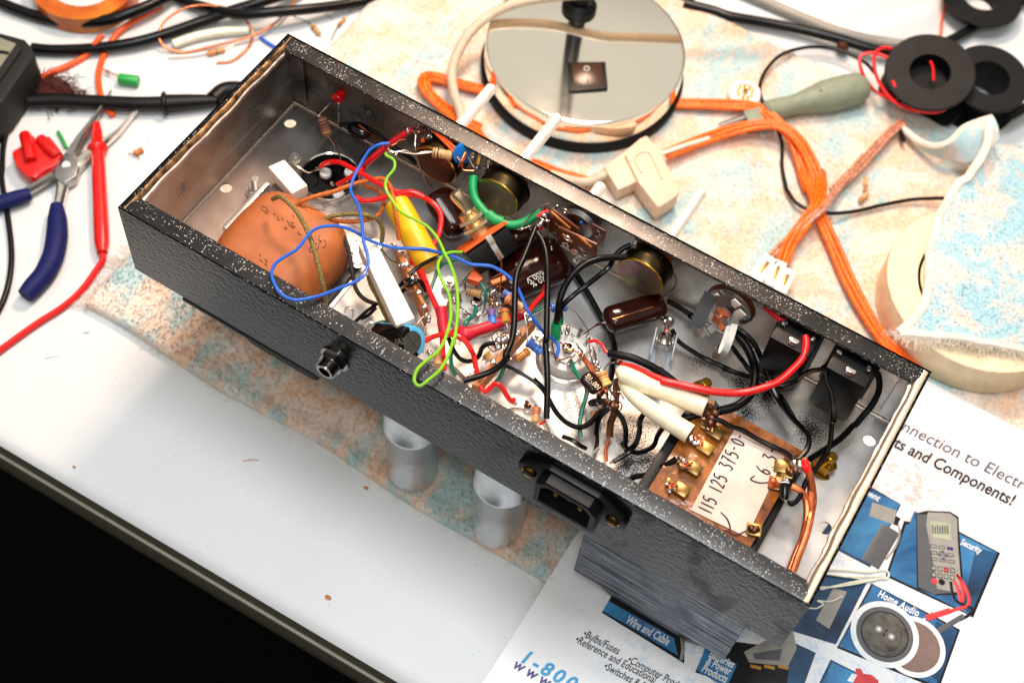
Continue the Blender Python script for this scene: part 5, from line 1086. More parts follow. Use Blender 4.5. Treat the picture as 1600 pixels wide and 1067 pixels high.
# ------------------------------------------------ right bay
W('f', 'cord_black', 1.6, [(745, 545, 40), (620, 545, 41), (500, 560, 42), (380, 610, 42), (290, 690, 40), (220, 800, 36), (180, 920, 32), (165, 1050, 26), ('g', 155, 120, 22)], 'double black cable curving to the green sleeved end', 12)
W('f', 'wire_black', 1.3, [(780, 440, 42), (700, 480, 40), (640, 540, 38), (600, 620, 34), (520, 690, 32), (420, 770, 32), (300, 860, 30), (200, 960, 26), ('g', 190, 80, 22)], 'thinner black wire behind the double cable')
W('f', 'wire_red', .8, [(755, 540, 41), (800, 520, 42), (870, 500, 42)])
W('g', 'sleeve_green', 2.4, [(158, 130, 22), (152, 200, 18), (145, 260, 14)], 'green heat-shrink at the cable end', 12)
W('f', 'wire_black', 1.5, [(120, 400, 6), (230, 560, 5), (330, 700, 4), (430, 860, 4), (540, 1060, 3), ('g', 600, 200, 3), ('g', 640, 330, 4), ('g', 630, 450, 6), ('g', 610, 580, 10), ('g', 600, 640, 14)], 'black wire lying diagonally on the plate')
W('f', 'wire_black', 1.4, [(400, 440, 8), (520, 500, 6), (620, 570, 4), (690, 620, 3)]); W('f', 'wire_black', 1.3, [(1080, 905, 4), (1180, 960, 4), (1330, 1060, 4), ('h', 170, 330, 5), ('h', 230, 360, 5)])
W('g', 'wire_black', 1.2, [(1120, 190, 12), (1170, 280, 8), (1280, 360, 6), (1400, 430, 4), (1600, 520, 4), ('h', 400, 690, 5), ('h', 520, 730, 6), ('h', 620, 760, 8), ('h', 740, 785, 12), ('h', 860, 785, 16)], 'black wire from the fuse holder')
m = MB(); m.m('burnt_metal').ball(P('g', 1490, 475, 5), 2, (2, 1, .6), 10)
# fuse holder
t = thing('fuse_holder', None, None); t['label'] = 'clear fuse holder with glass fuse and metal end caps'; t.parent = AMP; t.matrix_parent_inverse = AMP.matrix_world.inverted()
F1, F2 = P('g', 1065, 250, 9), P('g', 990, 590, 9); d = (F2 - F1).normalized()
m = MB(); m.m('clear_plastic').box((F1 + F2) / 2 - Vector((0, 0, 6.5)), (11, (F2 - F1).length + 6, 2.4), .5, X=Vector((-d.y, d.x, 0)))
side = Vector((-d.y, d.x, 0)).normalized()
for s_ in (-1, 1):
    m.prism([F1 + side * s_ * 4.6 + Vector((0, 0, 4)) - d * 2, F1 + side * s_ * 5.6 + Vector((0, 0, 4)) - d * 2, F2 + side * s_ * 5.6 - d * 12, F2 + side * s_ * 4.6 - d * 12], 10, .3)
m.build('holder', t)
m = MB(); m.m('clear_glass').cyl(F1, F2, 2.6); m.build('glass_tube', t); m = MB(); m.m('lead_metal').cyl(F1, F2, .35); m.build('element', t)
m = MB(); m.m('chrome').cyl(F1 - d * 1, F1 + d * 6, 3.3, bev=.4); m.cyl(F2 - d * 5, F2 + d * 1.5, 3.3, bev=.4); m.build('end_cap', t)
m = MB(); m.m('nickel')
for s_ in (-1, 1): m.box(F1 + side * s_ * 3.9 + d * 2, (.6, 5, 7), .2, X=side); 
m.build('clip', t)
blob('g', 1085, 115, 12, 2.9, 5, parent=t); blob('g', 1080, 190, 11, 1.6, 4, 'copper', parent=t)
m = MB(); m.m('solder').tube(pts('g', [(1085, 120, 12), (1075, 190, 11), (1068, 240, 10)]), 1.2, 8); m.build('terminal', t)
# open frame phone jack on the far wall
t = thing('phone_jack', None, None); t['label'] = 'open frame phone jack with bent spring contacts'; t.parent = AMP; t.matrix_parent_inverse = AMP.matrix_world.inverted()
jc = PY('h', 440, 270, 119); m = MB(); m.m('steel').lathe(jc, (0, 1, 0), [(0, 10.5), (.4, 11.4), (1.4, 11.4), (1.6, 9), (8, 8)], 40); m.build('frame_plate', t)
m = MB(); m.m('phenolic_brown').lathe(jc + Vector((0, 1.8, 0)), (0, 1, 0), [(0, 12.2), (1.2, 12.2)], 40); m.build('insulator', t)
pc_ = PY('h', 395, 305, 117.5); m = MB(); m.m('nickel').lathe(pc_, (0, 1, 0), [(0, 4.9), (-.6, 5.2), (-1, 4.6), (-.3, 3.6), (1, 3.6)], 32, False); m.m('copper').lathe(pc_ + Vector((0, .4, 0)), (0, 1, 0), [(0, .1), (0, 3.6)], 24, False); m.build('bore', t)
def strap(L, w_, mat, nm='contact_spring', th=.7):
    m = MB(); m.m(mat)
    for a_, b_ in zip(L[:-1], L[1:]):
        dd_ = b_ - a_; m.box((a_ + b_) / 2, (dd_.length + .3, w_, th), .2, X=dd_, Z=(.2, -.5, .8) if abs(dd_.normalized().dot(Vector((.2, -.5, .8)).normalized())) < .9 else (0, 1, 0))
    m.build(nm, t)
def band(L, w_, mat, nm='contact_spring'):
    m = MB(); m.m(mat); q = smooth(L, 6); K = len(q); rings = []
    for i_, p in enumerate(q):
        tg = (q[min(i_ + 1, K - 1)] - q[max(i_ - 1, 0)]).normalized(); sd = tg.cross(Vector((.15, -.75, .6)).normalized()).normalized(); nn = sd.cross(tg)
        rings.append([p + sd * w_ / 2 + nn * .35, p - sd * w_ / 2 + nn * .35, p - sd * w_ / 2 - nn * .35, p + sd * w_ / 2 - nn * .35])
    m.rings(rings); m.build(nm, t)
band([PY('h', 318, 175, 117), PY('h', 280, 250, 112), PY('h', 235, 350, 105), PY('h', 205, 425, 100)], 6.5, 'black_plastic', 'frame_arm')
band([PY('h', 196, 440, 99), PY('h', 240, 446, 98), PY('h', 285, 436, 97)], 4.6, 'steel', 'frame_foot')
band([PY('h', 398, 185, 116.5), PY('h', 402, 225, 115.5), PY('h', 405, 262, 114.5)], 7, 'steel')
band([PY('h', 455, 395, 112), PY('h', 430, 480, 106), PY('h', 405, 550, 101), PY('h', 395, 595, 98)], 4.2, 'spring_steel')
band([PY('h', 480, 385, 112), PY('h', 455, 470, 106), PY('h', 420, 560, 100), PY('h', 385, 605, 97), PY('h', 325, 600, 95)], 3.0, 'spring_steel')
band([PY('h', 300, 430, 106), PY('h', 350, 395, 109), PY('h', 430, 370, 112)], 3.4, 'steel'); band([PY('h', 330, 340, 112), PY('h', 370, 375, 110), PY('h', 400, 420, 108)], 2.6, 'copper')
for (x_, y_) in ((355, 200), (480, 240), (515, 310), (320, 330)): m = MB(); m.m('ceramic').box(PY('h', x_, y_, 117.3), (4.2, .8, 5), .3, X=(1, 0, -.5)); m.build('insulator_tab', t)
blob('h', 470, 385, 24, 1.3, 4, parent=t); blob('h', 350, 525, 14, 1.6, 2, parent=t)
# black box jacks
for (q1, q2, q3, q4, nm) in (((830, 375), (1045, 470), (920, 730), (705, 640), 'left black slide switch with a red lead'), ((1225, 560), (1440, 660), (1300, 940), (1085, 850), 'right black slide switch near the corner')):
    t = thing('slide_switch', None, None); t['label'] = nm; t.parent = AMP; t.matrix_parent_inverse = AMP.matrix_world.inverted()
    a_, b_ = PY('h', *q1, 126), PY('h', *q2, 126); cx = (a_.x + b_.x) / 2; wd = 19.5
    zt_ = 44; low = PY('h', *q4, 111); m = MB(); m.m('black_plastic').box((cx, 119, 28.5), (wd, 18.5, 31), .8); m.box((cx, 126.5, 29), (wd + 3, 3.5, 36), .5); m.build('body', t)
    for dx, mt in ((-7.5, 'solder'), (0, 'chrome'), (7, 'solder')):
        m = MB(); m.m(mt)
        if mt == 'chrome': m.box((cx + dx + .5, 113.5, 44.6), (4.4, 2.2, 1.6), .3); m.m('switch_brown').box((cx + dx + .5, 111.6, 43.8), (3.6, 2.2, 2.6), .3)
        else:
            for _ in range(4): m.ball((cx + dx + random.uniform(-.7, .7), 119 + random.uniform(-.8, .8), 45 + random.uniform(-.5, .6)), random.uniform(.9, 1.5), (1, 1, .8), 10, .1)
        m.build('terminal', t)
    m = MB(); m.m('nickel').cyl((cx + 1, W_ + .1, 30), (cx + 1, W_ + 12, 30), 2.4, bev=.4); m.build('lever', t)
W('h', 'wire_dark_red', 1.4, [(690, 262, 42), (740, 310, 43), (790, 350, 43), (835, 368, 43)], 'dark red wire tucked under the back rim')
W('h', 'wire_red', 1.7, [(970, 465, 45), (975, 530, 44), (950, 620, 42), (880, 700, 40), (800, 770, 38), (720, 810, 36), (620, 842, 35), (500, 862, 34), (350, 855, 34), (200, 825, 34), (60, 795, 33), (-20, 780, 32), ('g', 1400, 695, 32), ('g', 1200, 650, 31), ('g', 1050, 610, 30), ('g', 900, 550, 28), ('g', 800, 505, 26), ('g', 700, 485, 24)], 'long red wire sweeping across the right bay', 12)
W('g', 'sleeve_black', 1.9, [(595, 385, 20), (680, 400, 22), (780, 420, 23), (900, 470, 22), (1010, 530, 20), (1110, 600, 18), (1200, 680, 15), (1270, 740, 12)], 'black sleeve with a thin red core', 12)
W('g', 'wire_red', .75, [(430, 288, 16), (480, 280, 18), (530, 310, 19), (570, 370, 20), (600, 382, 20)])
lead('g', [(545, 530, 20), (580, 480, 22), (640, 460, 24), (680, 470, 24)], .5); blob('g', 680, 460, 24, 1.7, 5, 'burnt_metal')
W('h', 'cord_black', 2.1, [(490, 450, 22), (560, 540, 22), (610, 650, 22), (620, 760, 24), (590, 870, 26), (500, 950, 27), (380, 985, 27), ('i', 640, 190, 27)], 'thick black cable dropping from the phone jack', 12)
W('h', 'wire_black', 1.3, [(490, 410, 26), (560, 460, 26), (620, 530, 24), (670, 640, 20), (710, 740, 16), (760, 870, 14), (830, 980, 14), (900, 1060, 14), ('i', 1060, 80, 14), ('i', 1110, 190, 16), ('i', 1200, 290, 20), ('i', 1260, 370, 24), ('i', 1250, 450, 26), ('i', 1190, 525, 26)], 'black wire winding to the transformer terminals')
W('h', 'wire_black', 1.2, [(460, 540, 18), (520, 620, 20), (600, 720, 22), (700, 790, 24), (800, 815, 24), (900, 780, 26), (980, 720, 30), (1080, 698, 34), (1140, 705, 36)], 'black wire pair twisted toward the right switch')
W('h', 'cord_brown', .9, [(920, 770, 27), (980, 728, 30), (1050, 705, 33), (1130, 712, 35)]); W('h', 'wire_black', 1.3, [(1090, 690, 30), (1150, 650, 34), (1200, 595, 38)])
W('h', 'wire_black', 1.2, [(1110, 715, 40), (1120, 790, 39), (1150, 860, 38), (1165, 960, 36), (1170, 1060, 32), ('i', 1430, 150, 27), ('i', 1420, 300, 24), ('i', 1400, 440, 20), ('i', 1330, 560, 22), ('i', 1250, 660, 24), ('i', 1200, 780, 24), ('i', 1150, 830, 24), ('i', 1110, 820, 24)], 'thin black wire dropping from the right switch')
W('h', 'wire_black', 1.5, [(1430, 680, 40), (1480, 750, 36), (1480, 850, 30), (1430, 950, 24), (1370, 1020, 20), (1320, 1080, 16), ('i', 1570, 290, 14), ('i', 1480, 380, 14), ('i', 1380, 450, 16), ('i', 1270, 520, 20)], 'curved black wire in the right corner')
for (c_, x_, y_, rr_) in (('h', 240, 850, 5), ('i', 1370, 560, 5.4)):
    p_ = P(c_, x_, y_, 3); m = MB(); m.m('brass'); m.lathe(p_ - Vector((0, 0, 3)), (.3, .2, 1), [(0, rr_ + 1), (.8, rr_ + 1)], 24); xx, yy, zz = frame(Vector((.15, .1, 1)))
    m.rings([[p_ + zz * k + (xx * math.cos(math.radians(60 * i)) + yy * math.sin(math.radians(60 * i))) * rr_ * s_ for i in range(6)] for k, s_ in ((-2, 1), (3, 1), (3.4, .9))]); m.lathe(p_, zz, [(3, 2.6), (9, 2.5), (9.4, 2)], 20); part(m, 'brass_standoff', 'dull brass nut and stud')
# cream sleeves
m = MB(); m.m('sleeve_cream').tube(pts('g', [(655, 560, 26), (700, 555, 27), (800, 600, 27), (900, 650, 27), (1050, 700, 27), (1200, 755, 27), (1400, 835, 28)]), [1.4, 3.8, 4.2, 4.4, 3.9, 4.2, 4.6, 4.4], 20); part(m, 'heatshrink_sleeve', 'upper cream heat-shrink sleeve')
m = MB(); m.m('sleeve_cream').tube(pts('g', [(680, 610, 22), (760, 700, 24), (900, 820, 25), (1050, 920, 26), (1180, 1000, 26), (1270, 1055, 26)]), [1.2, 2.6, 3.4, 3.9, 4.2, 4.4, 4.5, 4.6], 20); cs = part(m, 'heatshrink_sleeve', 'lower cream heat-shrink sleeve')
pe = P('g', 1275, 1058, 26); pd = (pe - P('g', 1180, 1000, 26)).normalized(); m = MB(); m.m('phenolic_brown').lathe(pe, pd, [(.05, 3.9), (.06, .1)], 20, False); m.build('sleeve_mouth', cs)
# ground joint cluster and black leads
for (x, y, r_, mt) in ((620, 770, 2.4, 'solder'), (600, 740, 1.8, 'solder'), (640, 820, 2.2, 'burnt_metal'), (610, 700, 1.6, 'solder'), (590, 800, 1.8, 'burnt_metal'), (470, 470, 1.8, 'solder'), (500, 500, 1.6, 'solder'), (355, 385, 1.2, 'solder'), (160, 440, 1.0, 'solder')): blob('g', x, y, 18 if x > 400 else 12, r_, 5, mt)
W('g', 'copper', 1.3, [(360, 400, 14), (410, 460, 17), (455, 530, 18), (500, 610, 19), (550, 680, 18), (600, 730, 18)], 'brown tarnished bus wire')
W('g', 'burnt_metal', 1.7, [(665, 600, 22), (655, 680, 20), (640, 780, 18), (640, 880, 14), (610, 960, 10), (600, 1080, 6)], 'brown sleeved bus wire down to the plate'); W('g', 'phenolic_brown', 1.2, [(670, 590, 22), (668, 700, 20), (655, 820, 17), (650, 900, 12)])
W('g', 'wire_teal', 1.1, [(275, 445, 12), (310, 530, 16), (370, 610, 17), (410, 680, 16), (400, 760, 14), (370, 860, 11), (350, 980, 8), (360, 1080, 6)], 'teal wire from the second socket to the front')
W('g', 'wire_black', 1.25, [(-30, 600, 8), (40, 670, 8), (100, 780, 8), (160, 880, 8), (240, 960, 9), (340, 1000, 10), (430, 970, 12), (500, 890, 15), (580, 815, 17)], 'black wire sagging across the plate')
W('g', 'wire_black', 1.2, [(600, 840, 17), (540, 890, 15), (500, 960, 12), (490, 1060, 8)]); W('g', 'wire_black', 1.25, [(650, 860, 16), (700, 920, 14), (730, 1000, 12), (735, 1090, 8)])
W('g', 'wire_black', 1.1, [(570, 780, 18), (500, 775, 18), (440, 790, 18), (450, 808, 18), (520, 795, 18), (580, 790, 18)]); W('g', 'wire_black', 1.2, [(510, 750, 18), (545, 700, 18), (600, 640, 17), (630, 520, 14)])
W('i', 'wire_black', 1.25, [(120, 200, 14), (90, 250, 13), (85, 330, 12), (60, 410, 10), (20, 450, 8), (-20, 460, 7)]); W('i', 'wire_black', 1.2, [(250, 300, 18), (210, 360, 14), (180, 430, 10), (100, 470, 8), (40, 470, 8), (-10, 440, 9), (-40, 400, 10)], 'black wire looping to the transformer lugs')
W('k', 'wire_black', 1.1, [(880, 20, 14), (880, 80, 11), (930, 110, 9), (900, 120, 9), (850, 150, 8), (790, 185, 7)]); W('k', 'wire_black', 1.1, [(440, 10, 8), (500, 30, 9), (560, 70, 8), (600, 90, 5)]); W('k', 'wire_black', .9, [(680, -10, 6), (680, 60, 5), (665, 110, 4)])
W('i', 'wire_black', 1.3, [(545, 210, 24), (480, 220, 22), (380, 245, 20)], None); W('i', 'wire_black', 1.3, [(340, 515, 22), (290, 550, 20), (240, 575, 18), (200, 610, 14), (130, 630, 10), (50, 645, 7), (-10, 680, 5)], 'kinked black wire leaving the second lug')
W('i', 'wire_black', 1.2, [(590, 240, 27), (650, 255, 27), (720, 295, 26), (800, 320, 24), (900, 380, 23), (1000, 430, 23), (1090, 470, 24), (1140, 510, 25)], 'black wire lying along the transformer tape')
W('k', 'copper', .9, [(745, 180, 5), (740, 110, 6), (760, 30, 9)])
m = MB(); m.m('ceramic').lathe(P('g', 470, 900, 3), (0, 0, 1), [(0, 4), (5, 4), (6, 3)], 20); part(m, 'ceramic_post')
for c_, L in (('k', [(650, 130, 4), (690, 85, 6)]), ('k', [(770, 190, 4), (805, 180, 6)])): lead(c_, L, .8, 'tape_cream' if 0 else 'nickel')
# socket B details
for (x, y) in ((190, 215), (240, 215), (290, 235)): blob('g', x, y, 13, 1.2, 3)
lead('g', [(200, 330, 14), (240, 300, 16), (260, 330, 16), (220, 360, 15), (280, 360, 15)], .35, 'gold_pin'); lead('g', [(180, 290, 14), (230, 320, 15), (320, 370, 14), (350, 390, 14)], .35, 'copper_bare')
W('d', 'wire_blue', .85, [(0, 155, 30), (100, 158, 32), (200, 175, 34), (280, 195, 36), (380, 225, 37), (500, 280, 38), (600, 290, 38), (680, 300, 38), (770, 345, 38), (860, 420, 38), (920, 520, 36), (970, 640, 34), (1040, 750, 30), (1120, 850, 24), (1200, 910, 18), (1240, 970, 16), (1225, 1050, 15), ('g', 150, 430, 14)], 'blue hook-up wire ending at the second socket')
W('d', 'wire_blue', .5, [(1225, 1040, 15), (1240, 1000, 16)])
# braided copper-coloured cable pairs at the right
for k, L in enumerate(([(1140, 710, 24), (1200, 740, 24), (1240, 800, 22), (1250, 880, 20), (1240, 980, 18), (1215, 1080, 17), (1175, 1170, 16), (1130, 1290, 14)], [(1225, 520, 27), (1245, 570, 27), (1265, 620, 26), (1285, 720, 22), (1290, 820, 18), (1270, 930, 20), (1250, 1020, 19), (1220, 1110, 18), (1185, 1200, 17), (1150, 1300, 15)], [(1265, 620, 25), (1275, 720, 21), (1275, 830, 20), (1258, 930, 19), (1235, 1020, 18), (1205, 1110, 16), (1160, 1210, 15), (1120, 1310, 13)])):
    W('i', 'speaker_clear' if k == 9 else 'copper', 1.7, L, 'copper braided lead leaving the transformer' if k == 1 else None, 10)
W('i', 'wire_red', 1.9, [(1228, 535, 28), (1240, 575, 28), (1255, 605, 27)], 'short red tipped end', 10)

# extra fine leads, solder and small parts crowding the two sockets and the ground point
rs = random.Random(21)
for (c_, cx_, cy_, r_, z_) in (('d', 560, 580, 150, 15), ('g', 260, 340, 150, 15), ('g', 600, 780, 120, 17), ('e', 1180, 290, 110, 18), ('d', 745, 545, 90, 20), ('d', 20, 440, 70, 20)):
    for q_ in range(5):
        a = rs.uniform(0, 6.28); b_ = a + rs.uniform(.7, 2.2); p_ = [(cx_ + r_ * .5 * math.cos(a), cy_ + r_ * .5 * math.sin(a), z_), (cx_ + r_ * .9 * math.cos((a + b_) / 2), cy_ + r_ * .9 * math.sin((a + b_) / 2), z_ + rs.uniform(2, 7)), (cx_ + r_ * math.cos(b_), cy_ + r_ * math.sin(b_), z_ - rs.uniform(0, 5))]
        lead(c_, p_, rs.uniform(.28, .4), rs.choice(['lead_metal', 'lead_metal', 'copper_bare']))
    blob(c_, cx_ + rs.uniform(-50, 50), cy_ + rs.uniform(-50, 50), z_, 1.2, 4)
resistor('d', (640, 560, 17), (700, 600, 17), 'res_brown', ['band_gold', 'band_red'], 1.6)
resistor('b', (1240, 560, 15), (1290, 680, 14), 'res_tan', ['band_red', 'band_brown', 'band_gold'], 1.8)
resistor('g', (470, 860, 12), (480, 960, 9), 'res_tan', ['band_orange', 'band_orange'], 2.0)
resistor('e', (1060, 380, 18), (1110, 440, 16), 'res_tan', ['band_gold', 'band_gold'], 1.9)
W('e', 'wire_black', .9, [(20, 100, 8), (90, 60, 10), (150, 0, 12)])
W('b', 'wire_black', 1.0, [(1220, 830, 18), (1280, 780, 22), (1360, 740, 22), (1420, 830, 18)], 'black wires pinched through the tag strip')
W('b', 'wire_black', 1.0, [(1200, 780, 18), (1260, 730, 22), (1330, 760, 22)])
W('d', 'wire_teal', .8, [(545, 300, 24), (545, 350, 22), (540, 400, 20)])
lead('b', [(1050, 480, 8), (1110, 560, 14), (1180, 600, 18), (1215, 640, 18)], .4); lead('b', [(1120, 430, 20), (1160, 440, 20), (1180, 520, 18)], .5)
for (x, y) in ((1150, 450), (1215, 610), (1280, 740), (1420, 1030)): blob('b', x, y, 19, 1.5, 4)

# ------------------------------------------------------------------ bench clutter
G = None
def cord(c, mat, r, L, name, label, cat='cable', n=12, group=None):
    group = group or {'power_cable': 'thick black power cables along the back of the bench', 'orange_wire_offcut': 'stiff orange wire offcuts', 'wire_scrap': 'short coloured wire scraps'}.get(name)
    return wire(c, mat, r, L, name, None, label, n, cat=cat, group=group)
# lamp: mirror base with rocker switch, neck rising out of view
LB = Vector((86.5, 306, -86)); t = thing('desk_lamp', 'polished round lamp base with a black rocker switch standing on the towel', 'lamp', LB)
m = MB(); m.m('foot_rubber').lathe(LB, (0, 0, 1), [(0, 61), (.5, 63.3), (6.5, 63.8), (8, 62.6)], 96); m.build('rubber_foot', t)
m = MB(); m.m('mirror').lathe(LB, (0, 0, 1), [(8, 61.8), (23.5, 61.8), (24.8, 61.3), (25.4, 60.4), (25.5, 59.6), (25.5, .1)], 128); m.build('base', t)
sw = P('F', 918, 119, -60); m = MB(); m.m('black_plastic')
qd = [P('r', 555, 372, -58.6), P('r', 785, 368, -58.6), P('r', 800, 525, -58.6), P('r', 568, 543, -58.6)]
m.prism(qd, 2, .4); s1 = m.build('rocker_switch', t)
cx = sum(qd, Vector()) / 4; X = (qd[1] - qd[0]).normalized(); m = MB(); m.m('switch_brown').box(cx + Vector((0, 0, .2)) , (X.x and (qd[1] - qd[0]).length * .78, (qd[3] - qd[0]).length * .74, 1.6), .5, X=X, Z=(.05, -.14, 1)); m.build('rocker', s1)
m = MB(); m.m('print_grey').lathe(P('r', 673, 410, -57.0), (.05, -.14, 1), [(0, 1.9), (.25, 1.9), (.25, 1.1), (0, 1.1)], 24, False); m.box(P('r', 680, 475, -57.2), (.7, 3.0, .3), X=X); m.build('switch_mark', s1)
nk = P('F', 905, 12, -60); m = MB(); m.m('black_plastic'); m.tube([nk, nk + Vector((-2, 2, 60)), nk + Vector((-8, 20, 200)), nk + Vector((-20, 70, 380)), nk + Vector((-24, 130, 500)), nk + Vector((-16, 185, 590)), nk + Vector((0, 205, 640))], 5.5, 16); m.lathe(nk, (0, 0, 1), [(-.2, 11), (2, 11), (6, 7)], 24); m.build('neck', t)
# beige cord curling round the lamp base
cord('q', 'cord_beige', 3.1, [(4200, -500, -20), (3500, -260, -24), (2900, -130, -34), (2300, -60, -40), (2100, -40, -42), (1800, -20, -48), (1560, 20, -52), (1400, 90, -56), (1270, 200, -60), (1190, 340, -66), (1165, 450, -70), (1180, 560, -74), (1215, 660, -77), (1230, 740, -79)], 'lamp_cord', 'thick beige cord arching over the left side of the lamp base')
# thick black cables at top left
cord('o', 'cord_black', 3.6, [(-120, -60, -86), (0, 15, -86), (120, 65, -86), (280, 115, -86), (450, 135, -84), (620, 125, -80), (800, 70, -78), (960, 0, -80), (1060, -60, -84)], 'power_cable', 'thick black cable curving down across the top left corner')
cord('o', 'cord_black', 3.5, [(190, 290, -86), (330, 300, -86), (560, 290, -85), (800, 255, -84), (1000, 200, -84), (1200, 130, -84), (1400, 60, -80), (1600, 0, -78), (1800, -60, -84)], 'power_cable', 'thick black cable running from the meter up to the right')
cord('o', 'cord_black', 3.4, [(1000, -60, -86), (1080, 0, -86), (1200, 40, -84), (1400, 85, -78), (1600, 75, -76), (1800, 60, -78), (2100, 20, -84), (2400, -60, -86)], 'power_cable', 'thick black cable crossing along the top edge left of the lamp')
# amber tape roll at the top left
m = MB(); c_ = P('o', 520, -30, -89); m.m('amber_plastic').lathe(c_, (0, 0, 1), [(0, 22), (0, 33), (12, 33), (12, 22)], 60, False); m.m('switch_brown').lathe(c_, (0, 0, 1), [(0, 21.8), (12, 21.8)], 40, False)
m.build('amber_tape_roll', None, 'translucent amber tape roll behind the curved black cable at the top left', 'tape')
# orange and copper offcuts
cord('o', 'wire_orange', 1.9, [(960, 40, -88), (860, 90, -86), (760, 150, -86), (690, 210, -87), (640, 290, -88), (600, 380, -88), (585, 470, -88), (600, 570, -88), (640, 650, -88), (675, 690, -88)], 'orange_wire_offcut', 'orange stiff wire bending down between cable and probe', 'wire')
cord('o', 'wire_orange', 1.9, [(610, 210, -80), (560, 270, -83), (500, 340, -88), (400, 395, -88), (300, 435, -88), (220, 475, -87), (180, 520, -85)], 'orange_wire_offcut', 'orange wire offcut under the cable next to the copper wool', 'wire')
cord('o', 'copper_bare', .8, [(1290, 375, -89), (1380, 365, -89), (1460, 300, -88), (1500, 240, -88), (1490, 160, -85), (1400, 70, -80), (1260, 35, -78), (1120, 45, -78), (1000, 110, -80), (945, 200, -82), (980, 280, -86), (1100, 312, -89), (1250, 280, -88), (1420, 240, -86), (1540, 200, -85), (1660, 120, -84), (1760, 0, -84)], 'copper_wire_loop', 'thin bare copper wire loop lying over the white tube', 'wire')
cord('o', 'tube_white', 3.0, [(1030, 268, -86.5), (1150, 225, -86.5), (1300, 195, -86.5), (1480, 180, -86.5)], 'plastic_tube', 'short length of whitish plastic tubing under the copper loop', 'tube')
# copper wool
m = MB(); m.m('wool_brown'); c0 = P('o', 330, 540, -86)
for _ in range(260):
    a = random.uniform(0, 6.28); r0 = min(1.5, abs(random.gauss(0, 1))) * 8; p0 = c0 + Vector((math.cos(a) * r0 * 1.3, math.sin(a) * r0, random.uniform(-3, 2.5))); L = [p0]
    for k in range(4): L.append(L[-1] + Vector((random.uniform(-4, 4), random.uniform(-4, 4), random.uniform(-1.2, 1.2))))
    for p in L: p.z = max(p.z, -89.4)
    m.tube(L, .22, 4)
m.ball(c0, 9, (1.3, 1, .3), 14, .1)
m.build('copper_wool', None, 'dark brown clump of copper wool tucked behind the black probe', 'wool')
# multimeter
t = thing('multimeter', 'dark hand held meter with a grey display at the left edge', 'multimeter', (-200, 110, -90))
ZM = -62; a, b, c_, d = P('F', 40, 52, ZM), P('F', 61, 96, ZM), P('o', 130, 500, ZM), P('o', -60, 800, ZM)
m = MB(); m.m('meter_case').prism([P('o', -300, 100, ZM), P('o', -20, 185, ZM), P('o', 150, 230, ZM), P('o', 190, 275, ZM), P('o', 205, 330, ZM), P('o', 20, 600, ZM), P('o', -180, 780, ZM), P('o', -500, 640, ZM)], 27.5, 3.2); m.build('case', t)
m = MB(); m.m('meter_case').prism([P('o', -200, 160, ZM + 2), P('o', 0, 200, ZM + 2), P('o', 120, 240, ZM + 2), P('o', 130, 290, ZM + 2), P('o', -60, 560, ZM + 2), P('o', -300, 520, ZM + 2)], 3, 1.2); m.build('front_bezel', t)
m = MB(); m.m('lcd').prism([P('o', -160, 205, ZM + 2.4), P('o', 0, 225, ZM + 2.4), P('o', 95, 262, ZM + 2.4), P('o', 0, 400, ZM + 2.4), P('o', -160, 380, ZM + 2.4)], .8, .2); m.build('display', t)
m = MB(); m.m('print_black').prism([P('o', -100, 285, ZM + 2.7), P('o', 55, 308, ZM + 2.7), P('o', 50, 326, ZM + 2.7), P('o', -100, 305, ZM + 2.7)], .2); m.build('display_bar', t)
# black probe and its lead
t = thing('scope_probe', 'long black probe with a finger guard pushed behind the chassis corner', 'probe', P('o', 900, 600, -88))
def tb(L, r, c='o'): 
    mm = MB(); mm.m('black_plastic').tube([P(c, *q) for q in L], r, 18); return mm
tb([(170, 605, -84), (330, 600, -84), (560, 610, -84), (800, 620, -83.5), (970, 618, -83.5)], 4.4).build('barrel', t)
mm = MB(); a, b = P('o', 965, 618, -83.5), P('o', 1290, 600, -84); mm.m('black_plastic').lathe(a, b - a, [(0, 6.0), (1, 7.2), (2.4, 7.2), (3, 5.4), (16, 4.8), ((b - a).length, 3.6)], 30); mm.build('finger_guard', t)
tb([(1270, 595, -84), (1330, 545, -84), (1400, 535, -84), (1500, 545, -84)], 5.2).build('probe_hook', t)
cord('o', 'cord_black', 1.7, [(190, 605, -84), (110, 660, -86), (50, 760, -88), (20, 870, -88), (12, 1000, -88), ('t', 10, 120, -88), ('t', 45, 330, -88), ('t', 62, 520, -88), ('t', 40, 690, -88), ('t', -20, 830, -88), ('t', -120, 950, -88)], 'probe_lead', 'slim black lead running down the left edge from the probe')
# green connector
a, b = P('o', 705, 470, -86), P('o', 825, 485, -86); m = MB(); t = thing('wire_connector', 'small bright green cylindrical connector with a bare lead lying on the table', 'connector', a)
m.m('green_plastic').lathe(a, b - a, [(0, 2.6), (.6, 3.4), ((b - a).length - .6, 3.4), ((b - a).length, 3.1), ((b - a).length - .5, 1.8)], 24); m.build('sleeve', t)
m = MB(); m.m('lead_metal').tube(pts('o', [(705, 455, -86), (660, 435, -87), (615, 415, -88)]), .5, 6); m.m('solder').ball(P('o', 645, 430, -87), 1.6, (1.4, .8, .8), 10, .1); m.build('lead', t)
cord('o', 'green_plastic', 1.2, [(345, 785, -88.8), (370, 830, -88.8), (395, 885, -88.8)], 'wire_scrap', 'short scrap of green wire above the red clip', 'wire')
cord('o', 'wire_blue', 1.2, [(1550, 225, -88.8), (1590, 255, -88.8), (1640, 285, -88.8)], 'wire_scrap', 'short blue scrap near the chassis corner', 'wire')
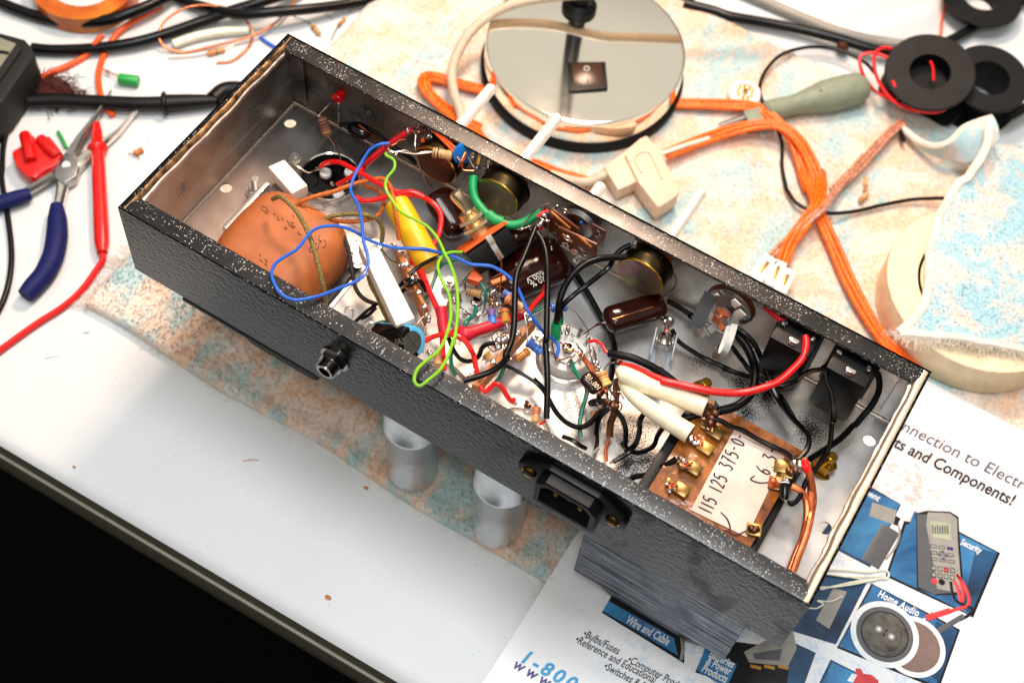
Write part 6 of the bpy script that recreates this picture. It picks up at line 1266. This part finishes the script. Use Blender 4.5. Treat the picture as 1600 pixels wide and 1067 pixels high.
# loose resistors
def loose(c, a, b, body, bands, r, leads, name, label, z=-88):
    A_, B_ = P(c, *a, z), P(c, *b, z); d = B_ - A_; L = d.length; t = MB(); t.m(body).lathe(A_, d, [(0, r * .5), (L * .05, r), (L * .22, r), (L * .28, r * .85), (L * .72, r * .85), (L * .78, r), (L * .95, r), (L, r * .5)], 18)
    dn = d.normalized()
    for k, bd in enumerate(bands): t.m(bd).lathe(A_ + dn * L * (.12 + .18 * k), d, [(0, r * 1.02), (L * .07, r * 1.02)], 18, False)
    o = t.build(name, None, label, name.split('_')[1], 'loose components' if name == 'loose_resistor' else None)
    for ld in leads: q = MB(); q.m('lead_metal').tube([P(c, x, y, -88.6) for x, y in ld], .33, 5); q.build('lead', o)
loose('o', (1235, 322), (1340, 295), 'res_tan', ['band_red', 'band_orange', 'band_brown'], 1.9, [[(1235, 322), (1150, 340), (1000, 350)], [(1340, 295), (1420, 260), (1500, 240)]], 'loose_resistor', 'loose tan resistor beside the copper loop')
loose('q', (335, 150), (378, 205), 'res_tan', ['band_gold', 'band_brown'], 1.6, [[(335, 150), (280, 120), (225, 100)], [(378, 205), (390, 220)]], 'loose_resistor', 'loose gold banded resistor right of the blue scrap')
loose('q', (490, 155), (530, 110), 'band_gold', ['band_brown'], 1.2, [[(490, 155), (465, 200), (445, 245)], [(530, 110), (580, 50), (640, 0), (670, -40)]], 'loose_diode', 'long thin olive diode lying with straight leads near the towel corner')
loose('o', (800, 918), (848, 890), 'phenolic', [], 1.9, [[(800, 918), (760, 915)], [(820, 920), (828, 950)]], 'loose_capacitor', 'tiny orange component alone on the table beside the chassis')
loose('s', (738, 1040), (742, 965), 'res_tan', ['band_brown', 'band_red'], 1.3, [[(742, 965), (770, 920), (790, 880)]], 'loose_resistor', 'small tan resistor upright in view on the towel near the brown cable', -82.5)
loose('u', (740, 200), (780, 160), 'res_tan', ['band_brown', 'band_orange'], 1.6, [[(740, 200), (725, 220)]], 'loose_resistor', 'small tan resistor on the towel above the black lead', -82.5)
# red banana clip
t = thing('red_clip', 'bright red plastic test clip with a gold tip lying by the pliers', 'clip', P('o', 210, 900, -89))
m = MB(); m.m('red_plastic').prism([P('o', x, y, -79) for x, y in ((60, 900), (130, 860), (125, 815), (165, 790), (205, 800), (215, 830), (265, 800), (300, 805), (375, 905), (330, 985), (250, 1020), (215, 1060), (160, 1050), (95, 990))], 9.5, 3.0); m.build('body', t)
m = MB(); m.m('red_plastic').tube(pts('o', [(150, 810, -82), (165, 870, -78), (185, 960, -78)]), 3.6, 12); m.tube(pts('o', [(240, 830, -79), (300, 890, -78), (340, 930, -79)]), 3.4, 12); m.build('barrel', t)
m = MB(); m.m('gold_pin').cyl(P('o', 200, 1020, -84), P('t', 190, 100, -85), 2.2, 1.6, bev=.3); m.build('tip', t)
# red probe and its wire
t = thing('red_probe', 'long red test probe standing out beside the pliers jaws', 'probe', P('F', 155, 300, -88))
m = MB(); a, b = P('o', 575, 735, -84), P('t', 550, 500, -85); d = b - a; Ln = d.length
m.m('red_plastic').lathe(a, d, [(0, 2.0), (Ln * .06, 2.9), (Ln * .16, 3.7), (Ln * .19, 5.6), (Ln * .205, 6.1), (Ln * .22, 5.6), (Ln * .24, 3.7), (Ln * .5, 4.0), (Ln * .8, 4.3), (Ln * .93, 4.1), (Ln * .97, 3.2), (Ln, 3.0)], 28); m.build('handle', t)
m = MB(); m.m('red_plastic').tube(pts('t', [(550, 500, -85.5), (552, 540, -86), (520, 590, -87.5), (440, 700, -88), (340, 790, -88), (200, 880, -88), (60, 980, -88), (-60, 1070, -88)]), 1.9, 10); m.build('lead', t)
# pliers
t = thing('pliers', 'long nose pliers with dark blue dipped handles lying open on the table', 'pliers', P('o', 400, 1000, -90))
def blade(L, ws, z0, h, mat, nm, c='o'):
    p = [P(c, x, y, z0) for x, y in L]; m = MB(); m.m(mat); rings = []
    for i, q in enumerate(p):
        tg = (p[min(i + 1, len(p) - 1)] - p[max(i - 1, 0)]); tg.z = 0; tg.normalize(); n_ = Vector((-tg.y, tg.x, 0)); w_, hh = ws[i], h * (.35 + .65 * min(1, ws[i] / 3.2))
        rings.append([q + n_ * w_ * math.cos(a_) * (1 if abs(math.cos(a_)) < .9 else .95) + Vector((0, 0, hh * math.sin(a_))) for a_ in [math.radians(22.5 + 45 * k) for k in range(8)]])
    m.rings(rings); return m.build(nm, t)
blade([(662, 545), (610, 640), (550, 730), (480, 830), (430, 920), (390, 1000), (350, 1060)], [.6, 1.3, 2.2, 3.2, 4.2, 5.5, 6.5], -84, 3.6, 'steel', 'jaw')
blade([(855, 622), (780, 700), (700, 790), (600, 870), (500, 950), (430, 1010), (390, 1060)], [.6, 1.2, 2.0, 3.0, 4.0, 5.4, 6.2], -85.5, 3.6, 'chrome', 'jaw')
m = MB(); m.m('steel').prism([P('o', x, y, -80.5) for x, y in ((390, 905), (440, 930), (470, 985), (450, 1050), (380, 1090), (320, 1050), (330, 980))], 7, .9); m.m('chrome').cyl(P('o', 395, 985, -81), P('o', 395, 985, -79.9), 2.4); m.build('pivot', t)
blade([('x',)][0:0] or [(330, 40), (300, 80), (240, 115), (180, 150), (130, 180)], [4.5, 3.6, 3.2, 3.0, 2.8], -84.5, 3.0, 'steel', 'tang', 't')
blade([(350, 40), (345, 110), (330, 180), (315, 250)], [5.0, 4.0, 3.4, 3.0], -85, 3.0, 'chrome', 'tang', 't')
m = MB(); m.m('blue_grip').tube(pts('t', [(165, 182, -84), (90, 205, -84), (0, 232, -84), (-100, 262, -84), (-220, 310, -84), (-340, 380, -84)]), [3.4, 4.4, 4.5, 4.8, 4.8, 4.4, 3.2], 18); m.build('grip', t)
m = MB(); m.m('blue_grip').tube(pts('t', [(305, 245, -84), (308, 330, -84), (305, 420, -84), (285, 520, -84), (240, 610, -84), (180, 680, -84), (135, 730, -84)]), [3.6, 5.4, 6.0, 6.0, 6.0, 5.6, 5.4, 4.6], 20); m.build('grip', t)
# spool pair at right
def spool(c, p, zt_, r, tilt, label, wirecol=None):
    t = thing('wire_spool', label, 'spool', (p.x, p.y, zt_ - 24), 'black wire spools'); ax = Vector(tilt).normalized()
    for k, h in enumerate((0, -24)):
        m = MB(); m.m('spool_black').lathe(p + ax * h, ax, [(-2.2, 12.6), (-2.2, r - .5), (-1.8, r), (-.4, r), (0, r - .5), (0, 12.6)], 72, False); m.build('flange', t)
    m = MB(); m.m('spool_black').lathe(p, ax, [(-.5, 12.6), (-25.5, 12.6)], 48, False); m.lathe(p, ax, [(-2, 14), (-24, 14)], 48, False); m.build('hub', t)
    return t
p1 = P('s', 1090, 390, -58); t1 = spool('s', p1, -58, 27.5, (-.05, -.22, 1), 'black plastic spool of red wire with coils slipping off its side')
m = MB(); m.m('foot_rubber').lathe(p1, Vector((-.05, -.22, 1)), [(-12, .1), (-12, 12.5)], 30, False); m.build('hub_bottom', t1)
m = MB(); m.m('wire_red')
for k, L in enumerate(([(860, 315, -60), (780, 290, -60), (710, 310, -62), (715, 380, -66), (750, 450, -72), (795, 500, -76), (900, 560, -76)],
        [(880, 265, -60), (820, 265, -58), (785, 320, -60), (800, 420, -64), (860, 520, -68), (950, 585, -70), (1060, 610, -70), (1150, 605, -68), (1200, 560, -66)],
        [(885, 440, -62), (920, 520, -66), (980, 575, -68), (1060, 605, -68), (1130, 600, -66)], [(890, 470, -64), (940, 550, -68), (1020, 600, -69), (1100, 612, -68)], [(900, 440, -64), (950, 540, -66), (1040, 590, -67), (1120, 590, -66)])): m.tube(pts('s', L), 1.1, 8)
m.tube(pts('s', [(1090, 335, -56), (1105, 370, -57), (1108, 440, -60)]), .8, 6)
m.build('red_wire', t1)
p2 = P('s', 1415, 425, -62); t2 = spool('s', p2, -62, 25, (.05, -.12, 1), 'empty looking black plastic spool behind the one with red wire')
p3 = P('s', 1370, -20, -76); t3 = spool('s', p3, -76, 27, (0, 0, 1), 'black spool cut off by the top edge of the picture')
cord('s', 'wire_orange', .9, [(1175, -60, -84), (1170, 20, -86), (1155, 110, -88), (1145, 215, -88)], 'copper_wire_tail', 'thin copper red wire hanging from the top spool', 'wire')
cord('s', 'cord_black', 3.4, [(-250, 20, -84), (-90, 60, -84), (0, 90, -84), (200, 125, -84), (400, 165, -83), (600, 215, -82), (760, 265, -82), (900, 290, -82)], 'power_cable', 'thick black cable running from behind the lamp to the spools')
cord('s', 'cord_black', 3.6, [(-700, -120, -86), (-400, -60, -86), (-200, 10, -84)], 'power_cable', 'black cable end behind the lamp at the top')
cord('s', 'cord_grey', 3.4, [(50, -60, -84), (150, -10, -85), (350, 80, -86), (550, 160, -86), (750, 215, -86), (950, 245, -86)], 'grey_cable', 'thick grey cable parallel to the black one at the top right')
cord('s', 'cord_black', 3.3, [(1150, 245, -84), (1280, 180, -84), (1400, 110, -84), (1550, 30, -84), (1700, -40, -84)], 'power_cable', 'thick black cable going off the top right corner')
cord('s', 'cord_black', 3.4, [(1510, 640, -76), (1560, 615, -76), (1640, 570, -76), (1750, 540, -76)], 'power_cable', 'black cable end at the right edge above the folded towel')
# screwdriver
t = thing('screwdriver', 'screwdriver with a grey green rubber handle lying on the towel', 'screwdriver', P('s', 480, 530, -84))
a, b = P('s', 745, 470, -76), P('s', 190, 610, -78); d = b - a; Ln = d.length
m = MB(); m.m('grey_green').lathe(a, d, [(0, 3), (1.5, 7.2), (5, 9.6), (Ln * .2, 10.6), (Ln * .42, 10.4), (Ln * .6, 7.6), (Ln * .72, 6.0), (Ln * .86, 6.6), (Ln * .97, 6.6), (Ln, 5.0)], 36); o_ = m.build('handle', t)
m = MB(); m.m('grey_green'); 
for k in range(6):
    u = .18 + .06 * k; m.ball(a.lerp(b, u) + Vector((0, -1.5, 10.0)), .9, (1, 1, .5), 10)
m.build('grip_dimple', t)
m = MB(); m.m('grey_green').box(P('s', 140, 640, -78), (14, 10, 7), 1.5, X=d); m.m('steel').cyl(b - d.normalized() * -2, P('s', -50, 690, -79), 2.6); m.build('shaft', t)
# ceramic socket on towel
p = P('s', 85, 500, -78); t = thing('ceramic_socket', 'round white ceramic tube socket loose on the towel', 'socket', p)
m = MB(); m.m('ceramic').lathe(p - Vector((0, 0, 5)), (0, 0, 1), [(0, 9), (2, 10.6), (4, 10.6), (5, 9.6), (5, 7), (3.5, 6.6), (3.5, 2), (5, 1.8), (5, .1)], 36); m.build('body', t)
for k in range(9): 
    a_ = 6.283 * k / 9; m = MB(); m.m('gold_pin').box(p + Vector((math.cos(a_) * 4.6, math.sin(a_) * 4.6, -.2)), (1, 1.8, 2), .2, X=(math.cos(a_), math.sin(a_), 0)); m.build('pin', t)
m = MB(); m.m('brass').cyl(p - Vector((0, 0, 1)), p + Vector((0, 0, 1.6)), 1.6); m.build('centre_pin', t)
# dark thin cord loop
cord('s', 'cord_black', 1.2, [(790, 400, -76), (740, 345, -78), (640, 290, -79), (520, 260, -80), (400, 262, -80), (280, 300, -80), (200, 380, -80), (165, 460, -80), (170, 530, -79), (205, 600, -79), (250, 680, -78), (285, 780, -82), (285, 900, -83), (305, 1010, -83), ('u', 400, 150, -82), ('u', 440, 205, -81), ('u', 510, 240, -80), ('u', 600, 255, -79), ('u', 720, 245, -82), ('u', 850, 215, -82), ('u', 1000, 188, -82), ('u', 1165, 182, -80)], 'thin_cord', 'thin black cord making a loop round the screwdriver and away to the right')
cord('s', 'cord_black', 1.6, [(925, 700, -80), (935, 735, -80), (945, 765, -79)], 'cord_end', 'short black cord end below the red wire spool')
m = MB(); m.m('burnt_metal').ball(P('s', 615, 255, -82), 3.6, (1.2, 1, .9), 12, .1); m.build('metal_bead', None, 'small dull metal fitting lying by the black cable', 'fitting')
# orange speaker wires: bundles
def bundle(c, L, name, label, k=3, r=1.5, mat='speaker_orange'):
    m = MB(); m.m(mat); base = smooth(pts(c, L), 8); K = len(base)
    for q in range(k):
        line = []
        for i, p in enumerate(base):
            tg = base[min(i + 1, K - 1)] - base[max(i - 1, 0)]; tg.z = 0; tg.normalize(); n_ = Vector((-tg.y, tg.x, 0)); ph = i * .16 + q * 2.1
            line.append(p + n_ * ((q - (k - 1) / 2) * r * 1.7 + math.sin(ph) * r * .16) + Vector((0, 0, math.cos(ph) * r * .22 + r)))
        m.tube(line, r, 9, raw=True)
    return m.build(name, None, label, 'cable', 'orange speaker cables on the towel' if name[0] == 'o' else 'clear speaker cables on the towel')
bundle('q', [(1500, 560, -84), (1350, 545, -84), (1180, 500, -84), (1060, 468, -83), (1005, 480, -82), (1010, 540, -82), (1080, 620, -83), (1200, 710, -83), (1330, 780, -84)], 'orange_cable_bundle', 'doubled orange speaker cable behind the back rim left of the lamp')
bundle('c', [(760, 100, -83), (830, 200, -83), (1000, 330, -83), (1250, 400, -83), (1450, 480, -83), (1600, 520, -83), (1760, 570, -82)], 'orange_cable_bundle', 'orange cable peeking out between the white shafts', 2, 1.2)
bundle('s', [(-360, 570, -83), (-180, 575, -82), (0, 580, -81), (120, 590, -79), (220, 640, -76), (310, 730, -77), (360, 820, -80), (400, 940, -82), (430, 1040, -82), ('u', 470, 60, -82), ('u', 520, 170, -80), ('u', 535, 240, -78)], 'orange_cable_bundle', 'orange speaker cable from the lamp bending over the screwdriver shaft', 3)
bundle('s', [(-350, 850, -80), (-250, 810, -80), (-120, 760, -80), (0, 720, -79), (130, 690, -77), (260, 690, -74), (360, 760, -75), (430, 870, -79), (480, 980, -81), ('u', 545, 60, -81), ('u', 555, 130, -80), ('u', 535, 220, -75), ('u', 480, 300, -76), ('u', 410, 400, -79), ('u', 370, 500, -80)], 'orange_cable_bundle', 'orange speaker cable from the beige plug curving down to the clips', 3)
bundle('u', [(535, 240, -79), (570, 320, -81), (620, 430, -82), (680, 570, -82), (760, 720, -82), (850, 860, -82), (930, 940, -82), (1000, 1010, -83)], 'orange_cable_bundle', 'orange speaker cable running down to the right chassis corner', 3, 1.6)
bundle('u', [(760, -10, -80), (700, 60, -79), (620, 160, -77), (560, 240, -73), (480, 310, -76), (380, 400, -80), (290, 490, -82), (230, 540, -82)], 'clear_speaker_cable', 'clear brownish speaker cable crossing over the orange ones', 2, 1.3, 'speaker_clear')
bundle('s', [(940, 670, -80), (880, 720, -80), (800, 800, -80), (720, 890, -80), (640, 970, -80), (560, 1050, -80)], 'clear_speaker_cable', 'clear brownish cable coming out under the spool', 3, 1.2, 'speaker_clear')
cord('r', 'nylon_white', 1.4, [(1115, 918, -76), (1250, 870, -76), (1380, 830, -78), (1470, 800, -80)], 'white_wire', 'short white wire lying along the orange cable', 'wire')
# beige plug
t = thing('beige_plug', 'beige plastic snap plug lying on the towel behind the back rim', 'plug', P('r', 980, 960, -84))
m = MB(); m.m('plug_beige').prism([P('F', x, y, -73) for x, y in ((943, 260), (975, 237), (1000, 216), (1011, 211), (1024, 227), (1012, 262), (997, 283), (966, 297))], 10, 1.4); m.build('body', t)
m = MB(); m.m('plug_beige').prism([P('F', x, y, -70.5) for x, y in ((976, 240), (1022, 224), (1034, 240), (1062, 299), (1056, 307), (1032, 323), (1026, 322), (997, 284))], 12.5, 1.3); lt = m.build('latch', t)
m = MB(); m.m('plug_beige').tube([P('F', x, y, -70.2) for x, y in ((1003, 270), (992, 250), (997, 241), (1010, 237), (1020, 247), (1034, 280))], .7, 8); m.build('latch_edge', t)
m = MB(); m.m('cord_beige').tube([P('F', x, y, z) for x, y, z in ((948, 272, -77), (920, 284, -78), (895, 283, -79), (860, 272, -80))], 2.8, 12); m.build('cord_stub', t)
# clear crimp connectors near the back rim
for k, (a, b, lab) in enumerate((((250, 560), (310, 490), 'leftmost clear crimp connector by the back rim'), ((320, 590), (355, 510), 'middle clear crimp connector by the back rim'), ((365, 620), (400, 550), 'rightmost clear crimp connector by the back rim'))):
    A_, B_ = P('u', *a, -76), P('u', *b, -76); d = (B_ - A_); m = MB(); t = thing('crimp_connector', lab, 'connector', A_, 'clear crimp connectors')
    m.m('ceramic_cool').box((A_ + B_) / 2, (d.length + 6, 10 if k == 0 else 8, 6), 1.2, X=d); m.build('shell', t); m = MB(); m.m('gold_pin').box((A_ + B_) / 2 + Vector((0, 0, 3.1)), (d.length * .7, 2, .8), .2, X=d); m.build('pin', t)
# clear zip ties / rubber bands on the catalogue
m = MB(); m.m('tube_white')
m.tube([PC('n', x, y, 2.2) for x, y in ((200, 300), (350, 305), (500, 318), (600, 305), (640, 322), (630, 360), (560, 365), (400, 385), (180, 435))], .55, 6)
m.tube([PC('n', x, y, 3.2) for x, y in ((200, 325), (380, 350), (560, 345), (620, 350), (500, 380), (300, 415), (160, 420))], .5, 6)
m.tube([PC('n', x, y, 1.6) for x, y in ((100, 560), (160, 560), (200, 530), (160, 510), (250, 515), (330, 480))], .45, 6)
m.build('rubber_band', None, 'pale translucent rubber band lying on the catalog beside the chassis corner', 'band')
# specks on the table
for k, (c_, x, y, r_) in enumerate((('F', 513, 933, 1.0), ('F', 572, 762, .8), ('F', 116, 729, .6))):
    m = MB(); m.m('phenolic').ball(P(c_, x, y, -89.6), r_, (1.8, 1.1, .4), 8, .2); m.build('solder_speck', None, ['tan speck alone near the front edge of the table', 'tiny speck on the table just below the towel edge', 'tiny speck near the table edge at far left'][k], 'speck')

rs = random.Random(5)
for (x, y) in ((225, 235), (300, 60), (520, 30), (330, 190), (250, 150), (460, 95), (235, 300), (130, 520), (70, 560), (380, 720)):
    a = rs.uniform(0, 3.14); p = P('F', x, y, -89.6); l = rs.uniform(3, 8); d = Vector((math.cos(a), math.sin(a), 0))
    m = MB(); m.m('lead_metal' if y < 600 else 'phenolic').tube([p, p + d * l * .5 + Vector((rs.uniform(-1, 1), rs.uniform(-1, 1), .1)), p + d * l], .22, 5)
    m.build('wire_clipping', None, 'tiny snipped wire clipping lying loose on the white table', 'clipping', 'snipped wire clippings on the table')
